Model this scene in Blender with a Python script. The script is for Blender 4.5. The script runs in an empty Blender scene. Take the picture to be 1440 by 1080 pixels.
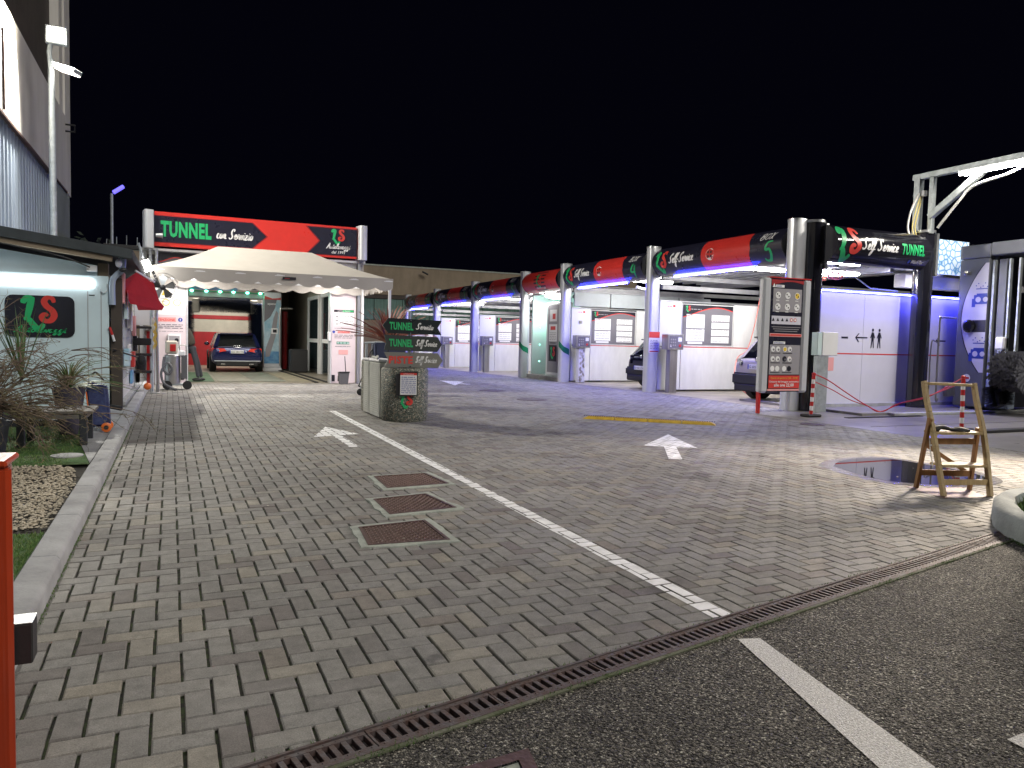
import bpy, bmesh, math, random
from mathutils import Vector, Matrix
random.seed(7)
R = random.Random(11)
sc = bpy.context.scene
COL = sc.collection

# ------------------------------------------------------------------ camera
F = 1055.0
CAM = Vector((0, 0, 1.32))
CR = Vector((0.91449, -0.40386, 0.02454)); CU = Vector((0.00165, 0.06439, 0.99792)); CW = Vector((0.4046, 0.91255, -0.05955))
cd = bpy.data.cameras.new('camera'); cam = bpy.data.objects.new('camera', cd); COL.objects.link(cam)
cam.matrix_world = Matrix(((CR.x, CU.x, -CW.x, 0), (CR.y, CU.y, -CW.y, 0), (CR.z, CU.z, -CW.z, CAM.z), (0, 0, 0, 1)))
cd.sensor_width = 36; cd.lens = F / 1440 * 36; cd.clip_start = 0.05; cd.clip_end = 2000
sc.camera = cam

# ------------------------------------------------------------------ night sky, added fill sun, exposure
W = bpy.data.worlds.new('World'); sc.world = W; W.use_nodes = True
nt = W.node_tree
bg = nt.nodes['Background']
sky = nt.nodes.new('ShaderNodeTexSky'); sky.sky_type = 'NISHITA'; sky.sun_disc = False
sky.sun_elevation = math.radians(-6); sky.sun_rotation = math.radians(200)
mixs = nt.nodes.new('ShaderNodeMix'); mixs.data_type = 'RGBA'; mixs.blend_type = 'MIX'; mixs.inputs[0].default_value = 0.9
mixs.inputs[7].default_value = (0.014, 0.014, 0.042, 1)
nt.links.new(sky.outputs[0], mixs.inputs[6]); nt.links.new(mixs.outputs[2], bg.inputs[0])
bg.inputs[1].default_value = 0.05
def add_sun(strength, angle, d, color):
    l = bpy.data.lights.new('fill_sun', 'SUN'); l.energy = strength; l.angle = math.radians(angle); l.color = color
    o = bpy.data.objects.new('fill_sun', l); COL.objects.link(o)
    o.rotation_euler = Vector(d).to_track_quat('-Z', 'Y').to_euler(); o.location = (0, -5, 20)
add_sun(1.12, 30, (-0.42, 1.0, -0.80), (1.0, 0.96, 0.90))  # soft fill added from behind the camera, standing for no known source
sc.view_settings.view_transform = 'Standard'; sc.view_settings.look = 'None'
sc.view_settings.gamma = 1; sc.view_settings.use_curve_mapping = False; sc.view_settings.exposure = 0.62
sc.render.engine = 'CYCLES'
cy = sc.cycles; cy.use_denoising = True; cy.max_bounces = 6; cy.diffuse_bounces = 3; cy.glossy_bounces = 3
cy.transmission_bounces = 4; cy.transparent_max_bounces = 8; cy.sample_clamp_indirect = 4; cy.caustics_reflective = False; cy.caustics_refractive = False

# ------------------------------------------------------------------ site geometry: points seen in the photo -> places on known planes
def gz(y): return -0.0095 * max(0.0, y - 16.3)         # the yard falls gently towards its far end
def ray(px, py): return CW + CR * ((px - 720) / F) - CU * ((py - 540) / F)
def AY(px, py, Y): d = ray(px, py); return CAM + d * (Y / d.y)
def AX(px, py, X): d = ray(px, py); return CAM + d * (X / d.x)
def G(px, py):
    z = 0
    for _ in range(6):
        d = ray(px, py); p = CAM + d * ((z - CAM.z) / d.z); z = gz(p.y)
    return p

# ------------------------------------------------------------------ materials
MATS = {}
def mat(name, col, rough=0.6, metal=0.0, var=0.0, vs=4.0, bump=0.0, bs=40.0, col2=None, emit=None, es=0.0, coat=0.0, trans=0.0, alpha=1.0, stretch=None, spec=0.5, det=6):
    if name in MATS: return MATS[name]
    m = bpy.data.materials.new(name); m.use_nodes = True; t = m.node_tree; n = t.nodes; L = t.links
    b = n['Principled BSDF']
    b.inputs['Roughness'].default_value = rough; b.inputs['Metallic'].default_value = metal
    b.inputs['Base Color'].default_value = (*col, 1); b.inputs['Specular IOR Level'].default_value = spec
    b.inputs['Coat Weight'].default_value = coat; b.inputs['Coat Roughness'].default_value = 0.08
    b.inputs['Transmission Weight'].default_value = trans; b.inputs['Alpha'].default_value = alpha
    tc = n.new('ShaderNodeTexCoord'); mp = n.new('ShaderNodeMapping'); L.new(tc.outputs['Object'], mp.inputs[0])
    if stretch: mp.inputs['Scale'].default_value = stretch
    if var > 0 or col2:
        z = n.new('ShaderNodeTexNoise'); z.inputs['Scale'].default_value = vs; z.inputs['Detail'].default_value = det; z.inputs['Roughness'].default_value = 0.65
        L.new(mp.outputs[0], z.inputs['Vector'])
        r = n.new('ShaderNodeMapRange'); r.inputs[1].default_value = 0.33; r.inputs[2].default_value = 0.67; L.new(z.outputs[0], r.inputs[0])
        x = n.new('ShaderNodeMix'); x.data_type = 'RGBA'
        c2 = col2 or tuple(c * (1 - var) for c in col); c1 = col if col2 else tuple(min(1, c * (1 + var * 0.5)) for c in col)
        x.inputs[6].default_value = (*c1, 1); x.inputs[7].default_value = (*c2, 1)
        L.new(r.outputs[0], x.inputs[0]); L.new(x.outputs[2], b.inputs['Base Color'])
        rr = n.new('ShaderNodeMapRange'); rr.inputs[3].default_value = max(0.02, rough - 0.1); rr.inputs[4].default_value = min(1, rough + 0.12)
        L.new(z.outputs[0], rr.inputs[0]); L.new(rr.outputs[0], b.inputs['Roughness'])
    if bump > 0:
        z2 = n.new('ShaderNodeTexNoise'); z2.inputs['Scale'].default_value = bs; z2.inputs['Detail'].default_value = 4; L.new(mp.outputs[0], z2.inputs['Vector'])
        bp = n.new('ShaderNodeBump'); bp.inputs['Strength'].default_value = bump; bp.inputs['Distance'].default_value = 0.01
        L.new(z2.outputs[0], bp.inputs['Height']); L.new(bp.outputs[0], b.inputs['Normal'])
    if emit:
        b.inputs['Emission Color'].default_value = (*emit, 1); b.inputs['Emission Strength'].default_value = es
    MATS[name] = m; return m

M = dict(
 white=mat('white painted sheet', (0.74, 0.75, 0.76), 0.35, var=0.06, vs=1.5, bump=0.05, bs=8),
 panel=mat('white sandwich panel', (0.70, 0.70, 0.69), 0.42, var=0.17, vs=1.6, stretch=(1, 1, .35), bump=0.05, bs=5),
 bluewhite=mat('pale blue painted cabin sheet', (0.60, 0.74, 0.79), 0.38, var=0.08, vs=1.2, bump=0.04, bs=6),
 alu=mat('brushed aluminium cladding', (0.62, 0.64, 0.66), 0.30, 0.85, var=0.08, vs=3, bump=0.03, bs=30, stretch=(1, 1, .05)),
 silver=mat('silver painted column', (0.66, 0.68, 0.71), 0.32, 0.35, var=0.06, vs=2),
 steel=mat('brushed stainless steel', (0.45, 0.44, 0.43), 0.33, 0.9, var=0.25, vs=6, bump=0.05, bs=60, stretch=(1, 1, .1)),
 galv=mat('galvanised steel', (0.42, 0.46, 0.48), 0.48, 0.55, var=0.22, vs=9),
 black=mat('gloss black sheet', (0.012, 0.012, 0.018), 0.12, var=0.2, vs=3, coat=0.6),
 dark=mat('dark plastic', (0.018, 0.018, 0.02), 0.5, bump=0.1, bs=80),
 rubber=mat('black rubber', (0.015, 0.015, 0.016), 0.75, bump=0.2, bs=90),
 navy=mat('navy black printed film', (0.018, 0.018, 0.035), 0.28, coat=0.3, var=0.15, vs=2),
 red=mat('red printed film', (0.66, 0.040, 0.032), 0.30, coat=0.3, var=0.10, vs=2),
 redfab=mat('dark red awning cloth', (0.42, 0.012, 0.02), 0.8, bump=0.2, bs=200, var=0.12, vs=3),
 redpaint=mat('red paint', (0.50, 0.02, 0.02), 0.35, var=0.15, vs=8),
 redwall=mat('red wall panel', (0.33, 0.01, 0.015), 0.4, var=0.2, vs=3),
 green=mat('green lettering film', (0.02, 0.42, 0.14), 0.4), greendark=mat('green stripe film', (0.0, 0.17, 0.08), 0.4),
 redtext=mat('red lettering film', (0.62, 0.05, 0.04), 0.4), whitetext=mat('white lettering film', (0.80, 0.80, 0.80), 0.4),
 blacktext=mat('black lettering film', (0.012, 0.012, 0.02), 0.4), bluetext=mat('blue print', (0.03, 0.06, 0.35), 0.4), pinkprint=mat('pink print', (0.75, 0.35, 0.34), 0.5),
 yellowprint=mat('yellow print', (0.75, 0.52, 0.05), 0.5), greyprint=mat('grey print', (0.30, 0.29, 0.31), 0.45), slateprint=mat('slate print', (0.16, 0.155, 0.175), 0.35, var=.1, vs=2),
 beige=mat('beige rendered wall', (0.25, 0.20, 0.14), 0.85, var=0.22, vs=1.2, bump=0.3, bs=20, stretch=(1, 1, .4)),
 beigein=mat('beige wall tiles', (0.46, 0.43, 0.36), 0.6, var=0.15, vs=1.5),
 fascia=mat('weathered light concrete fascia', (0.58, 0.56, 0.52), 0.85, var=0.22, vs=0.45, bump=0.25, bs=14, stretch=(1, 1, .35)),
 corr=mat('blue grey corrugated sheet', (0.36, 0.43, 0.52), 0.5, 0.2, var=0.25, vs=1.0, stretch=(1, 1, .2)),
 recess=mat('dark brown wall behind', (0.06, 0.048, 0.04), 0.8, var=0.3, vs=1),
 pilaster=mat('grey green pilaster', (0.22, 0.25, 0.23), 0.8, var=0.2, vs=1),
 roof=mat('dark bituminous roof edge', (0.045, 0.055, 0.06), 0.7, var=0.25, vs=3),
 wood=mat('worn beech wood', (0.40, 0.29, 0.14), 0.55, var=0.3, vs=6, bump=0.12, bs=30, stretch=(6, 6, .6)),
 benchwood=mat('grey weathered wood', (0.17, 0.16, 0.15), 0.75, var=0.35, vs=5, bump=0.3, bs=30, stretch=(.6, 6, 6)),
 darkwood=mat('dark stained wood', (0.022, 0.026, 0.034), 0.6, var=0.3, vs=8),
 concrete=mat('kerb concrete', (0.36, 0.37, 0.38), 0.8, var=0.28, vs=2.5, bump=0.35, bs=60),
 collar=mat('grey green mortar collar', (0.34, 0.37, 0.33), 0.9, var=0.25, vs=9, bump=0.6, bs=50),
 slab=mat('wet washed concrete slab', (0.22, 0.21, 0.21), 0.30, var=0.30, vs=1.1, bump=0.15, bs=30),
 baifloor=mat('stained bay floor', (0.24, 0.21, 0.16), 0.38, var=0.45, vs=1.3, bump=0.15, bs=20),
 rim=mat('planter rim concrete', (0.30, 0.33, 0.33), 0.85, var=0.25, vs=4, bump=0.5, bs=45),
 rust=mat('rusted cast iron', (0.115, 0.066, 0.058), 0.55, 0.35, var=0.4, vs=14, bump=0.3, bs=60),
 iron=mat('worn cast iron grating', (0.105, 0.098, 0.105), 0.68, 0.2, var=0.4, vs=18, bump=0.4, bs=70, col2=(0.085, 0.045, 0.035)),
 void=mat('dark void', (0.004, 0.004, 0.004), 1.0),
 orange=mat('orange enamel', (0.42, 0.040, 0.006), 0.32, coat=0.4, col2=(0.30, 0.035, 0.012), vs=7, bump=0.12, bs=60, stretch=(1, 1, .25)),
 tent=mat('white tarpaulin', (0.40, 0.375, 0.34), 0.6, var=0.06, vs=2, bump=0.15, bs=4),
 lime=mat('yellow rubber', (0.55, 0.36, 0.04), 0.6, var=0.3, vs=12),
 paint=mat('white road paint', (0.86, 0.87, 0.87), 0.6, var=0.22, vs=7, bump=0.2, bs=80),
 orangepl=mat('orange plastic', (0.7, 0.16, 0.03), 0.4), yellowpl=mat('yellow plastic', (0.6, 0.42, 0.03), 0.5),
 bagblue=mat('navy blue printed fabric', (0.010, 0.016, 0.09), 0.7, col2=(0.05, 0.07, 0.17), vs=14, bump=0.3, bs=60),
 bagdark=mat('navy tarpaulin', (0.012, 0.02, 0.055), 0.6, bump=0.3, bs=20),
 glass=mat('grey glass', (0.03, 0.045, 0.05), 0.05, spec=0.8, coat=0.3),
 frost=mat('frosted grey panel', (0.36, 0.39, 0.40), 0.45, var=.12, vs=2),
 greenglass=mat('green corrugated panel', (0.08, 0.16, 0.13), 0.35, var=.35, vs=3, stretch=(3, 3, .3)),
 shadebeam=mat('grey steel beam', (0.34, 0.34, 0.35), 0.55, 0.3, var=.15, vs=3),
 ceil=mat('white ribbed ceiling sheet', (0.55, 0.55, 0.55), 0.5, var=.12, vs=2),
 machine=mat('graphite machine sheet', (0.13, 0.14, 0.165), 0.45, var=.12, vs=2, bump=.05, bs=20),
 darkmachine=mat('dark machine interior', (0.05, 0.052, 0.07), 0.4, var=.3, vs=3),
 lilac=mat('white graphic sheet', (0.62, 0.62, 0.70), 0.4, var=.05, vs=2),
 brush=mat('dark grey brush bristle', (0.13, 0.13, 0.15), 0.9, var=.4, vs=20),
 bluebrush=mat('blue brush bristle', (0.01, 0.03, 0.10), 0.9, var=.4, vs=8),
 pot=mat('violet grey pot', (0.06, 0.055, 0.09), 0.6, var=.2, vs=5),
 skyblue=mat('light blue print', (0.20, 0.42, 0.55), 0.4, col2=(0.55, 0.68, 0.74), vs=2.5), skyblue2=mat('blue print film', (0.05, 0.18, 0.42), 0.4, col2=(0.2, 0.42, 0.6), vs=4),
 teal=mat('teal print film', (0.05, 0.28, 0.36), 0.4, col2=(0.10, 0.10, 0.35), vs=2),
 mint=mat('pale mint wall', (0.55, 0.68, 0.68), 0.3, var=.05, vs=2),
 hose=mat('grey hose', (0.10, 0.10, 0.11), 0.5), pinkhose=mat('pink red hose', (0.62, 0.16, 0.13), 0.4), whitehose=mat('white hose', (0.7, 0.7, 0.68), 0.4),
 redcord=mat('red plastic chain', (0.55, 0.02, 0.03), 0.4), yellowwire=mat('yellow cable', (0.62, 0.52, 0.16), 0.5),
 carblue=mat('metallic blue paint', (0.004, 0.010, 0.075), 0.22, 0.4, coat=1.0), carblack=mat('black car paint', (0.012, 0.013, 0.015), 0.2, 0.2, coat=1.0), cargrey=mat('warm silver car paint', (0.50, 0.46, 0.43), 0.28, 0.5, coat=0.8),
 carglass=mat('tinted car glass', (0.006, 0.007, 0.008), 0.04, spec=0.9, coat=.5), lamp=mat('red tail lamp', (0.45, 0.02, 0.01), 0.15, coat=.8, emit=(1, .05, .02), es=0.15),
 chrome=mat('chrome', (0.75, 0.75, 0.76), 0.12, 1.0), rimal=mat('wheel rim', (0.30, 0.30, 0.31), 0.3, 0.9), plate=mat('number plate', (0.70, 0.70, 0.68), 0.35),
 trousers=mat('dark grey trousers', (0.045, 0.05, 0.06), 0.85, bump=.3, bs=30), jacket=mat('olive grey jacket', (.07,.065,.05), 0.85, bump=.3, bs=30), skin=mat('skin', (0.5, 0.3, 0.22), 0.5), hair=mat('dark hair', (0.03, 0.02, 0.015), 0.7), shoe=mat('dark shoe', (0.02, 0.02, 0.02), .5),
 ribbed=mat('grey white ribbed plastic', (0.50, 0.51, 0.47), 0.55, var=.12, vs=6),
 signgrey=mat('anthracite sign plate', (0.035, 0.045, 0.05), 0.28, 0.5, var=.1, vs=3), signmid=mat('graphite sign plate', (0.10, 0.115, 0.115), 0.25, 0.6), signlight=mat('pewter sign plate', (0.30, 0.30, 0.28), 0.30, 0.6),
 tubew=mat('lit white tube', (1, 1, 1), 0.5, emit=(1.0, 0.97, 0.93), es=22.0), tubecab=mat('lit cabin strip', (1, 1, 1), 0.5, emit=(0.92, 0.98, 1.0), es=7.5),
 blueled=mat('blue led strip', (0.3, 0.35, 1), 0.5, emit=(0.022, 0.026, 1.0), es=16.0), bluecore=mat('pale blue led core', (0.5, 0.6, 1), 0.5, emit=(0.20, 0.26, 1.0), es=3.0),
 ledw=mat('lit led bar', (1, 1, 1), 0.5, emit=(1.0, 0.93, 0.80), es=4.0), flood=mat('lit floodlight glass', (1, 1, 1), 0.5, emit=(1.0, 0.90, 0.72), es=45.0), floodoff=mat('dim flood glass', (1, 1, 1), 0.5, emit=(1.0, 0.92, 0.8), es=8.0),
 greenled=mat('green led', (0.3, 1, 0.6), 0.5, emit=(0.12, 1.0, 0.55), es=14.0), spotw=mat('lit spot', (1, 1, 1), 0.5, emit=(1.0, 0.97, 0.92), es=40.0), distant=mat('distant blue lamp', (.2, .2, 1), .5, emit=(0.16, 0.13, 1.0), es=1.0),
)

# ------------------------------------------------------------------ mesh builder
ORG = {}
class MB:
    def __init__(s): s.v = []; s.f = []
    def add(s, vs, fs):
        k = len(s.v); s.v += [tuple(v) for v in vs]; s.f += [tuple(i + k for i in f) for f in fs]; return s
    def box(s, x0, x1, y0, y1, z0, z1, taper=None):
        if x0 > x1: x0, x1 = x1, x0
        if y0 > y1: y0, y1 = y1, y0
        return s.add([(x0, y0, z0), (x1, y0, z0), (x1, y1, z0), (x0, y1, z0), (x0, y0, z1), (x1, y0, z1), (x1, y1, z1), (x0, y1, z1)],
                     [(0, 3, 2, 1), (4, 5, 6, 7), (0, 1, 5, 4), (1, 2, 6, 5), (2, 3, 7, 6), (3, 0, 4, 7)])
    def bar(s, p0, p1, w, h, up=(0, 0, 1)):
        p0 = Vector(p0); p1 = Vector(p1); d = (p1 - p0).normalized(); a = d.cross(Vector(up))
        if a.length < 1e-4: a = d.cross(Vector((0, 1, 0)))
        a = a.normalized() * w / 2; b = a.cross(d).normalized() * h / 2
        vs = [p + q for p in (p0, p1) for q in (-a - b, a - b, a + b, -a + b)]
        return s.add(vs, [(0, 3, 2, 1), (4, 5, 6, 7), (0, 1, 5, 4), (1, 2, 6, 5), (2, 3, 7, 6), (3, 0, 4, 7)])
    def tube(s, pts, r, n=8, cap=True):
        pts = [Vector(p) for p in pts]; rs = r if isinstance(r, (list, tuple)) else [r] * len(pts)
        k = len(s.v); ref = None
        for i, p in enumerate(pts):
            d = (pts[min(i + 1, len(pts) - 1)] - pts[max(i - 1, 0)]).normalized()
            if ref is None:
                ref = d.cross(Vector((0, 0, 1)))
                if ref.length < 1e-3: ref = d.cross(Vector((1, 0, 0)))
            ref = (ref - d * ref.dot(d)).normalized(); b = d.cross(ref)
            for j in range(n):
                a = 2 * math.pi * j / n; s.v.append(tuple(p + (ref * math.cos(a) + b * math.sin(a)) * rs[i]))
        for i in range(len(pts) - 1):
            for j in range(n):
                j2 = (j + 1) % n; s.f.append((k + i * n + j, k + i * n + j2, k + (i + 1) * n + j2, k + (i + 1) * n + j))
        if cap:
            s.f.append(tuple(k + j for j in reversed(range(n)))); s.f.append(tuple(k + (len(pts) - 1) * n + j for j in range(n)))
        return s
    def lathe(s, c, prof, n=24, cap=True):
        k = len(s.v); m = len(prof)
        for (r, z) in prof:
            for j in range(n):
                a = 2 * math.pi * j / n; s.v.append((c[0] + r * math.cos(a), c[1] + r * math.sin(a), c[2] + z))
        for i in range(m - 1):
            for j in range(n):
                j2 = (j + 1) % n; s.f.append((k + i * n + j, k + i * n + j2, k + (i + 1) * n + j2, k + (i + 1) * n + j))
        if cap:
            s.f.append(tuple(k + j for j in reversed(range(n)))); s.f.append(tuple(k + (m - 1) * n + j for j in range(n)))
        return s
    def prism(s, poly, fn):                 # poly of (u, v); fn(u, v, side) with side 0 back, 1 front
        n = len(poly); vs = [fn(u, v, 0) for u, v in poly] + [fn(u, v, 1) for u, v in poly]
        return s.add(vs, [tuple(reversed(range(n))), tuple(range(n, 2 * n))] + [(i, (i + 1) % n, n + (i + 1) % n, n + i) for i in range(n)])
    def sphere(s, c, r, n=10, m=6):
        rx, ry, rz = r if isinstance(r, (tuple, list)) else (r, r, r); k = len(s.v)
        s.v.append((c[0], c[1], c[2] + rz))
        for i in range(1, m):
            t = math.pi * i / m
            for j in range(n): a = 2 * math.pi * j / n; s.v.append((c[0] + rx * math.sin(t) * math.cos(a), c[1] + ry * math.sin(t) * math.sin(a), c[2] + rz * math.cos(t)))
        s.v.append((c[0], c[1], c[2] - rz)); e = len(s.v) - 1
        for j in range(n):
            s.f.append((k, k + 1 + j, k + 1 + (j + 1) % n)); s.f.append((e, k + 1 + (m - 2) * n + (j + 1) % n, k + 1 + (m - 2) * n + j))
        for i in range(m - 2):
            for j in range(n): a = k + 1 + i * n; s.f.append((a + j, a + n + j, a + n + (j + 1) % n, a + (j + 1) % n))
        return s
    def xf(s, fn): s.v = [tuple(fn(Vector(v))) for v in s.v]; return s
    def obj(s, name, m, parent=None, bevel=0.0, smooth=30, kind=None, label=None, seg=1):
        me = bpy.data.meshes.new(name); org = ORG.get(parent.name, Vector((0, 0, 0))) if parent else Vector((0, 0, 0))
        me.from_pydata([(v[0] - org.x, v[1] - org.y, v[2] - org.z) for v in s.v], [], s.f)
        if bevel > 0:
            bm = bmesh.new(); bm.from_mesh(me)
            es = [e for e in bm.edges if len(e.link_faces) == 2 and e.calc_face_angle(0) > 0.6]
            bmesh.ops.bevel(bm, geom=es, offset=bevel, segments=seg, affect='EDGES', clamp_overlap=True)
            bm.to_mesh(me); bm.free()
        if smooth:
            me.polygons.foreach_set('use_smooth', [True] * len(me.polygons)); me.set_sharp_from_angle(angle=math.radians(smooth))
        me.materials.append(m if not isinstance(m, str) else M[m]); me.update()
        o = bpy.data.objects.new(name, me); COL.objects.link(o)
        if parent: o.parent = parent; ORG[o.name] = org
        else: ORG[o.name] = Vector((0, 0, 0))
        if kind: o['kind'] = kind
        if label: o['label'] = label
        return o
def thing(name, label, cat, loc=(0, 0, 0), group=None, kind=None):
    o = bpy.data.objects.new(name, None); COL.objects.link(o); o.location = loc; ORG[o.name] = Vector(loc)
    o['label'] = label; o['category'] = cat
    if group: o['group'] = group
    if kind: o['kind'] = kind
    return o
def tag(o, label, cat, group=None, kind=None):
    o['label'] = label; o['category'] = cat
    if group: o['group'] = group
    if kind: o['kind'] = kind
    return o
def recentre(o):                            # a one-mesh thing gets its origin at its own base
    me = o.data; xs = [v.co for v in me.vertices]
    c = Vector((sum(p.x for p in xs) / len(xs), sum(p.y for p in xs) / len(xs), min(p.z for p in xs)))
    me.transform(Matrix.Translation(-c)); o.location = c; return o
def box(name, m, parent, x0, x1, y0, y1, z0, z1, bevel=0.004, **k): return MB().box(x0, x1, y0, y1, z0, z1).obj(name, m, parent, bevel=bevel, **k)
def tubeo(name, m, parent, pts, r, n=8, **k): return MB().tube(pts, r, n).obj(name, m, parent, **k)
def copy_tree(o, parent=None):
    c = o.copy(); COL.objects.link(c)
    if parent: c.parent = parent
    for ch in o.children: copy_tree(ch, c)
    return c
def area(name, loc, target, sx, sy, power, color):
    l = bpy.data.lights.new(name, 'AREA'); l.shape = 'RECTANGLE'; l.size = sx; l.size_y = sy; l.energy = power; l.color = color
    o = bpy.data.objects.new(name, l); COL.objects.link(o); o.location = loc
    o.rotation_euler = (Vector(target) - Vector(loc)).to_track_quat('-Z', 'Y').to_euler(); o.visible_camera = True
    return o
def area_dir(name, loc, zdir, xdir, sx, sy, power, color):
    o = area(name, loc, Vector(loc) + Vector(zdir), sx, sy, power, color)
    z = -Vector(zdir).normalized(); x = Vector(xdir).normalized(); y = z.cross(x).normalized(); x = y.cross(z)
    o.matrix_world = Matrix(((x.x, y.x, z.x, loc[0]), (x.y, y.y, z.y, loc[1]), (x.z, y.z, z.z, loc[2]), (0, 0, 0, 1))); return o
def smooth_line(pts, n=6):
    out = []; P = [Vector(p) for p in pts]
    for i in range(len(P) - 1):
        a, b, c, d = P[max(i - 1, 0)], P[i], P[i + 1], P[min(i + 2, len(P) - 1)]
        for k in range(n):
            t = k / n; out.append(0.5 * ((2 * b) + (c - a) * t + (2 * a - 5 * b + 4 * c - d) * t * t + (3 * b - a - 3 * c + d) * t ** 3))
    out.append(P[-1]); return out

# ------------------------------------------------------------------ lettering: block type, and a cursive drawn stroke by stroke
_tc = {}
def text_uv(s, size, sx=1.0, bold=0.0, shear=0.0):
    key = (s, size, sx, bold, shear)
    if key not in _tc:
        c = bpy.data.curves.new('t', 'FONT'); c.body = s; c.size = size; c.offset = bold * size; c.shear = shear; c.resolution_u = 2; c.space_character = 1.0 + bold * 2.2
        o = bpy.data.objects.new('t', c); COL.objects.link(o)
        bpy.context.view_layer.update()
        me = bpy.data.meshes.new_from_object(o.evaluated_get(bpy.context.evaluated_depsgraph_get()))
        bm = bmesh.new(); bm.from_mesh(me)
        for k in range(-2, 12): bmesh.ops.bisect_plane(bm, geom=bm.verts[:] + bm.edges[:] + bm.faces[:], plane_co=(0, k * size * .1, 0), plane_no=(0, 1, 0))
        bm.to_mesh(me); bm.free()
        vs = [(v.co.x * sx, v.co.y) for v in me.vertices]; fs = [tuple(p.vertices) for p in me.polygons]
        COL.objects.unlink(o); bpy.data.objects.remove(o); bpy.data.curves.remove(c); bpy.data.meshes.remove(me)
        x0 = min(v[0] for v in vs) if vs else 0; _tc[key] = ([(x - x0, y) for x, y in vs], fs)
    return _tc[key]
def text_w(s, size, **k): vs, _ = text_uv(s, size, **k); return max(v[0] for v in vs)
def put_text(mb, fn, s, u, v, size, h=0.004, align='l', fit=None, **k):
    vs, fs = text_uv(s, size, **k); w = max(x for x, y in vs); sc_ = 1.0
    if fit: sc_ = fit / w; w = fit
    off = {'l': 0, 'c': -w / 2, 'r': -w}[align]
    return mb.add([fn(u + off + x * sc_, v + y, h) for x, y in vs], fs)
CUR = {  # cursive strokes, em units: (advance, [strokes])
 'S': (.70, [[(.02, .16), (.14, .02), (.34, .06), (.44, .26), (.34, .46), (.28, .66), (.38, .90), (.56, .96), (.62, .84), (.54, .74)]]),
 'e': (.40, [[(-.02, .05), (.14, .18), (.28, .34), (.20, .46), (.08, .34), (.08, .12), (.20, .02), (.40, .08)]]),
 'l': (.30, [[(-.02, .05), (.16, .40), (.28, .84), (.20, .96), (.10, .74), (.08, .16), (.16, .02), (.30, .08)]]),
 'f': (.34, [[(-.02, .05), (.18, .40), (.32, .86), (.24, .98), (.13, .76), (.06, -.10), (-.02, -.40), (-.12, -.28), (.02, -.04), (.34, .10)]]),
 'r': (.36, [[(-.02, .05), (.10, .40), (.14, .50), (.16, .40), (.28, .40), (.26, .14), (.30, .02), (.36, .08)]]),
 'v': (.38, [[(-.02, .08), (.06, .42), (.12, .30), (.16, .04), (.28, .20), (.32, .44), (.40, .38)]]),
 'i': (.24, [[(-.02, .05), (.12, .44), (.09, .12), (.14, .02), (.24, .08)], [(.15, .60), (.17, .66)]]),
 'c': (.36, [[(.26, .36), (.18, .46), (.08, .36), (.06, .12), (.16, .01), (.36, .08)]]),
 'o': (.42, [[(.20, .46), (.08, .36), (.06, .12), (.18, .02), (.30, .14), (.30, .36), (.20, .46), (.30, .38), (.44, .40)]]),
 'n': (.48, [[(-.02, .05), (.08, .42), (.08, .04)], [(.08, .20), (.22, .44), (.30, .34), (.28, .08), (.36, .02), (.48, .08)]]),
 'z': (.40, [[(.02, .42), (.28, .44), (.04, .04), (.22, .02), (.40, .08)]]),
 't': (.30, [[(-.02, .05), (.14, .46), (.18, .80), (.12, .10), (.18, .02), (.30, .08)], [(.00, .54), (.30, .58)]]),
 'A': (.74, [[(.0, .02), (.12, .04), (.36, .60), (.54, .96), (.54, .40), (.58, .06), (.74, .06)], [(.18, .36), (.60, .42)]]),
 'u': (.44, [[(-.02, .08), (.06, .44), (.06, .12), (.16, .02), (.28, .20), (.32, .44), (.30, .10), (.44, .06)]]),
 'a': (.44, [[(.28, .40), (.14, .46), (.06, .30), (.06, .08), (.18, .02), (.30, .22), (.32, .44), (.30, .08), (.44, .08)]]),
 'g': (.42, [[(.28, .40), (.14, .46), (.06, .28), (.10, .08), (.26, .16), (.32, .44), (.26, -.20), (.12, -.36), (.04, -.22), (.42, .08)]]),
 'd': (.46, [[(.28, .38), (.14, .46), (.06, .28), (.08, .04), (.24, .08), (.34, .50), (.40, .96), (.32, .14), (.46, .06)]]),
 'm': (.64, [[(-.02, .05), (.08, .42), (.08, .04)], [(.08, .22), (.20, .44), (.26, .30), (.25, .04)], [(.25, .22), (.38, .44), (.46, .32), (.44, .06), (.64, .08)]]),
 'B': (.66, [[(.16, .90), (.10, .02)], [(.0, .78), (.20, .98), (.46, .92), (.44, .64), (.20, .52), (.50, .46), (.52, .14), (.30, .0), (.08, .06)]]),
 'O': (.66, [[(.36, .94), (.12, .74), (.08, .26), (.28, .02), (.52, .20), (.56, .66), (.36, .94), (.26, .80)]]),
 'X': (.60, [[(.04, .86), (.16, .92), (.40, .06), (.54, .04)], [(.56, .92), (.44, .84), (.14, .06), (.02, .08)]]),
 '-': (.28, [[(.02, .28), (.24, .30)]]), ' ': (.30, []),
 '5': (.62, [[(.54, .96), (.24, .92), (.16, .56), (.38, .58), (.48, .32), (.34, .04), (.10, .04), (.06, .16)]]),
 '4': (.62, [[(.26, .92), (.06, .40), (.50, .42)], [(.46, .84), (.34, .02)]]),
 '3': (.60, [[(.14, .84), (.34, .96), (.46, .78), (.24, .54), (.46, .36), (.36, .06), (.10, .04), (.06, .16)]]),
 '2': (.60, [[(.12, .76), (.28, .96), (.46, .80), (.34, .46), (.06, .06), (.28, .08), (.52, .02)]]),
 '1': (.44, [[(.12, .72), (.34, .96), (.20, .02)]]), '9': (.56, [[(.44, .80), (.24, .94), (.12, .70), (.26, .52), (.44, .74), (.40, .30), (.20, .02)]]),
}
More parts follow.
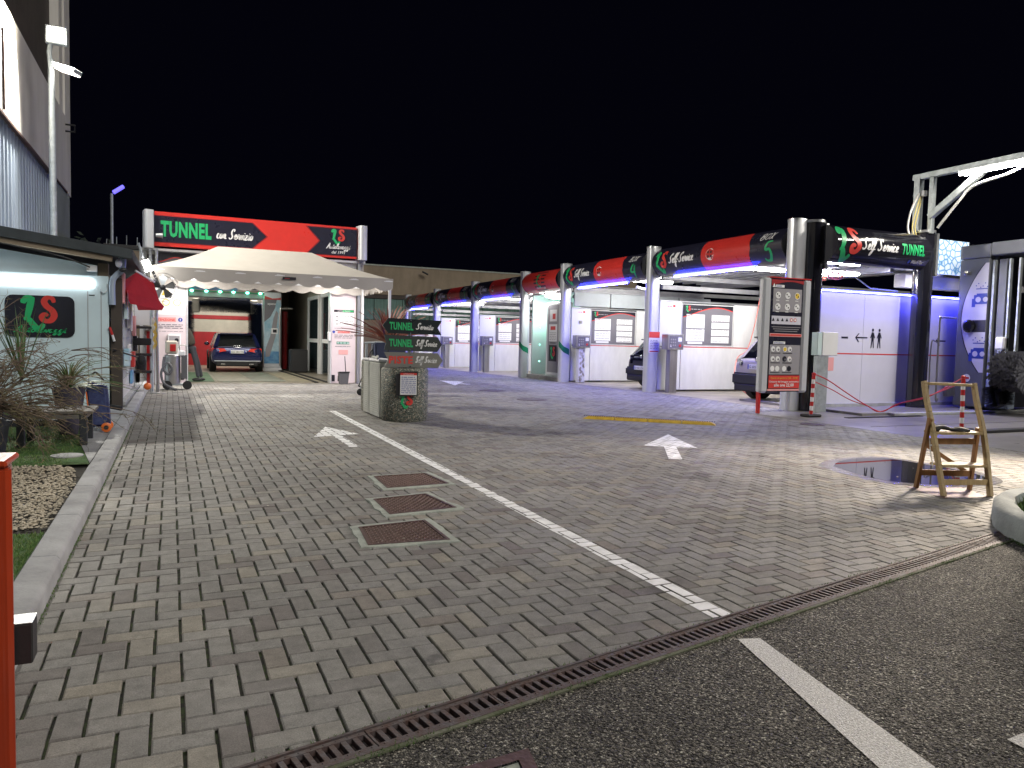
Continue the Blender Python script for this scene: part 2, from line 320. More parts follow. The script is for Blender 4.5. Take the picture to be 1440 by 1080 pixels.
def put_stroke(mb, fn, pts, w, h, ends=0.35, nn=5):
    P = smooth_line([(p[0], p[1], 0) for p in pts], nn); n = len(P); k = len(mb.v)
    for i, p in enumerate(P):
        d = (P[min(i + 1, n - 1)] - P[max(i - 1, 0)]); d = d.normalized() if d.length > 0 else Vector((1, 0, 0))
        t = i / (n - 1); ww = w * (ends + (1 - ends) * math.sin(math.pi * min(1, max(0, t))) ** 0.4) * (1.0 + 0.35 * abs(d.y)) / 2
        a = Vector((-d.y, d.x, 0)) * ww; mb.v.append(tuple(fn(p.x + a.x, p.y + a.y, h))); mb.v.append(tuple(fn(p.x - a.x, p.y - a.y, h)))
    for i in range(n - 1): mb.f.append((k + 2 * i, k + 2 * i + 1, k + 2 * i + 3, k + 2 * i + 2))
def cursive(mb, fn, s, u, v, size, h=0.005, w=0.10, slant=0.22, fit=None):
    tot = sum(CUR[c][0] for c in s); sx = size if not fit else fit / tot; x = 0; q = 0
    for c in s:
        for st in CUR[c][1]:
            put_stroke(mb, fn, [(u + (x + p[0] + slant * p[1]) * sx, v + p[1] * size) for p in st], w * size, h + q * 0.0003); q = (q + 1) % 9
        x += CUR[c][0]
LG_L = [[(.00, .74), (.04, .86), (.16, .97), (.30, .96)], [(.31, 1.0), (.26, .82), (.19, .48), (.12, .14)], [(.02, .16), (.16, .17), (.32, -.04), (.46, -.20), (.58, -.14), (.66, .0)]]
LG_S = [[(.98, .80), (.92, .96), (.76, .98), (.66, .84), (.74, .66), (.92, .50), (.98, .30), (.86, .12), (.66, .12), (.58, .26), (.68, .36), (.78, .30)]]
def logo(parent, fn, u, v, s, h=0.006, names=('letter', 'letter')):
    a = MB(); [put_stroke(a, fn, [(u + p[0] * s, v + p[1] * s) for p in st], 0.17 * s, h + i * .0008) for i, st in enumerate(LG_L)]
    b = MB(); [put_stroke(b, fn, [(u + (p[0] + .02) * s, v + p[1] * s) for p in st], 0.17 * s, h + .003) for st in LG_S]
    return a.obj(names[0], 'green', parent, smooth=0, label='green script letter L'), b.obj(names[1], 'redtext', parent, smooth=0, label='red script letter S')
def rects(parent, fn, lst, m, name='print', h=0.004):
    mb = MB()
    for i, (u0, v0, u1, v1) in enumerate(lst):
        hh = h + (i % 5) * 0.0004; nn = max(1, min(8, int(abs(u1 - u0) / 0.35)))
        nv = max(1, min(6, int(abs(v1 - v0) / 0.12)))
        for a in range(nn):
            for b in range(nv):
                ua, ub = u0 + (u1 - u0) * a / nn, u0 + (u1 - u0) * (a + 1) / nn; va, vb = v0 + (v1 - v0) * b / nv, v0 + (v1 - v0) * (b + 1) / nv
                mb.add([fn(ua, va, hh), fn(ub, va, hh), fn(ub, vb, hh), fn(ua, vb, hh)], [(0, 1, 2, 3)])
    o = mb.obj(name, m, parent, smooth=0)
    if len(lst) > 1: o['kind'] = 'stuff'
    return o
def discs(parent, fn, lst, m, name='icon', h=0.006, n=16):
    mb = MB()
    for (u, v, r) in lst: mb.add([fn(u + r * math.cos(2 * math.pi * j / n), v + r * math.sin(2 * math.pi * j / n), h) for j in range(n)], [tuple(range(n))])
    o = mb.obj(name, m, parent, smooth=0)
    if len(lst) > 1: o['kind'] = 'stuff'
    return o
def dashes(u0, u1, v, n, hgt, seed=1, fill=.8):
    r = random.Random(seed); out = []; u = u0
    while u < u1 - .01:
        w = (u1 - u0) / n * r.uniform(.5, 1.6); e = min(u1, u + w * fill); out.append((u, v, e, v + hgt)); u += w
    return out

# ================================================================== GROUND
import numpy as np
def clip(poly, a, b, c):                    # keep a*x + b*y >= c
    out = []; n = len(poly)
    for i in range(n):
        p, q = poly[i], poly[(i + 1) % n]; dp = a * p[0] + b * p[1] - c; dq = a * q[0] + b * q[1] - c
        if dp >= 0: out.append(p)
        if (dp >= 0) != (dq >= 0): t = dp / (dp - dq); out.append((p[0] + t * (q[0] - p[0]), p[1] + t * (q[1] - p[1])))
    return out
def clip_convex(poly, conv):
    ar = sum(conv[i][0] * conv[(i + 1) % len(conv)][1] - conv[(i + 1) % len(conv)][0] * conv[i][1] for i in range(len(conv)))
    if ar < 0: conv = conv[::-1]
    for i in range(len(conv)):
        (x0, y0), (x1, y1) = conv[i], conv[(i + 1) % len(conv)]
        a, b = -(y1 - y0), (x1 - x0); poly = clip(poly, a, b, a * x0 + b * y0)
        if len(poly) < 3: return []
    return poly
DA = math.radians(12.4); DD = Vector((math.cos(DA), math.sin(DA), 0)); DN = Vector((-math.sin(DA), math.cos(DA), 0)); D0 = Vector((0.17, 2.34, 0)); DWID = 0.135
def dr(s, t, z=0): return D0 + DD * s + DN * t + Vector((0, 0, z))     # drain coordinates: s along, t towards the pavers

# materials of the ground ------------------------------------------------------------
def paver_mat(single):
    m = bpy.data.materials.new('grey concrete paver' + (' single' if single else '')); m.use_nodes = True; t = m.node_tree; n = t.nodes; L = t.links; b = n['Principled BSDF']
    if single: src = n.new('ShaderNodeObjectInfo'); rnd = src.outputs['Random']
    else: src = n.new('ShaderNodeAttribute'); src.attribute_name = 'tone'; rnd = src.outputs['Fac']
    geo = n.new('ShaderNodeNewGeometry')
    cr = n.new('ShaderNodeValToRGB'); e = cr.color_ramp; e.interpolation = 'LINEAR'
    stops = [(0, (.165, .146, .138)), (.12, (.195, .186, .174)), (.3, (.222, .217, .204)), (.55, (.240, .235, .220)), (.8, (.258, .250, .230)), (.93, (.275, .256, .214)), (1, (.200, .178, .160))]
    e.elements[0].position = 0; e.elements[0].color = (*stops[0][1], 1); e.elements[1].position = 1; e.elements[1].color = (*stops[-1][1], 1)
    for p, c in stops[1:-1]: q = e.elements.new(p); q.color = (*c, 1)
    L.new(rnd, cr.inputs[0])
    def noise(scale, det=5, rough=.6, off=0):
        mp = n.new('ShaderNodeMapping'); mp.inputs['Location'].default_value = (off, off * 2, 0); L.new(geo.outputs['Position'], mp.inputs[0])
        z = n.new('ShaderNodeTexNoise'); z.inputs['Scale'].default_value = scale; z.inputs['Detail'].default_value = det; z.inputs['Roughness'].default_value = rough; L.new(mp.outputs[0], z.inputs['Vector']); return z.outputs[0]
    def mr(x, a, b_, c, d):
        r = n.new('ShaderNodeMapRange'); r.inputs[1].default_value = a; r.inputs[2].default_value = b_; r.inputs[3].default_value = c; r.inputs[4].default_value = d; L.new(x, r.inputs[0]); return r.outputs[0]
    def mul(col, val):
        x = n.new('ShaderNodeVectorMath'); x.operation = 'SCALE'; L.new(col, x.inputs[0]); L.new(val, x.inputs['Scale']); return x.outputs[0]
    c = mul(cr.outputs[0], mr(noise(.55, 5), .3, .7, .80, 1.15)); c = mul(c, mr(noise(13, 5, .75, 3), .3, .7, .76, 1.20)); c = mul(c, mr(noise(210, 3, .7, 5), .3, .7, .66, 1.30)); c = mul(c, mr(noise(1.7, 4, .6, 31), .25, .75, .86, 1.10))
    st = noise(.9, 6, .72, 9); c = mul(c, mr(st, .58, .70, 1.0, .55)); st2 = noise(3.1, 5, .7, 47); c = mul(c, mr(st2, .64, .72, 1.0, .60))            # oil and tyre stains
    L.new(c, b.inputs['Base Color'])
    rgh = mr(noise(.8, 5, .65, 17), .35, .65, .62, .85); b.inputs['Specular IOR Level'].default_value = .35; L.new(rgh, b.inputs['Roughness'])
    bp = n.new('ShaderNodeBump'); bp.inputs['Strength'].default_value = 0.5; bp.inputs['Distance'].default_value = 0.004
    z3 = noise(180, 4, .7, 2); L.new(z3, bp.inputs['Height']); L.new(bp.outputs[0], b.inputs['Normal'])
    return m
PM, PMS = paver_mat(False), paver_mat(True)
def ground_mat(name, build):
    m = bpy.data.materials.new(name); m.use_nodes = True; t = m.node_tree; build(m, t.nodes, t.links, t.nodes['Principled BSDF']); return m
def b_asph(m, n, L, b):
    geo = n.new('ShaderNodeNewGeometry')
    def vor(sc_, f='F1'): v = n.new('ShaderNodeTexVoronoi'); v.inputs['Scale'].default_value = sc_; v.feature = f; L.new(geo.outputs['Position'], v.inputs['Vector']); return v
    v = vor(125); v2 = vor(70); ve = vor(125, 'DISTANCE_TO_EDGE')
    cr = n.new('ShaderNodeValToRGB'); e = cr.color_ramp.elements; e[0].position = 0; e[0].color = (.045, .042, .036, 1); e[1].position = 1; e[1].color = (.70, .68, .60, 1)
    for p, c in ((.4, (.125, .118, .104)), (.68, (.215, .20, .175)), (.88, (.37, .345, .29))): q = e.new(p); q.color = (*c, 1)
    sep = n.new('ShaderNodeSeparateColor'); L.new(v.outputs['Color'], sep.inputs[0]); L.new(sep.outputs[0], cr.inputs[0])
    def mr(x, a, b_, c, d): r = n.new('ShaderNodeMapRange'); r.inputs[1].default_value = a; r.inputs[2].default_value = b_; r.inputs[3].default_value = c; r.inputs[4].default_value = d; L.new(x, r.inputs[0]); return r.outputs[0]
    def sc(col, val): x = n.new('ShaderNodeVectorMath'); x.operation = 'SCALE'; L.new(col, x.inputs[0]); L.new(val, x.inputs['Scale']); return x.outputs[0]
    def noise(s_, d=5): z = n.new('ShaderNodeTexNoise'); z.inputs['Scale'].default_value = s_; z.inputs['Detail'].default_value = d; L.new(geo.outputs['Position'], z.inputs['Vector']); return z.outputs[0]
    c = sc(cr.outputs[0], mr(ve.outputs['Distance'], .0, .12, .12, 1.0)); c = sc(c, mr(noise(.8), .3, .7, .72, 1.2)); c = sc(c, mr(noise(5), .35, .7, .8, 1.15)); L.new(c, b.inputs['Base Color'])
    bp = n.new('ShaderNodeBump'); bp.inputs['Strength'].default_value = 1.0; bp.inputs['Distance'].default_value = .012; bp.invert = True; L.new(v.outputs['Distance'], bp.inputs['Height'])
    bp2 = n.new('ShaderNodeBump'); bp2.inputs['Strength'].default_value = .9; bp2.inputs['Distance'].default_value = .018; bp2.invert = True; L.new(v2.outputs['Distance'], bp2.inputs['Height']); L.new(bp.outputs[0], bp2.inputs['Normal']); L.new(bp2.outputs[0], b.inputs['Normal'])
    b.inputs['Roughness'].default_value = .8; b.inputs['Specular IOR Level'].default_value = .25
def b_joint(m, n, L, b):
    geo = n.new('ShaderNodeNewGeometry'); z = n.new('ShaderNodeTexNoise'); z.inputs['Scale'].default_value = 22; z.inputs['Detail'].default_value = 8; z.inputs['Roughness'].default_value = .75; L.new(geo.outputs['Position'], z.inputs['Vector'])
    sx = n.new('ShaderNodeSeparateXYZ'); L.new(geo.outputs['Position'], sx.inputs[0])
    r = n.new('ShaderNodeMapRange'); r.inputs[1].default_value = 2.6; r.inputs[2].default_value = .2; r.inputs[3].default_value = -.12; r.inputs[4].default_value = .06; L.new(sx.outputs[0], r.inputs[0])
    a = n.new('ShaderNodeMath'); L.new(z.outputs[0], a.inputs[0]); L.new(r.outputs[0], a.inputs[1])
    cr = n.new('ShaderNodeValToRGB'); e = cr.color_ramp.elements; e[0].position = .50; e[0].color = (.007, .006, .005, 1); e[1].position = .64; e[1].color = (.030, .050, .008, 1); L.new(a.outputs[0], cr.inputs[0]); L.new(cr.outputs[0], b.inputs['Base Color']); b.inputs['Roughness'].default_value = .95
ASPH = ground_mat('coarse worn asphalt', b_asph); JOINT = ground_mat('soil and moss in joints', b_joint)
GROUND = mat('dark yard ground', (.05, .05, .048), .9, var=.3, vs=.5)
SOIL = mat('dark soil', (.03, .025, .018), .95, var=.4, vs=6)
LAWN = mat('green synthetic turf', (.055, .16, .03), .9, col2=(.07, .10, .03), vs=6, bump=.8, bs=220)
BLADE = mat('grass blade', (.07, .21, .04), .7, col2=(.17, .20, .07), vs=30)
PEB = mat('cream pebble', (.52, .46, .34), .8, col2=(.36, .31, .24), vs=45)
WPEB = mat('white pebble', (.62, .64, .64), .7, var=.2, vs=30)

def sheet(name, poly, z, m, cell=None, kind='structure'):
    mb = MB()
    if cell is None: mb.add([(x, y, z + gz(y)) for x, y in poly], [tuple(range(len(poly)))])
    else:
        xs = [p[0] for p in poly]; ys = [p[1] for p in poly]; y = min(ys)
        while y < max(ys):
            x = min(xs)
            while x < max(xs):
                c = clip_convex([(x, y), (x + cell, y), (x + cell, y + cell), (x, y + cell)], poly)
                if len(c) >= 3: mb.add([(q[0], q[1], z + gz(q[1])) for q in c], [tuple(range(len(c)))])
                x += cell
            y += cell
    return mb.obj(name, m, kind=kind, smooth=0)
gb = MB()
ys = [-600, -50, 16.3, 60, 400, 1200]
for i in range(len(ys) - 1):
    za, zb = (-.25 + gz(min(60, ys[i])) if ys[i] > 16.3 else -.25), (-.25 + gz(min(60, ys[i + 1])) if ys[i + 1] > 16.3 else -.25)
    gb.add([(-900, ys[i], za), (900, ys[i], za), (900, ys[i + 1], zb), (-900, ys[i + 1], zb)], [(0, 1, 2, 3)])
gb.obj('ground', GROUND, kind='structure', smooth=0)
e0, e1 = dr(-40, -DWID), dr(60, -DWID)
sheet('asphalt_road', [(e0.x, e0.y), (-40, -40), (60, -40), (e1.x, e1.y)], -0.004, ASPH)
# bed under the pavers
def keep_far(p): return p
bed = MB()
for (x0, x1, y0, y1) in ((-.62, 10.2, 2.0, 11.6), (-.85, 11.5, 11.6, 16.3), (-.85, 11.5, 16.3, 21.35), (5.0, 11.5, 21.35, 46)):
    poly = [(x0, y0), (x1, y0), (x1, y1), (x0, y1)]; a, b, = -math.sin(DA), math.cos(DA); poly = clip(poly, a, b, a * D0.x + b * D0.y)
    if len(poly) >= 3: bed.add([(x, y, -.013 + gz(y)) for x, y in poly], [tuple(range(len(poly)))])
bed.obj('paving_bed', JOINT, kind='structure', smooth=0)
sheet('concrete_apron', [(10.2, -5), (40, -5), (40, 11.6), (10.2, 11.6)], 0.0, 'slab')
sheet('bay_floor', [(11.5, 11.6), (22, 11.6), (22, 16.3), (11.5, 16.3)], 0.0, 'baifloor')
sheet('bay_floor', [(11.5, 16.3), (22, 16.3), (22, 47), (11.5, 47)], 0.0, 'baifloor')
sheet('tunnel_floor', [(-.9, 21.35), (5.0, 21.35), (5.0, 38.5), (-.9, 38.5)], 0.0, 'baifloor')

# --- road markings as convex pieces (clipped paver by paver, so the joints run through)
def rot_rect(p, d, w, l): d = Vector(d).normalized(); nn = Vector((-d.y, d.x)); p = Vector(p); return [tuple(p + nn * w / 2), tuple(p - nn * w / 2), tuple(p - nn * w / 2 + d * l), tuple(p + nn * w / 2 + d * l)]
def arrow(tip, l, r, b, sw):
    tip, l, r, b = map(Vector, (tip, l, r, b)); mid = (l + r) / 2; d = (mid - b).normalized(); nn = Vector((-d.y, d.x)) * sw / 2
    return [[tuple(tip), tuple(l), tuple(r)], [tuple(b + nn), tuple(b - nn), tuple(mid - nn), tuple(mid + nn)]]
MARKS = {'lane_line': [[(2.355, 2.78), (2.47, 2.80), (2.475, 13.1), (2.36, 13.1)]],
         'lane_arrow': arrow((1.91, 10.88), (1.57, 9.80), (2.19, 9.98), (1.89, 8.82), .12),
         'lane_arrow_b': arrow((6.46, 8.95), (5.42, 8.04), (6.0, 7.68), (5.16, 6.99), .155),
         'lane_arrow_c': arrow(tuple(G(618, 535))[:2], tuple(G(640, 542))[:2], tuple(G(652, 537))[:2], tuple(G(660, 540.5))[:2], .2),
         'faded_mark': [[tuple(G(*q))[:2] for q in ((392, 556), (440, 557), (442, 559), (396, 559))], [tuple(G(*q))[:2] for q in ((300, 545), (330, 546), (330, 548), (300, 547))]]}
MB_ = {k: MB() for k in MARKS}
MBOX = {k: [(min(p[0] for p in c) - .3, max(p[0] for p in c) + .3, min(p[1] for p in c) - .3, max(p[1] for p in c) + .3) for c in v] for k, v in MARKS.items()}
COLLARS = [[(1.02, 4.55), (1.66, 4.50), (1.66, 5.17), (1.07, 5.10)], [(1.36, 5.29), (2.02, 5.37), (1.93, 6.05), (1.37, 5.95)], [(1.58, 6.24), (2.28, 6.30), (2.22, 6.96), (1.60, 6.93)]]
ISL = (6.53, 2.69, 1.33)
# --- herringbone of 20 x 10 cm pavers
U = 0.0997; RT = 0.0105; OX, OY = -0.3894, 2.611
cR, sR = math.cos(RT), math.sin(RT)
def pw(i, j): return (OX + U * (cR * i - sR * j), OY + U * (sR * i + cR * j))
near = []; V = []; FC = []; TN = []
rp = random.Random(5)
def emit(poly, zt, tilt, tone, V, FC, TN, cx, cy, deep):
    n = len(poly); k = len(V); inner = []
    for (x, y) in poly:
        dx, dy = cx - x, cy - y; l = math.hypot(dx, dy) or 1; inner.append((x + dx / l * .0065, y + dy / l * .0065))
    zz = lambda x, y: zt + gz(y) + tilt[0] * (x - cx) + tilt[1] * (y - cy)
    V += [(x, y, zz(x, y)) for x, y in inner] + [(x, y, zz(x, y) - .0045) for x, y in poly] + ([(x, y, gz(y) - .02) for x, y in poly] if deep else [])
    fs = [tuple(range(k, k + n))] + [(k + n + i, k + n + (i + 1) % n, k + (i + 1) % n, k + i) for i in range(n)]
    if deep: fs += [(k + 2 * n + i, k + 2 * n + (i + 1) % n, k + n + (i + 1) % n, k + n + i) for i in range(n)]
    FC += fs; TN += [tone] * len(fs)
da, db = -math.sin(DA), math.cos(DA); dc = da * D0.x + db * D0.y
for j in range(-4, 440):
    for i in range(-16, 130):
        a = (i - j) % 4
        if a == 0: rect = (i, j, 2, 1)
        elif a == 3: rect = (i, j, 1, 2)
        else: rect = None
        if rect is None: continue
        ci, cj = rect[0] + rect[2] / 2, rect[1] + rect[3] / 2; cx, cy_ = pw(ci, cj)
        if cy_ < 2.0 or cx < -1.05 or cx > 11.7: continue
        if cy_ > 21.5 and cx < 5.0: continue
        if cy_ > 43: continue
        # outside what a viewer near the photograph's place could see
        gx = (.0056 if cx < 1.8 and cy_ < 9 else .0040); gy = .0036
        if cy_ > 12: gx = gy = .0040
        x0, y0 = rect[0] + gx / U, rect[1] + gy / U; x1, y1 = rect[0] + rect[2] - gx / U, rect[1] + rect[3] - gy / U
        jx, jy = rp.uniform(-.012, .012), rp.uniform(-.012, .012)
        q_ = [rp.uniform(-.013, .013) for _ in range(8)] if cy_ < 9 else [0] * 8; poly = [pw(x0 + jx + q_[0], y0 + jy + q_[1]), pw(x1 + jx + q_[2], y0 + jy + q_[3]), pw(x1 + jx + q_[4], y1 + jy + q_[5]), pw(x0 + jx + q_[6], y1 + jy + q_[7])]
        kx = -.592 - .005 * (cy_ - 4)
        rx = 10.19 if cy_ < 11.6 else 11.47
        cut = False
        if min(da * p[0] + db * p[1] for p in poly) < dc + .004: poly = clip(poly, da, db, dc + .004); cut = True
        if len(poly) >= 3 and min(p[0] for p in poly) < kx: poly = clip(poly, 1, 0, kx); cut = True
        if len(poly) >= 3 and max(p[0] for p in poly) > rx: poly = clip(poly, -1, 0, -rx); cut = True
        if len(poly) >= 3 and max(p[1] for p in poly) > 21.33 and cx < 5.1: poly = clip(poly, 0, -1, -21.33); cut = True
        if len(poly) < 3: continue
        ar = abs(sum(poly[q][0] * poly[(q + 1) % len(poly)][1] - poly[(q + 1) % len(poly)][0] * poly[q][1] for q in range(len(poly)))) / 2
        if ar < .0012: continue
        if any(len(clip_convex(poly, cl)) >= 3 and all(len(clip_convex([p, (p[0] + .001, p[1]), (p[0], p[1] + .001)], cl)) >= 3 for p in poly) for cl in COLLARS if 0.8 < cx < 2.5 and 4.2 < cy_ < 7.2): continue
        if (cx - ISL[0]) ** 2 + (cy_ - ISL[1]) ** 2 < (ISL[2] - .2) ** 2: continue
        mx, my = sum(p[0] for p in poly) / len(poly), sum(p[1] for p in poly) / len(poly)
        zt = rp.uniform(-.0018, .0012); til = (rp.uniform(-.012, .012), rp.uniform(-.012, .012)); tone = rp.random()
        for kname, polys in MARKS.items():
            for qi, c in enumerate(polys):
                bx = MBOX[kname][qi]
                if bx[0] < mx < bx[1] and bx[2] < my < bx[3]:
                    ins = [(p[0] + (mx - p[0]) * .035, p[1] + (my - p[1]) * .035) for p in poly]
                    cp = clip_convex(ins, c)
                    if len(cp) >= 3: MB_[kname].add([(x, y, zt + .0022 + gz(y) + til[0] * (x - mx) + til[1] * (y - my)) for x, y in cp], [tuple(range(len(cp)))])
        fwd = cx * CW.x + cy_ * CW.y; lat = cx * CR.x + cy_ * CR.y
        vis = fwd > .5 and abs(lat / fwd) * F < 740 and (cy_ < 2.2 or (1.32 * F / fwd) < 620)
        if vis and cy_ < 6: near.append((ar / fwd ** 3 * (1 if cut else 1), poly, zt, til, mx, my, tone)); 
        else: emit(poly, zt, til, tone, V, FC, TN, mx, my, cy_ < 9)
near.sort(key=lambda q: -q[0])
pav = thing('herringbone_paving', 'grey herringbone block paving covering the yard up to the slot drain', 'paving', (0, 0, 0), kind='structure')
_full = None
for q, (s, poly, zt, til, mx, my, tone) in enumerate(near):
    if q >= 290: emit(poly, zt, til, tone, V, FC, TN, mx, my, True); continue
    v, f, tt = [], [], []; emit(poly, zt, til, tone, v, f, tt, mx, my, True)
    me = bpy.data.meshes.new('paver'); me.from_pydata([(a - mx, b - my, c) for a, b, c in v], [], f); me.materials.append(PMS)
    o = bpy.data.objects.new('paver', me); COL.objects.link(o); o.location = (mx, my, 0); o.parent = pav
me = bpy.data.meshes.new('pavers'); me.from_pydata(V, [], FC); at = me.attributes.new('tone', 'FLOAT', 'FACE'); at.data.foreach_set('value', TN); me.materials.append(PM)
o = bpy.data.objects.new('pavers', me); COL.objects.link(o); o.parent = pav; o['kind'] = 'stuff'
lab = {'lane_line': ('lane_line', 'long white line painted on the pavers between the two lanes'), 'lane_arrow': ('lane_arrow', 'white arrow on the pavers left of the lane line'),
       'lane_arrow_b': ('lane_arrow', 'white arrow on the pavers just in front of the yellow speed bump'), 'lane_arrow_c': ('lane_arrow', 'small worn white arrow beyond the arrow sign planter'), 'faded_mark': ('faded_marking', 'faint worn white marks on the pavers before the tunnel bay')}
for k, mb in MB_.items():
    if mb.v: tag(mb.obj(lab[k][0], 'paint' if k != 'faded_mark' else mat('worn faint paint', (.42, .41, .38), .7, col2=(.24, .23, .21), vs=5), smooth=0), lab[k][1], 'road marking', kind='structure')
PA = mat('white paint on asphalt', (.80, .80, .78), .6, col2=(.40, .39, .37), vs=110, bump=1.0, bs=150, det=3)
_l = [G(1037, 898), G(1069, 897), G(1316, 1079), G(1236, 1079)]; _l[2] = _l[1] + (_l[2] - _l[1]) * 1.7; _l[3] = _l[0] + (_l[3] - _l[0]) * 1.7
tag(MB().add([(p.x, p.y, -.001) for p in _l], [(0, 1, 2, 3)]).obj('lane_line', PA, smooth=0), 'worn white line on the asphalt beyond the slot drain', 'road marking', kind='structure')
q = [G(*p) for p in ((1416, 1040), (1441, 1030), (1470, 1050), (1441, 1053))]
tag(MB().add([(p.x, p.y, .001) for p in q], [(0, 1, 2, 3)]).obj('arrow_tip', PA, smooth=0), 'tip of a white arrow on the asphalt at the edge of view', 'road marking', kind='structure')

# --- slot drain: twelve gratings of half a metre
drain = thing('slot_drain', 'long cast iron slot drain between the pavers and the asphalt', 'drain', tuple(dr(2, -.07)))
MB().add([tuple(dr(-6.0, -DWID, -.085)), tuple(dr(6.6, -DWID, -.085)), tuple(dr(6.6, 0, -.085)), tuple(dr(-6.0, 0, -.085))], [(0, 1, 2, 3)]).obj('channel_bed', 'void', drain, smooth=0)
for t0, t1 in ((-DWID - .012, -DWID + .006), (-.004, .008)):
    mb = MB(); a = [tuple(dr(s, t, z)) for z in (-.09, .003) for s, t in ((-6.0, t0), (6.6, t0), (6.6, t1), (-6.0, t1))]
    mb.add(a, [(0, 3, 2, 1), (4, 5, 6, 7), (0, 1, 5, 4), (1, 2, 6, 5), (2, 3, 7, 6), (3, 0, 4, 7)]); mb.obj('side_rail', 'iron', drain, smooth=0)
gm = MB(); GL = .497; w0, w1 = -DWID + .010, -.008; nsl = 12
gm.box(0, GL, w0, w0 + .020, -.02, .001); gm.box(0, GL, w1 - .020, w1, -.02, .001)
for k in range(nsl + 1): x = GL * k / nsl; gm.box(max(0, x - .0095), min(GL, x + .0095), w0 + .018, w1 - .018, -.022, -.0005)
for k in range(nsl): gm.sphere((GL * (k + .5) / nsl, w0 + .009, .001), (.004, .004, .003), 6, 4); gm.sphere((GL * (k + .5) / nsl, w1 - .009, .001), (.004, .004, .003), 6, 4)
proto = None
for k in range(24):
    s = -5.6 + k * .5; p = dr(s, 0)
    if proto is None: proto = gm.obj('grating', 'iron', None, bevel=.0015, smooth=0); o = proto
    else: o = proto.copy(); COL.objects.link(o)
    o.parent = drain; o.location = Vector(p) - drain.location; o.rotation_euler = (0, 0, DA + rp.uniform(-.004, .004)); o.location.z = rp.uniform(-.003, .001)
tag(MB().add([tuple(dr(s, t, z)) for z in (-.03, .002) for s, t in ((-6.0, -DWID - .030), (6.6, -DWID - .030), (6.6, -DWID - .012), (-6.0, -DWID - .012))], [(0, 3, 2, 1), (4, 5, 6, 7), (0, 1, 5, 4), (1, 2, 6, 5), (2, 3, 7, 6), (3, 0, 4, 7)])  .obj('mortar_strip', mat('mossy old mortar', (.17, .17, .13), .95, col2=(.06, .08, .03), vs=7, bump=.8, bs=50), None, smooth=0), 'thin mortar strip along the asphalt side of the drain', 'mortar strip', kind='structure')

# --- kerb of one metre stones
kerb = thing('kerb', 'pale concrete kerb between the lawn and the pavers', 'kerb', (-.66, 4, 0), kind='structure')
y = 2.6; r2 = random.Random(3)
while y < 20.5:
    x1 = -.585 - .005 * (y - 4); x0 = x1 - .145; g_ = gz(y); l = 1.0
    mb = MB(); pts = [(x0, -.1), (x1, -.1), (x1, .078), (x1 - .02, .103), (x0, .108)]
    dz = r2.uniform(-.003, .003); n = len(pts)
    mb.add([(px_, y + .004, pz + gz(y) + dz) for px_, pz in pts] + [(px_ - .005, y + l - .004, pz + gz(y + l) + dz) for px_, pz in pts], [tuple(range(n)), tuple(reversed(range(n, 2 * n)))] + [(i, i + n, (i + 1) % n + n, (i + 1) % n) for i in range(n)])
    mb.obj('kerb_stone', 'concrete', kerb, bevel=.006); y += l

# --- lawn, pebbles, path
sheet('lawn_bed', [(-9, 2.5), (-.73, 2.5), (-.86, 20.5), (-9, 20.5)], .075, SOIL)
sheet('turf', [(-9, 2.6), (-.735, 2.6), (-.745, 5.2), (-9, 5.2)], .088, LAWN)
sheet('turf', [(-9, 7.75), (-.755, 7.75), (-.985, 9.2), (-.985, 10.9), (-9, 10.9)], .09, LAWN)
sheet('turf', [(-9, 11.75), (-.98, 11.75), (-.98, 13.2), (-9, 13.2)], .09, LAWN)
sheet('side_path', [(-.985, 9.2), (-.755, 7.75), (-.84, 20.5), (-.90, 20.5), (-.985, 13.3)], .098, 'concrete')
def blades(name, regions, n, h0, h1, m, seed, z=.088, w=.004, kind='stuff'):
    r = np.random.RandomState(seed); V = []; Fs = []
    for k in range(n):
        x, y = regions(r); 
        if x is None: continue
        a = r.rand() * 6.28; h = h0 + (h1 - h0) * r.rand(); lx, ly = (r.rand() - .5) * h, (r.rand() - .5) * h; dx, dy = math.cos(a) * w, math.sin(a) * w; zz = z + gz(y)
        V += [(x - dx, y - dy, zz), (x + dx, y + dy, zz), (x + lx, y + ly, zz + h)]; Fs.append((3 * len(Fs), 3 * len(Fs) + 1, 3 * len(Fs) + 2))
    mb = MB(); mb.v = V; mb.f = Fs; o = mb.obj(name, m, smooth=0); o['kind'] = kind; return o
def rg(r):
    t = r.rand()
    if t < .30: return -.75 - r.rand() ** 1.5 * 1.2, 3.0 + r.rand() * 2.2
    if t < .8: return -.95 - r.rand() * 2.2, 7.75 + r.rand() * 3.1
    return -1.0 - r.rand() * 3.4, 11.8 + r.rand() * 1.3
tag(blades('grass', rg, 26000, .008, .022, BLADE, 1), 'short bright green turf behind the kerb', 'grass', kind='stuff')
def rw(r):
    t = r.rand()
    if t < .22: s = r.rand() ** .7 * 9; p = dr(r.choice([-.5, .4, 1.2, 2.3, 3.5, 4.3, 5.0]) + r.randn() * .16, -DWID - .02 + r.randn() * .008); return p.x, p.y
    if t < .35: p = dr(r.rand() * 5.2, .004 + abs(r.randn()) * .006); return p.x, p.y
    if t < .6: y = 3.6 + r.rand() ** 1.4 * 8; return -.583 - .005 * (y - 4) + abs(r.randn()) * .008, y
    a = math.radians(150 + r.rand() * 110); q = ISL[2] + abs(r.randn()) * .025; return ISL[0] + q * math.cos(a), ISL[1] + q * math.sin(a)
tag(blades('weeds', rw, 5200, .005, .018, mat('weed leaf', (.05, .14, .03), .7, col2=(.10, .16, .03), vs=20), 2, z=-.004, w=.003), 'small green weeds growing along drain and kerb edges', 'weeds', kind='stuff')
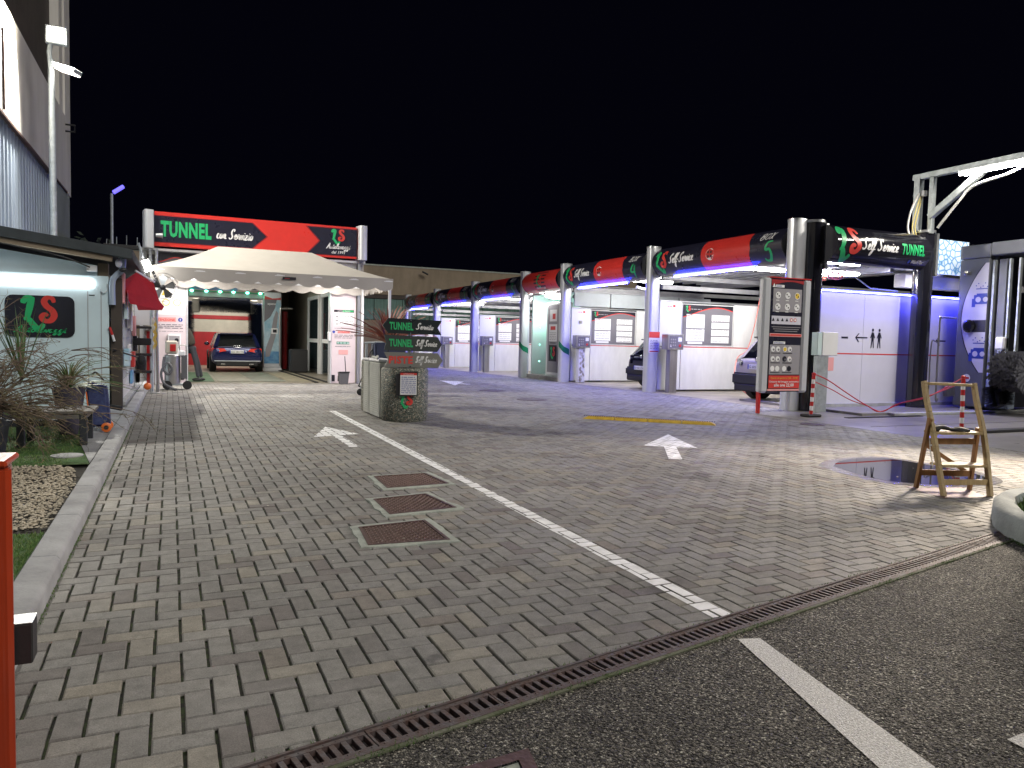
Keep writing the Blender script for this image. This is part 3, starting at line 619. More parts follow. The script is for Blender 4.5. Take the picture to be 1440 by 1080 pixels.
def pebbles(name, fn, n, s0, s1, m, seed, z):
    r = np.random.RandomState(seed); mb = MB()
    for k in range(n):
        x, y = fn(r); s = s0 + (s1 - s0) * r.rand(); ax = (s * (.7 + .6 * r.rand()), s * (.7 + .6 * r.rand()), s * .55); c, d = math.cos(r.rand() * 6), math.sin(r.rand() * 6); zz = z + r.rand() * s * .8
        base = [(1, 0, 0), (-1, 0, 0), (0, 1, 0), (0, -1, 0), (0, 0, 1), (0, 0, -1)]
        th = r.rand() * 6; c, d = math.cos(th), math.sin(th)
        vs = [((b[0] * ax[0]) * c - (b[1] * ax[1]) * d + x, (b[0] * ax[0]) * d + (b[1] * ax[1]) * c + y, b[2] * ax[2] + zz) for b in base]
        vs = [(v[0] + (r.rand() - .5) * s * .4, v[1] + (r.rand() - .5) * s * .4, v[2]) for v in vs]
        mb.add(vs, [(0, 2, 4), (2, 1, 4), (1, 3, 4), (3, 0, 4), (2, 0, 5), (1, 2, 5), (3, 1, 5), (0, 3, 5)])
    return tag(mb.obj(name, m, smooth=60), {'gravel': 'cream gravel bed behind the kerb near the orange post', 'white_pebbles': 'strip of white pebbles before the cabin wall'}[name], 'gravel', kind='stuff')
def fg(r):
    while True:
        x, y = -.76 - r.rand() * 1.9, 5.0 + r.rand() * 2.95
        e = 5.25 - .10 * math.sin(x * 9); f_ = 7.8 - .22 * math.exp(-((x + .85) / .12) ** 2)
        if e < y < f_ and x < -.75 - max(0, (y - 6.7)) * .12: return x, y
pebbles('gravel', fg, 9500, .008, .016, PEB, 4, .082)
pebbles('white_pebbles', lambda r: (-1.0 - r.rand() * 4, 11.35 + (r.rand() - .5) * .28), 1500, .02, .04, WPEB, 5, .09)
dk = thing('edging_board', 'dark edging board between the turf and the white pebbles', 'edging', (-3, 10.95, .08)); box('board', 'darkwood', dk, -7, -1.0, 10.93, 10.98, .05, .16)
dk = thing('edging_board', 'dark edging board on the cabin side of the white pebbles', 'edging', (-3, 11.7, .08)); box('board', 'darkwood', dk, -7, -1.0, 11.66, 11.71, .05, .16)

# --- square rusty covers in mortar collars
labs = ['square rusty cover nearest the camera in a broken mortar collar', 'middle one of the three square rusty covers, mortar crumbling', 'square rusty cover farthest of the three, beside the white line']
for ci, cl in enumerate(COLLARS):
    c = Vector((sum(p[0] for p in cl) / 4, sum(p[1] for p in cl) / 4, 0)); t = thing('manhole_cover', labs[ci], 'manhole cover', (c.x, c.y, 0), 'square rusty covers in the left lane')
    rr = random.Random(ci + 2); out = []
    for i in range(4):
        p, q = Vector(cl[i]), Vector(cl[(i + 1) % 4])
        for k in range(7): w = p.lerp(q, k / 7); nn = Vector((-(q - p).y, (q - p).x)).normalized(); out.append(w + nn * rr.uniform(-.018, .012))
    n = len(out); inn = [Vector((c.x, c.y)) + (p - Vector((c.x, c.y))) * .80 for p in out]
    mb = MB(); mb.add([(p.x, p.y, -.01) for p in out] + [(p.x + (c.x - p.x) * .02, p.y + (c.y - p.y) * .02, .007 + rr.uniform(-.002, .002)) for p in out] + [(p.x, p.y, .009) for p in inn], [(i, (i + 1) % n, n + (i + 1) % n, n + i) for i in range(n)] + [(n + i, n + (i + 1) % n, 2 * n + (i + 1) % n, 2 * n + i) for i in range(n)])
    mb.obj('mortar_collar', 'collar', t, smooth=0)
    fr = [c + (Vector((*p, 0)) - c) * .83 for p in cl]; fi = [c + (Vector((*p, 0)) - c) * .76 for p in cl]
    mb = MB(); mb.add([(p.x, p.y, z) for z in (.004, .012) for p in fr] + [(p.x, p.y, z) for z in (.012, .002) for p in fi], [(0, 1, 5, 4), (1, 2, 6, 5), (2, 3, 7, 6), (3, 0, 4, 7)] + [(4 + i, 4 + (i + 1) % 4, 8 + (i + 1) % 4, 8 + i) for i in range(4)] + [(8 + i, 8 + (i + 1) % 4, 12 + (i + 1) % 4, 12 + i) for i in range(4)])
    mb.obj('frame', 'rust', t, smooth=0)
    pl = [c + (Vector((*p, 0)) - c) * .75 for p in cl]; MB().add([(p.x, p.y, .006) for p in pl], [(0, 1, 2, 3)]).obj('plate', 'rust', t, smooth=0)
    mb = MB(); N = 17
    for a in range(N):
        for b in range(N):
            u, v = (a + .5) / N, (b + .5) / N; p = (pl[0] * (1 - u) + pl[1] * u) * (1 - v) + (pl[3] * (1 - u) + pl[2] * u) * v; s = .0115 if (a + b) % 2 else .006
            dx = Vector((s, .003 if (a + b) % 2 else s * .5, 0)) if (a % 2) else Vector((.003, s, 0)); dx = Vector((s * .8, s * .8, 0)) if (a + b) % 2 else Vector((s, -s, 0)); dy = Vector((-dx.y, dx.x, 0)) * .35
            mb.add([tuple(p + dx * i_ + dy * j_ + Vector((0, 0, z))) for z, q_ in ((.006, 1), (.0125, .7)) for i_, j_ in ((q_, 0), (0, q_), (-q_, 0), (0, -q_))], [(4, 5, 6, 7), (0, 1, 5, 4), (1, 2, 6, 5), (2, 3, 7, 6), (3, 0, 4, 7)])
    o = mb.obj('tread_lugs', mat('worn bright iron lug', (.26, .19, .17), .42, .5, var=.35, vs=25), t, smooth=0); o['kind'] = 'stuff'
for i, ((px_, py_), lb) in enumerate([((693, 549.5), 'round iron cover far behind the arrow sign planter'), ((748, 562), 'round iron cover left of the yellow speed bump'), ((1142, 597), 'small round iron cover right of the totem sign')]):
    p = G(px_, py_); t = thing('round_cover', lb, 'manhole cover', (p.x, p.y, gz(p.y)), 'round iron covers'); z = gz(p.y)
    rr_ = .34 if i < 2 else .2
    MB().lathe((p.x, p.y, z), [(rr_, -.01), (rr_, .006), (rr_ - .04, .007)], 28, cap=False).obj('ring', 'iron', t)
    MB().lathe((p.x, p.y, z), [(rr_ - .045, -.01), (rr_ - .045, .004)], 28).obj('lid', 'iron', t)
# cover on the asphalt at the picture's lower edge
q = [G(655, 1079), G(743, 1053), G(795, 1090)]; c0 = q[1]; u = (q[0] - q[1]).normalized(); v = Vector((-.18, -1, 0)).normalized()
t = thing('manhole_cover', 'dark iron cover frame in the asphalt beside the drain', 'manhole cover', tuple(c0))
L_ = .62
def mm(a, b, z): p = c0 + u * a + v * b; return (p.x, p.y, z)
MB().add([mm(0, 0, .003), mm(L_, 0, .003), mm(L_, L_, .003), mm(0, L_, .003), mm(.05, .05, .005), mm(L_ - .05, .05, .005), mm(L_ - .05, L_ - .05, .005), mm(.05, L_ - .05, .005)], [(0, 4, 5, 1), (1, 5, 6, 2), (2, 6, 7, 3), (3, 7, 4, 0)]).obj('frame', 'rust', t, smooth=0)
MB().add([mm(.054, .054, .0), mm(L_ - .054, .054, .0), mm(L_ - .054, L_ - .054, .0), mm(.054, L_ - .054, .0)], [(0, 1, 2, 3)]).obj('plate', 'collar', t, smooth=0)

# --- yellow rubber speed bump in four lengths
a, b = G(820, 588), G(1007, 597.5); t = thing('speed_bump', 'worn yellow rubber speed bump lying across the right lane', 'speed bump', tuple((a + b) / 2)); d = (b - a); ln = d.length; d.normalize(); nn = Vector((-d.y, d.x, 0))
for k in range(4):
    s0, s1 = ln * k / 4 + .006, ln * (k + 1) / 4 - .006; mb = MB(); pr = [(-.12, 0), (-.09, .028), (-.03, .048), (.03, .048), (.09, .028), (.12, 0)]; n = len(pr)
    e0_, e1_ = (.10 if k == 0 else 0), (.10 if k == 3 else 0)
    vs = [a + d * (s0 + e0_ * z / .05) + nn * t_ + Vector((0, 0, z + .001)) for t_, z in pr] + [a + d * (s1 - e1_ * z / .05) + nn * t_ + Vector((0, 0, z + .001)) for t_, z in pr]
    mb.add(vs, [tuple(range(n)), tuple(reversed(range(n, 2 * n)))] + [(i, i + n, (i + 1) % n + n, (i + 1) % n) for i in range(n)]); seg = mb.obj('segment', 'lime', t)
    mb = MB(); q = 14
    for i in range(q): s = s0 + .02 + (s1 - s0 - .04) * i / (q - 1); mb.bar(tuple(a + d * s + nn * -.045 + Vector((0, 0, .05))), tuple(a + d * s + nn * .045 + Vector((0, 0, .05))), .016, .008)
    mb.obj('ribs', 'rubber', seg)
# --- puddle
pp = [G(*q) for q in ((1172, 656), (1180, 649), (1205, 645), (1240, 644.5), (1275, 649), (1310, 655), (1350, 662), (1385, 671), (1392, 679), (1350, 683), (1300, 681), (1262, 678), (1230, 673), (1200, 665))]
pp = smooth_line(pp + [pp[0]], 4)[:-1]
WAT = mat('shallow water', (.02, .02, .022), .015, spec=1.0)
tag(MB().add([(p.x, p.y, .0042) for p in pp], [tuple(range(len(pp)))]).obj('puddle', WAT, smooth=0), 'shallow puddle on the pavers behind the wooden stepladder', 'puddle', kind='structure')
wetm = mat('wet paver film', (.22, .21, .23), .13, spec=1.0, alpha=.55)
cxp = sum((p.x for p in pp), 0) / len(pp); cyp = sum((p.y for p in pp), 0) / len(pp)
wr = [(p.x + (p.x - cxp) * .10 + (.05 if p.x > cxp else -.07) * math.copysign(1, 1), p.y + (.10 if p.y > cyp else -.06)) for p in pp]
tag(MB().add([(x, y, .0034) for x, y in wr], [tuple(range(len(wr)))]).obj('wet_patch', wetm, smooth=0), 'wet rim of the pavers around the puddle', 'wet patch', kind='structure')

# ================================================================== SELF-SERVICE BOX ROW
PY = [11.9, 17.1, 22.1, 25.3, 30.45, 35.7, 40.9]; PX = 11.66; PH = 3.87
def fcurve(v, H=.72, bulge=.28):            # convex printed fascia: v along its height
    t = v / H; return PX - .05 - bulge * math.sin(math.pi * min(1, max(0, t))) ** .75
def fas(yfar, zb): return lambda u, v, h=0.0: (fcurve(v) - h, yfar - u, zb + v)
names_box = {0: '5', 1: '4', 3: '3', 4: '2', 5: '1'}
post_lab = ['silver column at the near end of the box row, behind the totem sign', 'silver column between box 5 and box 4 with a small notice', 'silver column with a green stripe on the left of box 4', 'silver column with a green stripe on the far side of the change kiosk', 'silver column between box 3 and box 2', 'silver column between box 2 and box 1', 'silver column at the far end of the box row']
for i, y in enumerate(PY):
    cx0 = PX
    if i == 0: y = 11.80; cx0 = 11.50
    z = gz(y); t = thing('column', post_lab[i], 'column', (PX, y, z), 'silver columns of the box row')
    mb = MB(); pr = [(cx0 + .175 * math.copysign(abs(math.cos(a)) ** .6, math.cos(a)), y + .145 * math.copysign(abs(math.sin(a)) ** .6, math.sin(a))) for a in [2 * math.pi * k / 28 for k in range(28)]]
    n = 28; mb.add([(p[0], p[1], z - .02) for p in pr] + [(p[0], p[1], z + PH) for p in pr], [(k, (k + 1) % n, n + (k + 1) % n, n + k) for k in range(n)] + [tuple(range(n, 2 * n))])
    mb.obj('shaft', 'silver', t)
    mb = MB(); mb.add([(cx0 + (p[0] - cx0) * 1.05, y + (p[1] - y) * 1.05, z + PH - .01) for p in pr] + [(cx0 + (p[0] - cx0) * 1.05, y + (p[1] - y) * 1.05, z + PH + .03) for p in pr], [(k, (k + 1) % n, n + (k + 1) % n, n + k) for k in range(n)] + [tuple(range(n, 2 * n)), tuple(reversed(range(n)))]); mb.obj('cap', 'alu', t)
    if i in (2, 3):
        mb = MB(); k = 10; cs = []
        for j in range(k + 1):
            a = math.radians(150 + 150 * j / k); cs.append((PX + .178 * math.copysign(abs(math.cos(a)) ** .6, math.cos(a)), y + .148 * math.copysign(abs(math.sin(a)) ** .6, math.sin(a)), 1.30 - .32 * j / k))
        mb.add([(p[0], p[1], z + p[2] - .10) for p in cs] + [(p[0], p[1], z + p[2] + .10) for p in cs], [(j, j + 1, k + 2 + j, k + 1 + j) for j in range(k)]); mb.obj('green_stripe', 'greendark', t, smooth=0)
    if i == 1:
        fn = lambda u, v, h=0: (PX - .185 + u, y - .150 - h, z + v)
        rects(t, fn, [(.02, 1.05, .36, 1.62)], 'whitetext', 'notice'); rects(t, fn, [(.02, 1.46, .36, 1.62), (.05, 1.08, .33, 1.11)], 'redtext', 'notice_band', h=.008); rects(t, fn, sum([dashes(.06, .32, 1.16 + .045 * k, 4, .018, k) for k in range(6)], []), 'greyprint', 'notice_print', h=.009)

def fascia(i, kiosk=False):
    y0, y1 = PY[i] + (.12 if i else .15), PY[i + 1] - .42; z = gz((y0 + y1) / 2); zb = z + 3.06; L = y1 - y0
    nm = names_box.get(i)
    lb = 'red curved fascia with a dark logo square above the change kiosk' if kiosk else 'dark and red curved fascia over ' + {0: 'the near box with the silver suv', 1: 'the box with the black car', 3: 'the box just beyond the change kiosk', 4: 'the second box beyond the change kiosk', 5: 'the farthest box behind the arrow signs'}[i]
    t = thing('fascia', lb, 'fascia sign', (PX, (y0 + y1) / 2, zb), 'curved fascias along the box row'); fn = fas(y1, zb)
    mb = MB(); n = 14; H = .72
    pr = [(fcurve(H * k / n), zb + H * k / n) for k in range(n + 1)] + [(PX + .10, zb + H), (PX + .10, zb)]; m = len(pr)
    mb.add([(p[0], y0, p[1]) for p in pr] + [(p[0], y1, p[1]) for p in pr], [(k, (k + 1) % m, m + (k + 1) % m, m + k) for k in range(m)])
    mb.obj('shell', 'red' if kiosk else 'navy', t)
    for ye, s in ((y0 - .006, -1), (y1 + .006, 1)):
        e = MB(); cxm, czm = sum(p[0] for p in pr) / m, zb + H / 2
        e.add([(cxm + (p[0] - cxm) * 1.03, ye - .006, czm + (p[1] - czm) * 1.03) for p in pr] + [(cxm + (p[0] - cxm) * 1.03, ye + .006, czm + (p[1] - czm) * 1.03) for p in pr], [tuple(range(m)), tuple(reversed(range(m, 2 * m)))] + [(k, (k + 1) % m, m + (k + 1) % m, m + k) for k in range(m)])
        e.obj('end_cap', 'black', t, smooth=0)
    if kiosk:
        rects(t, fn, [(L * .36, .05, L * .68, .66)], 'blacktext', 'logo_square', h=.004)
        logo(t, fn, L * .44, .22, .36); mb = MB(); cursive(mb, lambda u, v, h=0: fn(u, v, h), 'Autolavaggi', L * .385, .11, .07, .008, w=.13, fit=L * .27); mb.obj('lettering', 'whitetext', t, smooth=0)
    else:
        sh = [(.40 * L, 0), (.79 * L, 0)]
        mb = MB(); nn = 12
        for a in range(nn):                                            # red field with arrow-shaped ends
            v0, v1 = .012 + .70 * a / nn, .012 + .70 * (a + 1) / nn
            f0 = lambda v: .43 * L - .0 + .20 * abs(v - .36) * -.7 + .03; g0 = lambda v: .80 * L - .42 * abs(v - .36)
            for b in range(10):
                ua, ub = [lambda v, k=k: f0(v) + (g0(v) - f0(v)) * k / 10 for k in (b, b + 1)]
                mb.add([fn(ua(v0), v0, .004), fn(ub(v0), v0, .004), fn(ub(v1), v1, .004), fn(ua(v1), v1, .004)], [(0, 1, 2, 3)])
        mb.obj('red_field', 'red', t, smooth=60)
        logo(t, fn, .16, .17, .42)
        mb = MB(); cursive(mb, fn, 'Self-Service', .72, .28, .24, .006, w=.13, fit=1.05 * L / 4.9); mb.obj('lettering', 'whitetext', t, smooth=0)
        discs(t, fn, [(.505 * L, .36, .14)], 'whitetext', 'roundel', h=.006, n=24)
        rects(t, fn, [(.505 * L - .09, .35, .505 * L + .09, .37), (.505 * L - .01, .27, .505 * L + .01, .45)], 'redtext', 'roundel_cross', h=.009)
        discs(t, fn, [(.505 * L - .05, .41, .03), (.505 * L + .05, .41, .03), (.505 * L - .05, .31, .03), (.505 * L + .05, .31, .03)], 'blacktext', 'roundel_mark', h=.010, n=10)
        mb = MB(); cursive(mb, fn, 'BOX', .85 * L, .50, .14, .006, w=.11, fit=.42); mb.obj('lettering', 'whitetext', t, smooth=0)
        mb = MB(); cursive(mb, fn, nm, .87 * L, .06, .40, .006, w=.12, fit=.30); mb.obj('number', 'green', t, smooth=0, label='green number ' + nm)
        # led strip under the fascia
        la, lb_ = y0 + L * .20, y1 - L * .16
        s = tubeo('led_strip', 'blueled', t, [(PX - .14, la, zb - .020), (PX - .14, lb_, zb - .020)], .030, 8); tubeo('led_core', 'bluecore', s, [(PX - .170, la + .02, zb - .022), (PX - .170, lb_ - .02, zb - .022)], .010, 6)
        area_dir('box_led_light', (PX - .165, (la + lb_) / 2, zb - .058), (-.45, 0, -1), (0, 1, 0), lb_ - la, .035, 85, (.035, .03, 1.0))
for i in range(6): fascia(i, i == 2)

board_lab = {0: 'the near box with the silver suv', 1: 'the box with the black car', 3: 'the box just beyond the change kiosk', 4: 'the second box beyond the change kiosk', 5: 'the farthest box behind the arrow signs'}
def divider(i):                                                        # wall on the far side of bay i, seen from the yard
    y = PY[i + 1]; z = gz(y); nm = board_lab.get(i, 'kiosk')
    t = thing('partition_wall', 'white partition with programme board in ' + nm, 'partition', (13.9, y, z), 'white partitions between the wash boxes')
    Yf = y - .06
    xs = [11.9, 12.55, 14.35, 15.35, 16.4]
    box('lower_panel', 'panel', t, 12.62, 16.4, Yf, Yf + .06, z + .05, z + 1.22); box('lower_panel', 'white', t, 11.88, 12.6, Yf, Yf + .06, z + .05, z + 1.22)
    box('upper_panel', 'white', t, 11.88, 12.6, Yf, Yf + .06, z + 1.245, z + 2.45)
    box('upper_panel', 'panel', t, 12.62, 14.40, Yf + .012, Yf + .06, z + 1.245, z + 2.42); box('upper_panel', 'panel', t, 14.42, 15.4, Yf, Yf + .06, z + 1.245, z + 2.45); box('upper_panel', 'panel', t, 15.42, 16.4, Yf, Yf + .06, z + 1.245, z + 2.45)
    box('top_rail', 'alu', t, 11.88, 16.4, Yf - .01, Yf + .07, z + 2.455, z + 2.49); box('red_line', 'redtext', t, 12.62, 16.4, Yf - .004, Yf - .001, z + 1.222, z + 1.243, bevel=0)
    fn = lambda u, v, h=0: (12.64 + u, Yf - .002 - h, z + 1.30 + v)
    bw, bh = 1.72, 1.10; bd = rects(t, fn, [(0, 0, bw, bh)], 'slateprint', 'programme_board', h=.002)
    mb = MB(); n = 12
    cv = [(bw * k / n, bh - .22 + .16 * math.sin(k / n * 3.6 - .9)) for k in range(n + 1)]
    mb.add([fn(u, v, .0045) for u, v in cv] + [fn(u, bh, .0045) for u, v in cv], [(k, k + 1, n + 2 + k, n + 1 + k) for k in range(n)]); mb.obj('dark_band', 'blacktext', bd, smooth=0)
    mb = MB(); mb.add([fn(u, v - .012, .006) for u, v in cv] + [fn(u, v + .012, .006) for u, v in cv], [(k, k + 1, n + 2 + k, n + 1 + k) for k in range(n)]); mb.obj('red_curve', 'redtext', bd, smooth=0)
    L = []
    for a, (w0, w1) in enumerate(((.12, .74), (.98, 1.60))):
        if a == 0: L += [(w0, .46, w1, .84), (w0, .10, w1, .43), (w0 + .06, .02, w1 - .06, .085)]
        else: L += [(w0, .66, w1, .84)] + [(w0, .06 + .20 * k, w1, .06 + .20 * k + .17) for k in range(3)]
    rects(bd, fn, L, 'whitetext', 'white_box', h=.006)
    D = []
    for a, (w0, w1) in enumerate(((.12, .74), (.98, 1.60))):
        for k in range(9): D += dashes(w0 + .05, w1 - .05, .09 + .082 * k, 5, .016, 31 * k + a)
    rects(bd, fn, D, 'greyprint', 'print', h=.0085)
    g2 = lambda u, v, h=0: fn(u, v, h); mb = MB()
    put_text(mb, g2, 'PROGRAMMI', 1.29, .785, .06, h=.010, align='c'); put_text(mb, g2, 'PROGRAMMI', .43, .785, .06, h=.010, align='c'); mb.obj('print', 'blacktext', bd, smooth=0)
    logo(bd, fn, .10, .93, .13, h=.008); rects(bd, fn, dashes(.26, .62, .97, 3, .02, 3), 'greyprint', 'print', h=.0085)
    fn3 = lambda u, v, h=0: (12.1 + u, Yf - .002 - h, z + 2.28 + v); rects(t, fn3, [(0, 0, .32, .11)], 'whitetext', 'small_label', h=.003); rects(t, fn3, [(.20, .03, .28, .09)] + dashes(.02, .17, .04, 3, .02, 2), 'redtext', 'print', h=.006)
    if i == 1: box('lock', 'steel', t, 12.15, 12.27, Yf - .03, Yf, z + 1.95, z + 2.05)
    # beams above the partition
    for k, zz in enumerate((2.78, 3.05)): box('beam', 'shadebeam', t, 11.95, 21.5, y - .05, y + .05, z + zz, z + zz + .12)
for i in (0, 1, 3, 4, 5): divider(i)
def console(i):
    y = PY[i + 1] - .42; z = gz(y); x = 12.06; nm = board_lab[i]
    t = thing('coin_console', 'steel coin console on a post in ' + nm, 'coin console', (x, y, z), 'coin consoles of the wash boxes')
    box('post', 'steel' if i != 1 else 'lilac', t, x - .12, x + .12, y - .09, y + .09, z, z + 1.15)
    b = box('housing', 'steel', t, x - .26, x + .26, y - .16, y + .12, z + 1.15, z + 1.56, bevel=.012)
    fn = lambda u, v, h=0: (x - .23 + u, y - .162 - h, z + 1.17 + v)
    rects(b, fn, [(.02, .02, .44, .34)], 'slateprint', 'front_plate'); rects(b, fn, [(.30, .20, .42, .31), (.05, .05, .09, .12)], 'whitetext', 'display', h=.007)
    discs(b, fn, [(.08 + .065 * (k % 3), .10 + .075 * (k // 3), .022) for k in range(9)], 'steel', 'buttons', h=.008, n=10); discs(b, fn, [(.36, .09, .04)], 'redpaint', 'knob', h=.010)
    if i == 1:
        mb = MB(); r = random.Random(4)
        for k in range(34): u, v = r.uniform(-.085, .085), .06 + 1.02 * k / 34; mb.add([(x + u + .035 * math.cos(2 * math.pi * q / 8), y - .093, z + v + .04 * math.sin(2 * math.pi * q / 8)) for q in range(8)], [tuple(range(8))])
        mb.obj('bubble_print', mat('light bubble print', (.5, .5, .5), .5, col2=(.25, .2, .16), vs=18), t, smooth=0)
        MB().lathe((x, y, z), [(.17, 0), (.17, .02), (.10, .03)], 20).obj('foot', 'steel', t)
for i in (0, 1, 3, 4, 5): console(i)
# ceilings, tubes, roof of the bays
for i in (0, 1, 3, 4, 5):
    y0, y1 = PY[i], PY[i + 1]; ym = (y0 + y1) / 2; z = gz(ym) + 3.42; nm = board_lab[i]
    t = thing('bay_ceiling', 'ribbed sheet canopy over ' + nm, 'canopy', (16, ym, z), 'canopies over the wash boxes')
    box('deck', 'ceil', t, 11.75, 17.2, y0 + .02, y1 - .02, z + .10, z + .14)
    for k in range(9): x = 12.1 + k * .6; box('rib', 'ceil', t, x, x + .14, y0 + .03, y1 - .03, z + .03, z + .098)
    box('edge_beam', 'shadebeam', t, 17.1, 17.3, y0 + .02, y1 - .02, z - .15, z + .14); box('front_gutter', 'alu', t, 11.80, 11.98, y0 + .25, y1 - .25, z - .32, z + .08)
    for k, (fy, fx) in enumerate(((.36, 12.3), (.72, 12.3))):
        yy = y0 + (y1 - y0) * fy; f = thing('tube_light', ('nearer' if k == 0 else 'farther') + ' lit tube fitting in ' + nm, 'ceiling light', (fx + 1.2, yy, z), 'tube lights under the box canopies')
        box('body', 'white', f, fx, fx + 2.6, yy - .09, yy + .09, z - .04, z + .02)
        for s in (-.05, .05): tubeo('tube', 'tubew', f, [(fx + .05, yy + s, z - .065), (fx + 2.55, yy + s, z - .065)], .022, 8)
        area_dir('tube_glow', (fx + 1.3, yy, z - .12), (0, 0, -1), (1, 0, 0), 2.5, .15, 66 if i == 0 else 48, (1, .97, .92))
# back wall of the box row and what is seen above the partitions
bw_ = thing('rear_screen', 'dark grey screen closing the backs of the wash boxes', 'screen', (21, 26, 0)); box('sheet', 'machine', bw_, 17.35, 17.4, 12.5, 47, -.3, 2.4); box('rail', 'shadebeam', bw_, 17.3, 17.45, 12.5, 47, 2.4, 2.6)
# spray booms with coiled hose
def boom(i, fx, dy, pink, lb):
    y = PY[i] + (PY[i + 1] - PY[i]) * dy; z = gz(y) + 3.12; x = fx
    t = thing('spray_boom', lb, 'spray boom', (x, y, z + .3), 'ceiling booms in the wash boxes')
    tubeo('pivot', 'steel', t, [(x, y, z + .3), (x, y, z + .05)], .03)
    tubeo('arm', 'whitehose', t, smooth_line([(x, y, z + .06), (x - .3, y - .05, z + .03), (x - .55, y - .12, z - .14), (x - .95, y - .2, z - .10)]), .045)
    if pink:
        c = [(x - .1 + .28 * math.cos(a) - .02 * a, y - .05 + .16 * math.sin(a), z - .02 - .012 * a + .07 * math.sin(a * .5)) for a in [k * .45 for k in range(34)]]; tubeo('hose', 'pinkhose', t, smooth_line(c, 2), .028, 6)
boom(0, 14.3, .35, True, 'white spray boom with a pink coiled hose in box 5'); boom(1, 13.6, .5, False, 'white spray boom above the black car'); boom(3, 13.4, .45, False, 'white spray boom in the box just beyond the change kiosk'); boom(4, 13.2, .5, False, 'white spray boom in the second box beyond the change kiosk')
# kiosk-side wall of box 4: taller, with frosted panels
k4 = thing('kiosk_side_wall', 'grey frosted panels above the partition of box 4', 'partition', (14, 22.2, 2.5)); z = gz(22)
for k in range(4): box('frosted_panel', 'frost', k4, 11.95 + k * 1.4, 13.31 + k * 1.4, 22.0, 22.05, z + 2.52, z + 2.98)
box('beam', 'shadebeam', k4, 11.9, 17.2, 21.99, 22.1, z + 2.985, z + 3.04)
# lance hose hanging by the partition in box 5
t = thing('lance_hose', 'thin pink lance hose hanging down beside the silver car', 'hose', (14.8, 16.8, 0)); tubeo('hose', 'pinkhose', t, smooth_line([(15.2, 16.9, 2.7), (15.0, 16.85, 1.9), (14.55, 16.6, 1.2), (13.9, 16.2, 1.0), (13.3, 15.6, .75), (13.05, 15.3, .35), (13.3, 15.1, .06)]), .012, 6)
t = thing('hose_pole', 'grey steel pole holding the lance in box 5', 'pole', (15.25, 16.9, 0)); tubeo('pole', 'galv', t, [(15.25, 16.9, 0), (15.25, 16.9, 3.1)], .06, 10); tubeo('coiled_cable', 'whitehose', t, [(15.5 + .04 * math.cos(a) + .010 * a, 16.75 + .04 * math.sin(a), 2.4 - a * .011) for a in [k * .8 for k in range(110)]], .01, 5)

# ------------------------------------------------------------------ change kiosk between box 4 and box 3
y0, y1 = PY[2], PY[3]; z = gz(23.7); kx = 13.0
t = thing('change_kiosk', 'change kiosk with green led dots between box 4 and box 3', 'kiosk', (12.5, 23.7, z))
box('step', 'concrete', t, 11.7, 13.2, y0 + .2, y1 - .2, z, z + .14)
sw = box('side_wall', 'mint', t, 11.85, kx + .5, y1 - .32, y1 - .24, z + .14, z + 3.1); box('rear_wall', 'mint', t, kx + .4, kx + .48, y0 + .2, y1 - .35, z + .14, z + 3.1); box('soffit', 'white', t, 11.8, kx + .5, y0 + .1, y1 - .1, z + 3.0, z + 3.05)
box('near_wall', 'white', t, 12.3, kx + .4, y0 + .12, y0 + .18, z + .14, z + 3.0)
mb = MB()
for a in range(2):
    for b in range(4): mb.sphere((12.15 + a * .62, y1 - .335, z + .6 + b * .62), .026, 8, 5)
mb.obj('led_dots', mat('pale green led', (.4, 1, .8), .5, emit=(.35, 1.0, .75), es=2.5), t, smooth=30)['kind'] = 'stuff'; box('led_shelf', 'greenled', t, kx + .05, kx + .38, y1 - .9, y1 - .36, z + 1.30, z + 1.33)
box('counter', 'steel', t, kx - .1, kx + .38, y1 - 1.0, y1 - .36, z + .14, z + 1.28); box('niche', 'glass', t, kx + .34, kx + .40, y1 - .95, y1 - .45, z + 1.45, z + 2.0); box('dispenser', 'dark', t, kx + .15, kx + .39, y1 - .85, y1 - .45, z + 2.05, z + 2.5)
X0 = 12.0
dd = box('machine_front', 'white', t, X0, X0 + .5, y0 + 1.0, y0 + 2.05, z + .14, z + 2.72, bevel=.02)
fn = lambda u, v, h=0: (X0 - .003 - h, y0 + 1.99 - u, z + .20 + v)
rects(dd, fn, [(.08, .06, .91, 2.42)], 'greyprint', 'grey_front'); rects(dd, fn, [(.22, 1.85, .76, 2.26), (.18, 1.15, .80, 1.75)], 'whitetext', 'notice', h=.008); rects(dd, fn, [(.30, 1.55, .68, 1.68), (.44, 1.93, .66, 2.12)], 'redtext', 'print', h=.011)
rects(dd, fn, sum([dashes(.24, .74, 1.2 + .06 * k, 4, .02, k) for k in range(5)], []), 'greyprint', 'print', h=.011); rects(dd, fn, [(.20, .45, .80, 1.02)], 'blacktext', 'logo_plate', h=.008); logo(dd, fn, .34, .62, .32, h=.012); rects(dd, fn, [(.28, 1.08, .72, 1.11)], 'blacktext', 'slot', h=.009)
MB().sphere((12.1, 23.9, z + 2.96), (.26, .26, .05), 14, 6).obj('lamp', 'spotw', t); area('kiosk_light', (12.1, 23.9, z + 2.90), (11.6, 23.8, 0), .4, .4, 70, (.93, 1, 1))
area_dir('kiosk_green', (12.7, y1 - .6, z + 1.5), (-.3, -.3, 1), (1, 0, 0), .5, .1, 1.2, (.1, 1, .5))

# ================================================================== TOTEM SIGN at the head of the row
a = G(1065, 576); t = thing('totem_sign', 'tall totem sign with picture panels and a red opening hours plate, standing on red legs', 'sign', (a.x, a.y, 0))
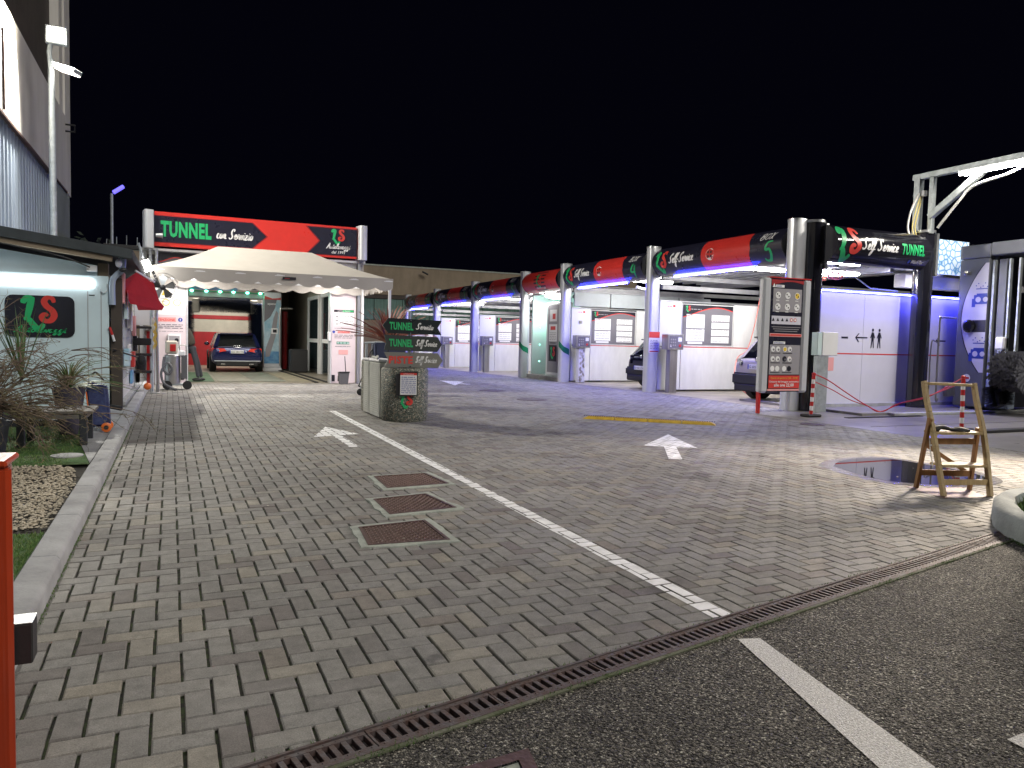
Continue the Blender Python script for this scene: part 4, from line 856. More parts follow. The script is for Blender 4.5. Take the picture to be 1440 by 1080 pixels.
# front facing the entrance
TX0, TY = AY(1071, 400, 11.75).x, 11.75; TX1 = AY(1133, 400, 11.75).x; z0, z1 = .40, 2.63
TY = 11.35; TX0 = AY(1068, 470, TY).x; TX1 = AY(1135, 470, TY).x
for x in (TX0 + .03,): box('leg', 'redpaint', t, x, x + .05, TY - .02, TY + .06, 0, z1 - .05)
box('side_post', 'silver', t, TX0, TX0 + .20, TY - .08, TY + .08, z0, z1, bevel=.04); box('side_post', 'silver', t, TX1 - .20, TX1, TY - .08, TY + .08, z0, z1, bevel=.04)
bd = box('board', 'navy', t, TX0 + .20, TX1 - .20, TY - .05, TY + .05, z0 + .02, z1 - .01)
box('top_cap', 'redpaint', t, TX0 + .18, TX1 - .02, TY - .07, TY + .07, z1 - .004, z1 + .02); BW = TX1 - TX0 - .40
fn = lambda u, v, h=0: (TX0 + .20 + u, TY - .052 - h, z0 + v)
mb = MB(); cv = [(BW * k / 10, 2.10 + .07 * math.sin(k / 10 * 3 - .3)) for k in range(11)]; mb.add([fn(u, v, .003) for u, v in cv] + [fn(u, 2.2, .003) for u, v in cv], [(k, k + 1, 12 + k, 11 + k) for k in range(10)]); mb.obj('red_swoosh', 'redwall', bd, smooth=0)
rects(bd, fn, [(0, 1.10, BW, 1.16), (0, .04, BW, .075)], 'pinkprint', 'divider_bar'); rects(bd, fn, [(.02, 1.115, BW - .02, 1.145)], 'redtext', 'divider_bar', h=.007)
rects(bd, fn, [(.05, 1.58, BW - .04, 2.03), (.03, 1.34, BW - .04, 1.50), (.02, .36, BW - .02, .94)], 'greyprint', 'picture_field', h=.005)
rects(bd, fn, [(.03, 1.34, BW - .04, 1.50)], 'lilac', 'warning_field', h=.007); rects(bd, fn, [(.10, 2.05, .32, 2.10), (.10, .955, .40, 1.005)], 'whitetext', 'title_plate', h=.006)
mb = MB(); put_text(mb, fn, 'AVVISI', .12, 2.058, .045, h=.010); put_text(mb, fn, 'ISTRUZIONI', .12, .963, .045, h=.010); mb.obj('title', 'bluetext', bd, smooth=0)
mb = MB(); mb.add([fn(.02, 2.05, .007), fn(.10, 2.05, .007), fn(.06, 2.13, .007)], [(0, 1, 2)]); mb.obj('triangle', 'whitetext', bd, smooth=0)
ic = [(.05 + (BW - .09) * (k + .5) / 3, 1.90 - .22 * r_, .066) for r_ in range(2) for k in range(3)]; discs(bd, fn, ic, 'whitetext', 'pictogram', h=.009, n=20); discs(bd, fn, [ic[2][:2] + (.055,)], 'yellowprint', 'pictogram', h=.011, n=16)
discs(bd, fn, [(u + dx, v + dy, .016) for u, v, r_ in ic for dx, dy in ((-.025, .02), (.022, -.015))] , 'blacktext', 'pictogram_mark', h=.013, n=8)
rects(bd, fn, [(u - .05, v - .105, u + .03, v - .09) for u, v, r_ in ic], 'whitetext', 'caption', h=.008)
mb = MB()
for k in range(4): u = .07 + k * .115; mb.add([fn(u - .035, 1.40, .010), fn(u + .035, 1.40, .010), fn(u, 1.465, .010)], [(0, 1, 2)])
mb.obj('warning_triangle', 'blacktext', bd, smooth=0); discs(bd, fn, [(.07 + 4 * .115, 1.43, .036), (.06 + 4.9 * .115, 1.43, .036)], 'redtext', 'prohibition', h=.010); discs(bd, fn, [(.07 + 4 * .115, 1.43, .024), (.06 + 4.9 * .115, 1.43, .024)], 'whitetext', 'prohibition', h=.012)
rects(bd, fn, [(.04, 1.28, BW - .04, 1.293), (.08, 1.24, BW - .08, 1.253), (.12, 1.20, BW - .12, 1.213)], 'greyprint', 'fine_print', h=.007)
ic = []; cols = [0, 1, 2, 0, 1, 0, 3, 0, 1, 1, 0, 3]
for r_ in range(3):
    for k in range(4): ic.append((.10 + (k % 2) * .125 + (k // 2) * .30, .855 - .19 * r_, .054))
discs(bd, fn, [c for c, q_ in zip(ic, cols) if q_ != 3], 'whitetext', 'pictogram', h=.009, n=20); discs(bd, fn, [c for c, q_ in zip(ic, cols) if q_ == 3] , 'blacktext', 'pictogram', h=.009, n=20); discs(bd, fn, [ic[2][:2] + (.04,)], 'yellowprint', 'pictogram', h=.012)
discs(bd, fn, [(u + .012, v - .01, .022) for u, v, r_ in ic[:2] + ic[3:8]], 'slateprint', 'pictogram_mark', h=.012, n=8); rects(bd, fn, [(.05 + a_ * .30, .77 - .19 * r_, .29 + a_ * .30, .785 - .19 * r_) for a_ in range(2) for r_ in range(3)], 'blacktext', 'caption', h=.008)
rp_ = rects(bd, fn, [(.02, .09, BW - .01, .34)], 'redtext', 'hours_plate', h=.010)
mb = MB(); put_text(mb, fn, 'Orario di apertura 7,00 - 22,00', BW / 2, .275, .05, h=.016, align='c', fit=BW * .84); mb.obj('lettering', 'yellowprint', rp_, smooth=0)
mb = MB(); put_text(mb, fn, 'Chiusura del lavaggio automatico', BW / 2, .205, .05, h=.016, align='c', fit=BW * .93, bold=.01); put_text(mb, fn, 'alle ore 22,00', BW / 2, .125, .085, h=.016, align='c', fit=BW * .62, bold=.02); mb.obj('lettering', 'whitetext', rp_, smooth=0)

# ================================================================== SELF-SERVICE TUNNEL PORTAL
BYL, BYR = 11.44, 11.44
for x, lb in ((11.84, 'black glossy round column beside the totem sign'), (14.78, 'black glossy round column under the overhead light arm')):
    BYL = 11.68 if x < 12 else 11.44; t = thing('black_column', lb, 'column', (x, BYL, 0), 'black columns of the self service tunnel'); h = 3.86
    MB().lathe((x, BYL, 0), [(.20, -.02), (.20, h)], 32).obj('shaft', 'black', t); MB().lathe((x, BYL, 0), [(.212, h - .03), (.212, h + .02)], 32).obj('cap', 'alu', t)
    box('trim', 'alu', t, x + .13, x + .20, BYL - .20, BYL - .13, 2.9, h - .04)
t = thing('tunnel_fascia', 'black glossy curved fascia of the self service tunnel with green and white lettering', 'fascia sign', (13.4, BYL, 3.05))
BYL = 11.44; X0, X1 = 11.86, 14.55; zb = 3.02; H = .74
def fy(v): return BYL - .10 - .27 * math.sin(math.pi * min(1, max(0, v / H))) ** .75
fn = lambda u, v, h=0: (X0 + u, fy(v) - h, zb + v)
n = 16; pr = [(fy(H * k / n), zb + H * k / n) for k in range(n + 1)] + [(BYL + .12, zb + H), (BYL + .12, zb)]; m = len(pr)
MB().add([(X0, *p) for p in pr] + [(X1, *p) for p in pr], [(k, (k + 1) % m, m + (k + 1) % m, m + k) for k in range(m)] + [tuple(range(m)), tuple(reversed(range(m, 2 * m)))]).obj('shell', 'black', t)
logo(t, fn, .06, .16, .52); mb = MB(); cursive(mb, fn, 'Self Service', .66, .28, .24, .006, w=.12, fit=1.02); mb.obj('lettering', 'whitetext', t, smooth=0)
mb = MB(); put_text(mb, fn, 'TUNNEL', 1.80, .26, .30, h=.006, fit=.68, bold=.035); mb.obj('lettering', 'green', t, smooth=0); mb = MB(); put_text(mb, fn, 'WashTec', 2.20, .10, .09, h=.006, shear=.3, bold=.02); mb.obj('maker_name', 'whitetext', t, smooth=0); discs(t, fn, [(2.13, .13, .035)], 'bluetext', 'maker_mark', h=.006)
# wall with pictograms
def walled(name, lb, x0, x1, y, z0=.08, z1=2.50):
    t = thing(name, lb, 'wall', ((x0 + x1) / 2, y, z0)); k = max(1, round((x1 - x0) / 1.3)); w = (x1 - x0) / k
    for i in range(k): box('panel', 'lilac', t, x0 + i * w + .002, x0 + (i + 1) * w - .002, y, y + .06, z0, z1)
    s = box('led_profile', 'bluecore', t, x0, x1, y - .02, y + .08, z1 + .004, z1 + .035); box('led_glow', 'blueled', s, x0, x1, y - .045, y - .022, z1 + .004, z1 + .030)
    rects(t, lambda u, v, h=0: (x0 + u, y - .001 - h, v), [(0, 1.175, x1 - x0, 1.20)], 'redtext', 'red_stripe', h=.003); box('skirting', 'concrete', t, x0, x1, y - .03, y - .002, z0 - .06, z0 + .04); return t
t = walled('tunnel_wall', 'white panel wall with toilet arrow and two figures under a blue led line', 11.98, 15.02, 11.80)
fn = lambda u, v, h=0: (AY(1183, 476, 11.8).x + u, 11.799 - h, 1.40 + v)
mb = MB()
def wall_arrow(mb, fn, u, v, w, hd=.09, th=.028): mb.add([fn(u, v, .004), fn(u + hd, v + hd, .004), fn(u + hd + .035, v + hd, .004), fn(u + .05, v + th / 2, .004), fn(u + w, v + th / 2, .004), fn(u + w, v - th / 2, .004), fn(u + .05, v - th / 2, .004), fn(u + hd + .035, v - hd, .004), fn(u + hd, v - hd, .004)], [(0, 1, 2, 3), (3, 4, 5, 6), (0, 3, 6), (0, 6, 7, 8)])
mb.add([fn(0, .11, .004), fn(.19, .11, .004), fn(.19, .15, .004), fn(0, .15, .004)], [(0, 1, 2, 3)]); wall_arrow(mb, fn, .40, .14, .36); mb.obj('arrow_print', 'blacktext', t, smooth=0)
for k, u in enumerate((.92, 1.12)):
    mb = MB(); mb.add([fn(u + .03 * math.cos(a), .31 + .035 * math.sin(a), .004) for a in [q * .5236 for q in range(12)]], [tuple(range(12))])
    mb.add([fn(u + p, .0 + q_, .005) for p, q_ in ((-.03, .26), (.03, .26), (.035, .08), (-.035, .08))], [(0, 1, 2, 3)])
    for p in (((-.03, .25), (-.075, .14), (-.055, .13), (-.015, .22)), ((.03, .25), (.075, .14), (.055, .13), (.015, .22)), ((-.033, .10), (-.05, -.08), (-.025, -.08), (.0, .10)), ((.033, .10), (.05, -.08), (.025, -.08), (.0, .10))): mb.add([fn(u + a_, b_, .0045) for a_, b_ in p], [(0, 1, 2, 3)])
    mb.obj('figure_print', 'blacktext', t, smooth=0)
rects(t, lambda u, v, h=0: (12.06 + u, 11.799 - h, v), [(.30, .82, .62, 1.10)], 'pinkprint', 'faded_notice', h=.003)
t = walled('tunnel_wall', 'white panel wall with a black arrow between the black column and the wash machine', 15.05, 16.6, 11.80)
fn = lambda u, v, h=0: (15.78 + u, 11.799 - h, 1.52 + v); mb = MB(); wall_arrow(mb, fn, 0, 0, .34); mb.obj('arrow_print', 'blacktext', t, smooth=0)
area_dir('wall_led_light', (13.6, 11.735, 2.50), (0, -.35, -1), (1, 0, 0), 3.0, .03, 34, (.05, .05, 1.0)); area_dir('wall_led_light', (15.8, 11.735, 2.50), (0, -.35, -1), (1, 0, 0), 1.5, .03, 21, (.05, .05, 1.0))
area_dir('portal_light', (13.0, 12.16, 2.90), (0, -.5, -1), (1, 0, 0), 1.3, .14, 150, (.97, .95, 1.0))
t = thing('tunnel_roof', 'grey beams and lit sheet under the self service tunnel roof', 'roof', (14, 13, 3)); box('deck', 'ceil', t, 12.15, 20, 11.7, 12.95, 3.30, 3.34)
for k in range(3): box('beam', 'shadebeam', t, 12.15, 20, 11.75 + k * .54, 11.85 + k * .54, 3.12, 3.298)
for x in (12.5, 14.1, 15.7): box('cross_beam', 'shadebeam', t, x, x + .1, 11.7, 12.9, 2.98, 3.118)
for s in (0, .12): tubeo('tube', 'tubew', t, [(12.35, 12.1 + s, 2.94), (13.6, 12.1 + s, 2.94)], .025)
t = thing('spray_boom', 'bent steel boom with a red hose above the pictogram wall', 'spray boom', (12.8, 12.2, 2.95)); tubeo('arm', 'steel', t, [(12.5, 11.9, 2.80), (13.3, 11.9, 2.84), (13.75, 11.9, 2.62), (14.6, 11.9, 2.60)], .016); tubeo('hose', 'pinkhose', t, [(12.72 + .2 * math.cos(a), 11.9 + .05 * math.sin(a * 2), 2.84 + .07 * math.sin(a)) for a in [k * .4 for k in range(26)]], .022, 6)
# beige beam and bubble print panel behind
t = thing('bubble_sign', 'lightbox panel printed with pale blue bubbles', 'sign', (16.4, 11.7, 3.1))
bx0, bx1, bz0, bz1 = AY(1303, 380, 11.7).x, AY(1356, 380, 11.7).x, 3.02, 3.78
def b_bub(m, n, L, b):
    tc = n.new('ShaderNodeTexCoord'); v = n.new('ShaderNodeTexVoronoi'); v.feature = 'DISTANCE_TO_EDGE'; v.inputs['Scale'].default_value = 6.5; L.new(tc.outputs['Object'], v.inputs['Vector'])
    cr = n.new('ShaderNodeValToRGB'); e = cr.color_ramp.elements; e[0].position = 0; e[0].color = (.06, .25, .5, 1); e[1].position = .16; e[1].color = (.72, .84, .95, 1); L.new(v.outputs[0], cr.inputs[0]); L.new(cr.outputs[0], b.inputs['Base Color']); L.new(cr.outputs[0], b.inputs['Emission Color']); b.inputs['Emission Strength'].default_value = .55
BUB = ground_mat('backlit bubble print', b_bub)
MB().box(bx0, bx1, 11.62, 11.68, bz0, bz1).obj('face', BUB, t, smooth=0); box('case', 'machine', t, bx0 + .02, bx1 - .02, 11.69, 11.8, bz0 + .02, bz1 - .02)
t = thing('concrete_lintel', 'pale rough lintel under the bubble panel', 'lintel', (16, 12.1, 2.7)); MB().box(14.95, 17.4, 12.0, 12.3, 2.72, 3.0).obj('beam', 'fascia', t, bevel=.01)
t = thing('spot_lamp', 'small lit spot under the pale lintel', 'lamp', (15.06, 11.7, 2.6)); MB().sphere((15.15, 11.72, 2.66), (.09, .06, .045), 10, 6).obj('bulb', 'spotw', t)
# meter cabinet on a galvanised post
p = G(1173, 574); t = thing('meter_cabinet', 'white meter cabinet on a galvanised post against the pictogram wall', 'cabinet', (11.85, 11.3, 0))
box('post', 'galv', t, 11.70, 11.98, 11.28, 11.40, 0, 1.14); c_ = box('case', 'white', t, 11.78, 12.20, 11.26, 11.44, 1.145, 1.62, bevel=.01); box('side_door', 'mint', c_, 11.66, 11.776, 11.27, 11.43, 1.15, 1.61)
# raised slab edge, floor gutter
t = tag(MB().box(12.8, 24, 10.35, 10.5, 0.001, .055).obj('slab_edge', 'concrete', None, bevel=.008), 'low raised concrete edge before the pictogram wall', 'slab edge', kind='structure')
MB().box(12.1, 24, 10.505, 14, .001, .05).obj('wash_slab', 'slab', kind='structure', smooth=0)
MB().box(11.4, 13.4, 10.18, 10.30, .002, .010).obj('floor_gutter', 'void', kind='structure', smooth=0); MB().box(10.6, 24, 9.0, 9.012, .002, .004).obj('floor_joint', 'void', kind='structure', smooth=0)
t = thing('rubber_track', 'raised dark wheel track on the wash forecourt', 'track', (15, 7.9, 0)); MB().box(11.55, 22, 7.85, 8.05, .0, .045).obj('rail', 'dark', t, bevel=.01); MB().box(11.6, 22, 8.07, 8.6, .0, .03).obj('plate', 'slab', t, bevel=.01)

# ------------------------------------------------------------------ overhead light arm on the second black column
t = thing('light_arm', 'steel arm with a long lit led bar above the black column', 'lamp', (14.78, BYL, 3.86)); x = 14.70; yb = BYL + .15; zt = 5.05
tubeo_ = lambda nme, a, b, w, h: MB().bar(a, b, w, h, up=(1, 0, 0)).obj(nme, 'galv', t, bevel=.004)
tubeo_('upright', (x, yb, 3.3), (x, yb, zt), .14, .14); tubeo_('upright', (x + .02, yb - .32, 3.8), (x + .02, yb - .32, zt - .06), .10, .10)
tubeo_('boom', (x, yb + .12, zt), (x, yb - 3.4, zt), .12, .12); tubeo_('brace', (x, yb - .30, 4.15), (x, yb - 1.55, zt - .05), .13, .11)
box('led_housing', 'alu', t, x - .09, x + .09, yb - 3.3, yb - .95, zt - .10, zt - .06); tubeo('led_bar', 'ledw', t, [(x - .10, yb - 3.25, zt - .14), (x - .10, yb - 1.0, zt - .14)], .032, 10)
MB().lathe((x + .02, yb - .12, zt - .42), [(.055, 0), (.055, .11)], 14).obj('sensor', 'white', t)
area_dir('led_bar_light', (x - .10, yb - 2.15, zt - .175), (-.2, 0, -1), (0, 1, 0), 2.1, .07, 130, (1, .93, .82))
for k, (nme, m_, r_, dx) in enumerate((('white_cable', 'whitehose', .022, -.02), ('yellow_cable', 'yellowwire', .014, .05), ('yellow_cable', 'yellowwire', .014, .09))):
    tubeo(nme, m_, t, smooth_line([(x - .02 + dx, yb - .05, zt - .35), (x - .28 + dx * 2, yb - .1, zt - .75), (x - .36 + dx * 2, yb - .1, zt - 1.1), (x - .35 + dx * 2, yb - .15, 3.74)]), r_, 6)
tubeo('hose', 'whitehose', t, smooth_line([(x, yb - .5, 3.9), (x, yb - .95, 4.4), (x, yb - 1.25, 4.65), (x, yb - 2.0, 4.78), (x, yb - 2.5, 4.98), (x, yb - 3.0, 5.0), (x, yb - 3.7, 5.06)]), .028, 6)

lp_ = AY(1452, 318, 6.4); t = thing('small_floodlight', 'small lit floodlight on a thin pole just at the right edge of view', 'lamp', (lp_.x + .25, 6.4, 0))
tubeo('pole', 'galv', t, [(lp_.x + .30, 6.45, 0), (lp_.x + .30, 6.45, lp_.z + .1)], .03, 10); hb = MB().bar(lp_ + Vector((.22, .04, .02)), lp_ + Vector((.0, -.02, -.02)), .20, .07).obj('housing', 'galv', t, bevel=.01); MB().bar(lp_ + Vector((.19, 0, -.025)), lp_ + Vector((.01, -.04, -.062)), .17, .01).obj('lens', 'floodoff', hb)
sp2 = bpy.data.lights.new('edge_beam', 'SPOT'); sp2.energy = 1500; sp2.spot_size = math.radians(115); sp2.spot_blend = .8; sp2.shadow_soft_size = .35; sp2.color = (1.0, .86, .70); so2 = bpy.data.objects.new('edge_beam', sp2); COL.objects.link(so2); so2.location = lp_ + Vector((.08, -.10, -.12)); so2.rotation_euler = (Vector((5.0, 3.6, 0)) - so2.location).to_track_quat('-Z', 'Y').to_euler()
# ------------------------------------------------------------------ wash machine gantry at the right
t = thing('wash_machine', 'graphite rollover wash machine with a white graphic and dark brushes', 'wash machine', (16.2, 10.9, 0)); mx = 15.75
near, far = 10.62, 11.28
box('side_box', 'machine', t, mx, mx + .85, near, far, .10, 3.30, bevel=.015); box('head_box', 'machine', t, mx - .01, mx + .9, near - .02, far + .01, 3.31, 3.60, bevel=.02)
fn = lambda u, v, h=0: (mx - .002 - h, far - u, v)
gr = []; n = 24
for k in range(n + 1): zz = .85 + 2.35 * k / n; gr.append((max(.10, .66 - .56 * math.sin(math.pi * (.04 + .93 * k / n)) ** .8), zz))
mb = MB(); mb.add([fn(u, v, .003) for u, v in gr] + [fn(.655, v, .003) for u, v in gr], [(k, n + 1 + k, n + 2 + k, k + 1) for k in range(n)]); mb.obj('graphic_panel', 'lilac', t, smooth=0)
mb = MB(); mb.add([fn(u - .012, v, .005) for u, v in gr] + [fn(u + .008, v, .005) for u, v in gr], [(k, n + 1 + k, n + 2 + k, k + 1) for k in range(n)]); mb.obj('graphic_edge', 'blacktext', t, smooth=0)
for zc in (2.42, 1.25):
    rects(t, fn, [(.36, zc - .10, .655, zc + .10), (.32, zc - .16, .40, zc + .02), (.42, zc + .10, .655, zc + .13), (.40, zc + .22, .655, zc + .24)], 'bluetext', 'car_print', h=.006); discs(t, fn, [(.46, zc, .06), (.62, zc, .055)], 'lilac', 'car_print_lamp', h=.009)
    discs(t, fn, [(.40 + .05 * k, zc + .30 + .05 * math.sin(k * 2), .014) for k in range(6)], 'bluetext', 'bubble_dots', h=.006, n=8)
rects(t, fn, [(.30, 1.72, .655, 1.98)], 'blacktext', 'handle_plate', h=.006); MB().lathe((0, 0, 0), [(.14, 0), (.14, .05), (.10, .08)], 20).xf(lambda p: (mx - .002 - p.z, far - .30 + p.x, 1.85 + p.y)).obj('black_knob', 'black', t)
MB().lathe((0, 0, 0), [(.04, 0), (.05, .12), (.02, .16)], 12).xf(lambda p: (mx - p.z, far - .22 + p.x, 3.0 + p.y)).obj('nozzle', 'steel', t)
discs(t, fn, [(.30, .72, .085)], 'whitetext', 'limit_plate', h=.004, n=20); rects(t, fn, [(.24, .70, .36, .74)], 'redtext', 'limit_print', h=.008)
tubeo('guard_rail', 'steel', t, smooth_line([(mx - .55, far - .05, .25), (mx - .60, far - .05, .2), (mx - .62, far - .05, .5), (mx - .62, far - .05, 1.9), (mx - .55, far - .05, 2.02), (mx - .1, far - .05, 2.02)]), .02)
tubeo('guard_rail', 'steel', t, smooth_line([(mx - .72, far + .05, .2), (mx - .72, far + .05, 1.4), (mx - .6, far + .05, 1.5), (mx - .45, far + .05, 1.42)]), .014); box('junction_box', 'steel', t, mx - .35, mx - .1, far - .12, far - .03, .30, .52)
# guide rails and open side of the gantry, dark inside
for k, (yy, w, m_) in enumerate(((10.56, .05, 'galv'), (10.42, .16, 'machine'), (10.22, .04, 'galv'), (10.02, .04, 'galv'))): box('guide_rail', m_, t, mx + .02, mx + .10, yy - w, yy, .45, 3.25)
box('roof_beam', 'machine', t, mx - .01, mx + 2.6, 7.4, 10.60, 3.34, 3.62, bevel=.02); box('inner_wall', 'darkmachine', t, mx + 1.9, mx + 2.0, 7.4, 10.6, .1, 3.34); box('far_wall', 'darkmachine', t, mx + .12, mx + 1.9, 10.5, 10.6, .1, 3.34); box('cross_shaft', 'shadebeam', t, mx + .3, mx + .5, 7.4, 10.2, 2.55, 2.68); box('drive_box', 'steel', t, mx + .2, mx + .6, 9.5, 9.9, 2.3, 2.55)
box('pump', 'white', t, mx - .06, mx + .12, 10.18, 10.38, 1.35, 1.62, bevel=.03); box('pump_base', 'galv', t, mx - .02, mx + .10, 10.22, 10.34, .7, 1.348); box('motor_cover', 'corr', t, mx - .08, mx + .14, 10.0, 10.5, .12, .85, bevel=.02)
def bristle(c, axis, L, r, nr, m, parent, name, seed, nb=28):
    rr = random.Random(seed); mb = MB(); ax = Vector(axis).normalized(); a = ax.orthogonal().normalized(); b = ax.cross(a); mb.tube([Vector(c) - ax * L / 2, Vector(c) + ax * L / 2], r * .3, 10)
    for k in range(nr):
        for j in range(nb):
            th = 2 * math.pi * j / nb + rr.random() * .3; d = a * math.cos(th) + b * math.sin(th); e = a * -math.sin(th) + b * math.cos(th); p = Vector(c) + ax * (L * ((k + rr.random()) / nr - .5)); l = r * rr.uniform(.82, 1.06)
            tip = p + d * l + e * r * .30 + Vector((0, 0, -r * .12)); q = e * .02; mb.add([tuple(p + d * r * .2 - q), tuple(p + d * r * .2 + q), tuple(tip + q * 1.2), tuple(tip - q * 1.2)], [(0, 1, 2, 3)])
    return mb.obj(name, m, parent, smooth=0)
bristle((mx - .18, 9.85, .95), (0, 1, 0), .62, .40, 34, 'brush', t, 'side_brush', 3, 40); bristle((mx - .22, 10.10, .42), (0, .3, 1), .45, .27, 20, 'brush', t, 'lower_brush', 4, 34)
bristle((mx + .9, 9.3, 1.7), (0, 0, 1), 1.9, .5, 50, 'brush', t, 'inner_brush', 5, 26)


# ================================================================== TUNNEL BUILDING
TY_ = 21.4; ZF = gz(21.4)
t = thing('tunnel_building', 'car wash tunnel building with a deep lit bay and beige and red inner wall', 'building', (1.8, 29, ZF))
box('left_wall', 'white', t, -.95, -.80, 21.6, 38, -.3, 3.45); box('right_wall', 'beigein', t, 4.72, 4.85, 21.7, 38, -.3, 3.45); box('roof', 'ceil', t, -.95, 4.85, 21.5, 38.1, 3.36, 3.44)
bw2 = box('rear_wall', 'beigein', t, -.8, 4.7, 37.0, 37.15, -.3, 3.36); z = gz(37)
box('red_band', 'redwall', bw2, -.8, 4.7, 36.97, 36.995, 1.90, 2.08); box('red_base', 'redwall', bw2, -.8, 4.7, 36.96, 36.99, z - .1, 1.32)
box('inner_partition', 'recess', t, 3.62, 3.72, 31.2, 37, -.3, 3.36)
for k in range(7): box('ceiling_beam', 'shadebeam', t, -.8, 4.7, 22.5 + k * 2.2, 22.62 + k * 2.2, 3.20, 3.355)
# floor grids and mats
rr = random.Random(8)
for k in range(12):
    x0 = .0 + (k % 4) * .95; y0 = 22.2 + (k // 4) * 2.2; g_ = gz(y0 + 1)
    m_ = ['greendark', 'baifloor', 'collar', 'lime'][rr.choice([0, 1, 1, 2, 1, 2])] if k not in (6,) else 'greendark'
    MB().add([(x0, y0, gz(y0) + .012), (x0 + .88, y0, gz(y0) + .012), (x0 + .88, y0 + 2.1, gz(y0 + 2.1) + .012), (x0, y0 + 2.1, gz(y0 + 2.1) + .012)], [(0, 1, 2, 3)]).obj('floor_mat', mat('mat ' + str(k % 4), [(.05, .12, .05), (.22, .20, .15), (.16, .17, .13), (.28, .25, .17)][k % 4], .5, var=.35, vs=4), t, smooth=0)
for x in (3.55, 3.85): MB().bar((x, 21.7, ZF + .015), (x, 36, gz(36) + .015), .10, .02).obj('wheel_channel', 'void', t, smooth=0)
# glazed door frames down the right side
for k, (ya, yb_) in enumerate(((23.0, 24.9), (25.3, 27.2), (27.9, 30.2))):
    g_ = gz(ya); f_ = box('door_frame', 'white', t, 4.58, 4.70, ya - .14, ya, g_, 2.75); box('door_frame', 'white', t, 4.58, 4.70, yb_, yb_ + .14, g_, 2.75); box('door_frame', 'white', t, 4.58, 4.70, ya + .002, yb_ - .002, 2.62, 2.75)
    d_ = box('door_glass', 'glass', t, 4.62, 4.66, ya + .01, yb_ - .01, g_ + .02, 2.61); box('white_band', 'whitetext', d_, 4.605, 4.618, ya + .05, yb_ - .05, 1.02, 1.16)
tubeo('red_pipe', 'redwall', t, [(3.85, 31.5, -.1), (3.85, 31.5, 2.2)], .12, 12); tubeo('steel_pipe', 'steel', t, smooth_line([(3.45, 29.5, .1), (3.45, 29.5, 2.1), (3.55, 29.5, 2.25), (3.9, 29.5, 2.27)]), .03); box('tank', 'dark', t, 3.75, 4.35, 28.6, 29.3, -.1, .75, bevel=.03)
for yy in (23.8, 27.0, 31.5, 35.0): area_dir('tunnel_ceiling_light', (1.8, yy, 3.15), (0, .15, -1), (1, 0, 0), 2.6, .3, 65 if yy < 30 else 75, (1.0, .95, .86))
# --- portal sign with two aluminium columns
s = thing('portal_sign', 'long red and black sign reading TUNNEL con Servizio between two aluminium posts', 'sign', (1.95, TY_, 3.4))
for x0, x1, z0, z1 in ((-.87, -.60, 3.40, 4.36), (4.56, 4.83, 3.44, 4.40)):
    mb = MB(); c = (x0 + x1) / 2; pr = [(x0, TY_ + .1), (x0 + .06, TY_ - .22), (c - .02, TY_ - .26), (x1, TY_ - .20), (x1, TY_ + .1)]; n = len(pr)
    mb.add([(p[0], p[1], z0) for p in pr] + [(p[0], p[1], z1) for p in pr], [tuple(reversed(range(n))), tuple(range(n, 2 * n))] + [(k, (k + 1) % n, n + (k + 1) % n, n + k) for k in range(n)]); mb.obj('end_column', 'silver', s, bevel=.008)
sx0, sx1 = -.595, 4.555; SL = sx1 - sx0; bd = box('board', 'red', s, sx0, sx1, TY_ - .10, TY_ + .05, 3.47, 4.34)
fn = lambda u, v, h=0: (sx0 + u, TY_ - .10 - h, 3.47 + v)
def poly(parent, fn, pts, m, name, h): return MB().add([fn(u, v, h) for u, v in pts], [tuple(range(len(pts)))]).obj(name, m, parent, smooth=0)
poly(bd, fn, [(0, .09), (2.38, .09), (2.76, .435), (2.38, .78), (0, .78)], 'redwall', 'border', .003); poly(bd, fn, [(0, .105), (2.36, .105), (2.72, .435), (2.36, .765), (0, .765)], 'navy', 'left_field', .006)
poly(bd, fn, [(3.74, .05), (SL, .05), (SL, .82), (3.74, .82), (4.10, .435)], 'redwall', 'border', .003); poly(bd, fn, [(3.79, .065), (SL, .065), (SL, .805), (3.79, .805), (4.14, .435)], 'navy', 'right_field', .006)
mb = MB(); put_text(mb, fn, 'TUNNEL', .15, .27, .52, h=.012, fit=1.20, bold=.045); mb.obj('lettering', 'green', bd, smooth=0)
mb = MB(); cursive(mb, fn, 'con Servizio', 1.47, .30, .27, .012, w=.105, fit=.90); mb.obj('lettering', 'whitetext', bd, smooth=0)
logo(bd, fn, 4.46, .45, .32, h=.012); mb = MB(); cursive(mb, fn, 'Autolavaggi', 4.30, .245, .15, .012, w=.14, fit=.66); put_text(mb, fn, 'dal 1991', 4.64, .11, .11, h=.012, align='c', shear=.3, bold=.01); mb.obj('lettering', 'whitetext', bd, smooth=0)
MB().lathe((0, 0, 0), [(.05, 0), (.07, .16)], 12).xf(lambda p: (sx0 + .04 + p.z, TY_ - .24 + p.x, 3.72 + p.y)).obj('side_lamp', 'alu', s)
box('lower_bar', 'white', s, -.62, 4.6, TY_ - .03, TY_ + .03, 3.36, 3.42)
for x in (-.72, -.58, 4.62): box('stilt', 'alu', s, x, x + .07, TY_ - .05, TY_ + .05, ZF, 3.42)
t = thing('header_board', 'dark board with a red wave under the left end of the portal sign', 'sign', (0, TY_ + .1, 3.0)); box('face', 'slateprint', t, -.50, .42, TY_ + .10, TY_ + .14, 2.85, 3.34); box('frame', 'white', t, -.53, .45, TY_ + .145, TY_ + .17, 2.82, 3.36)
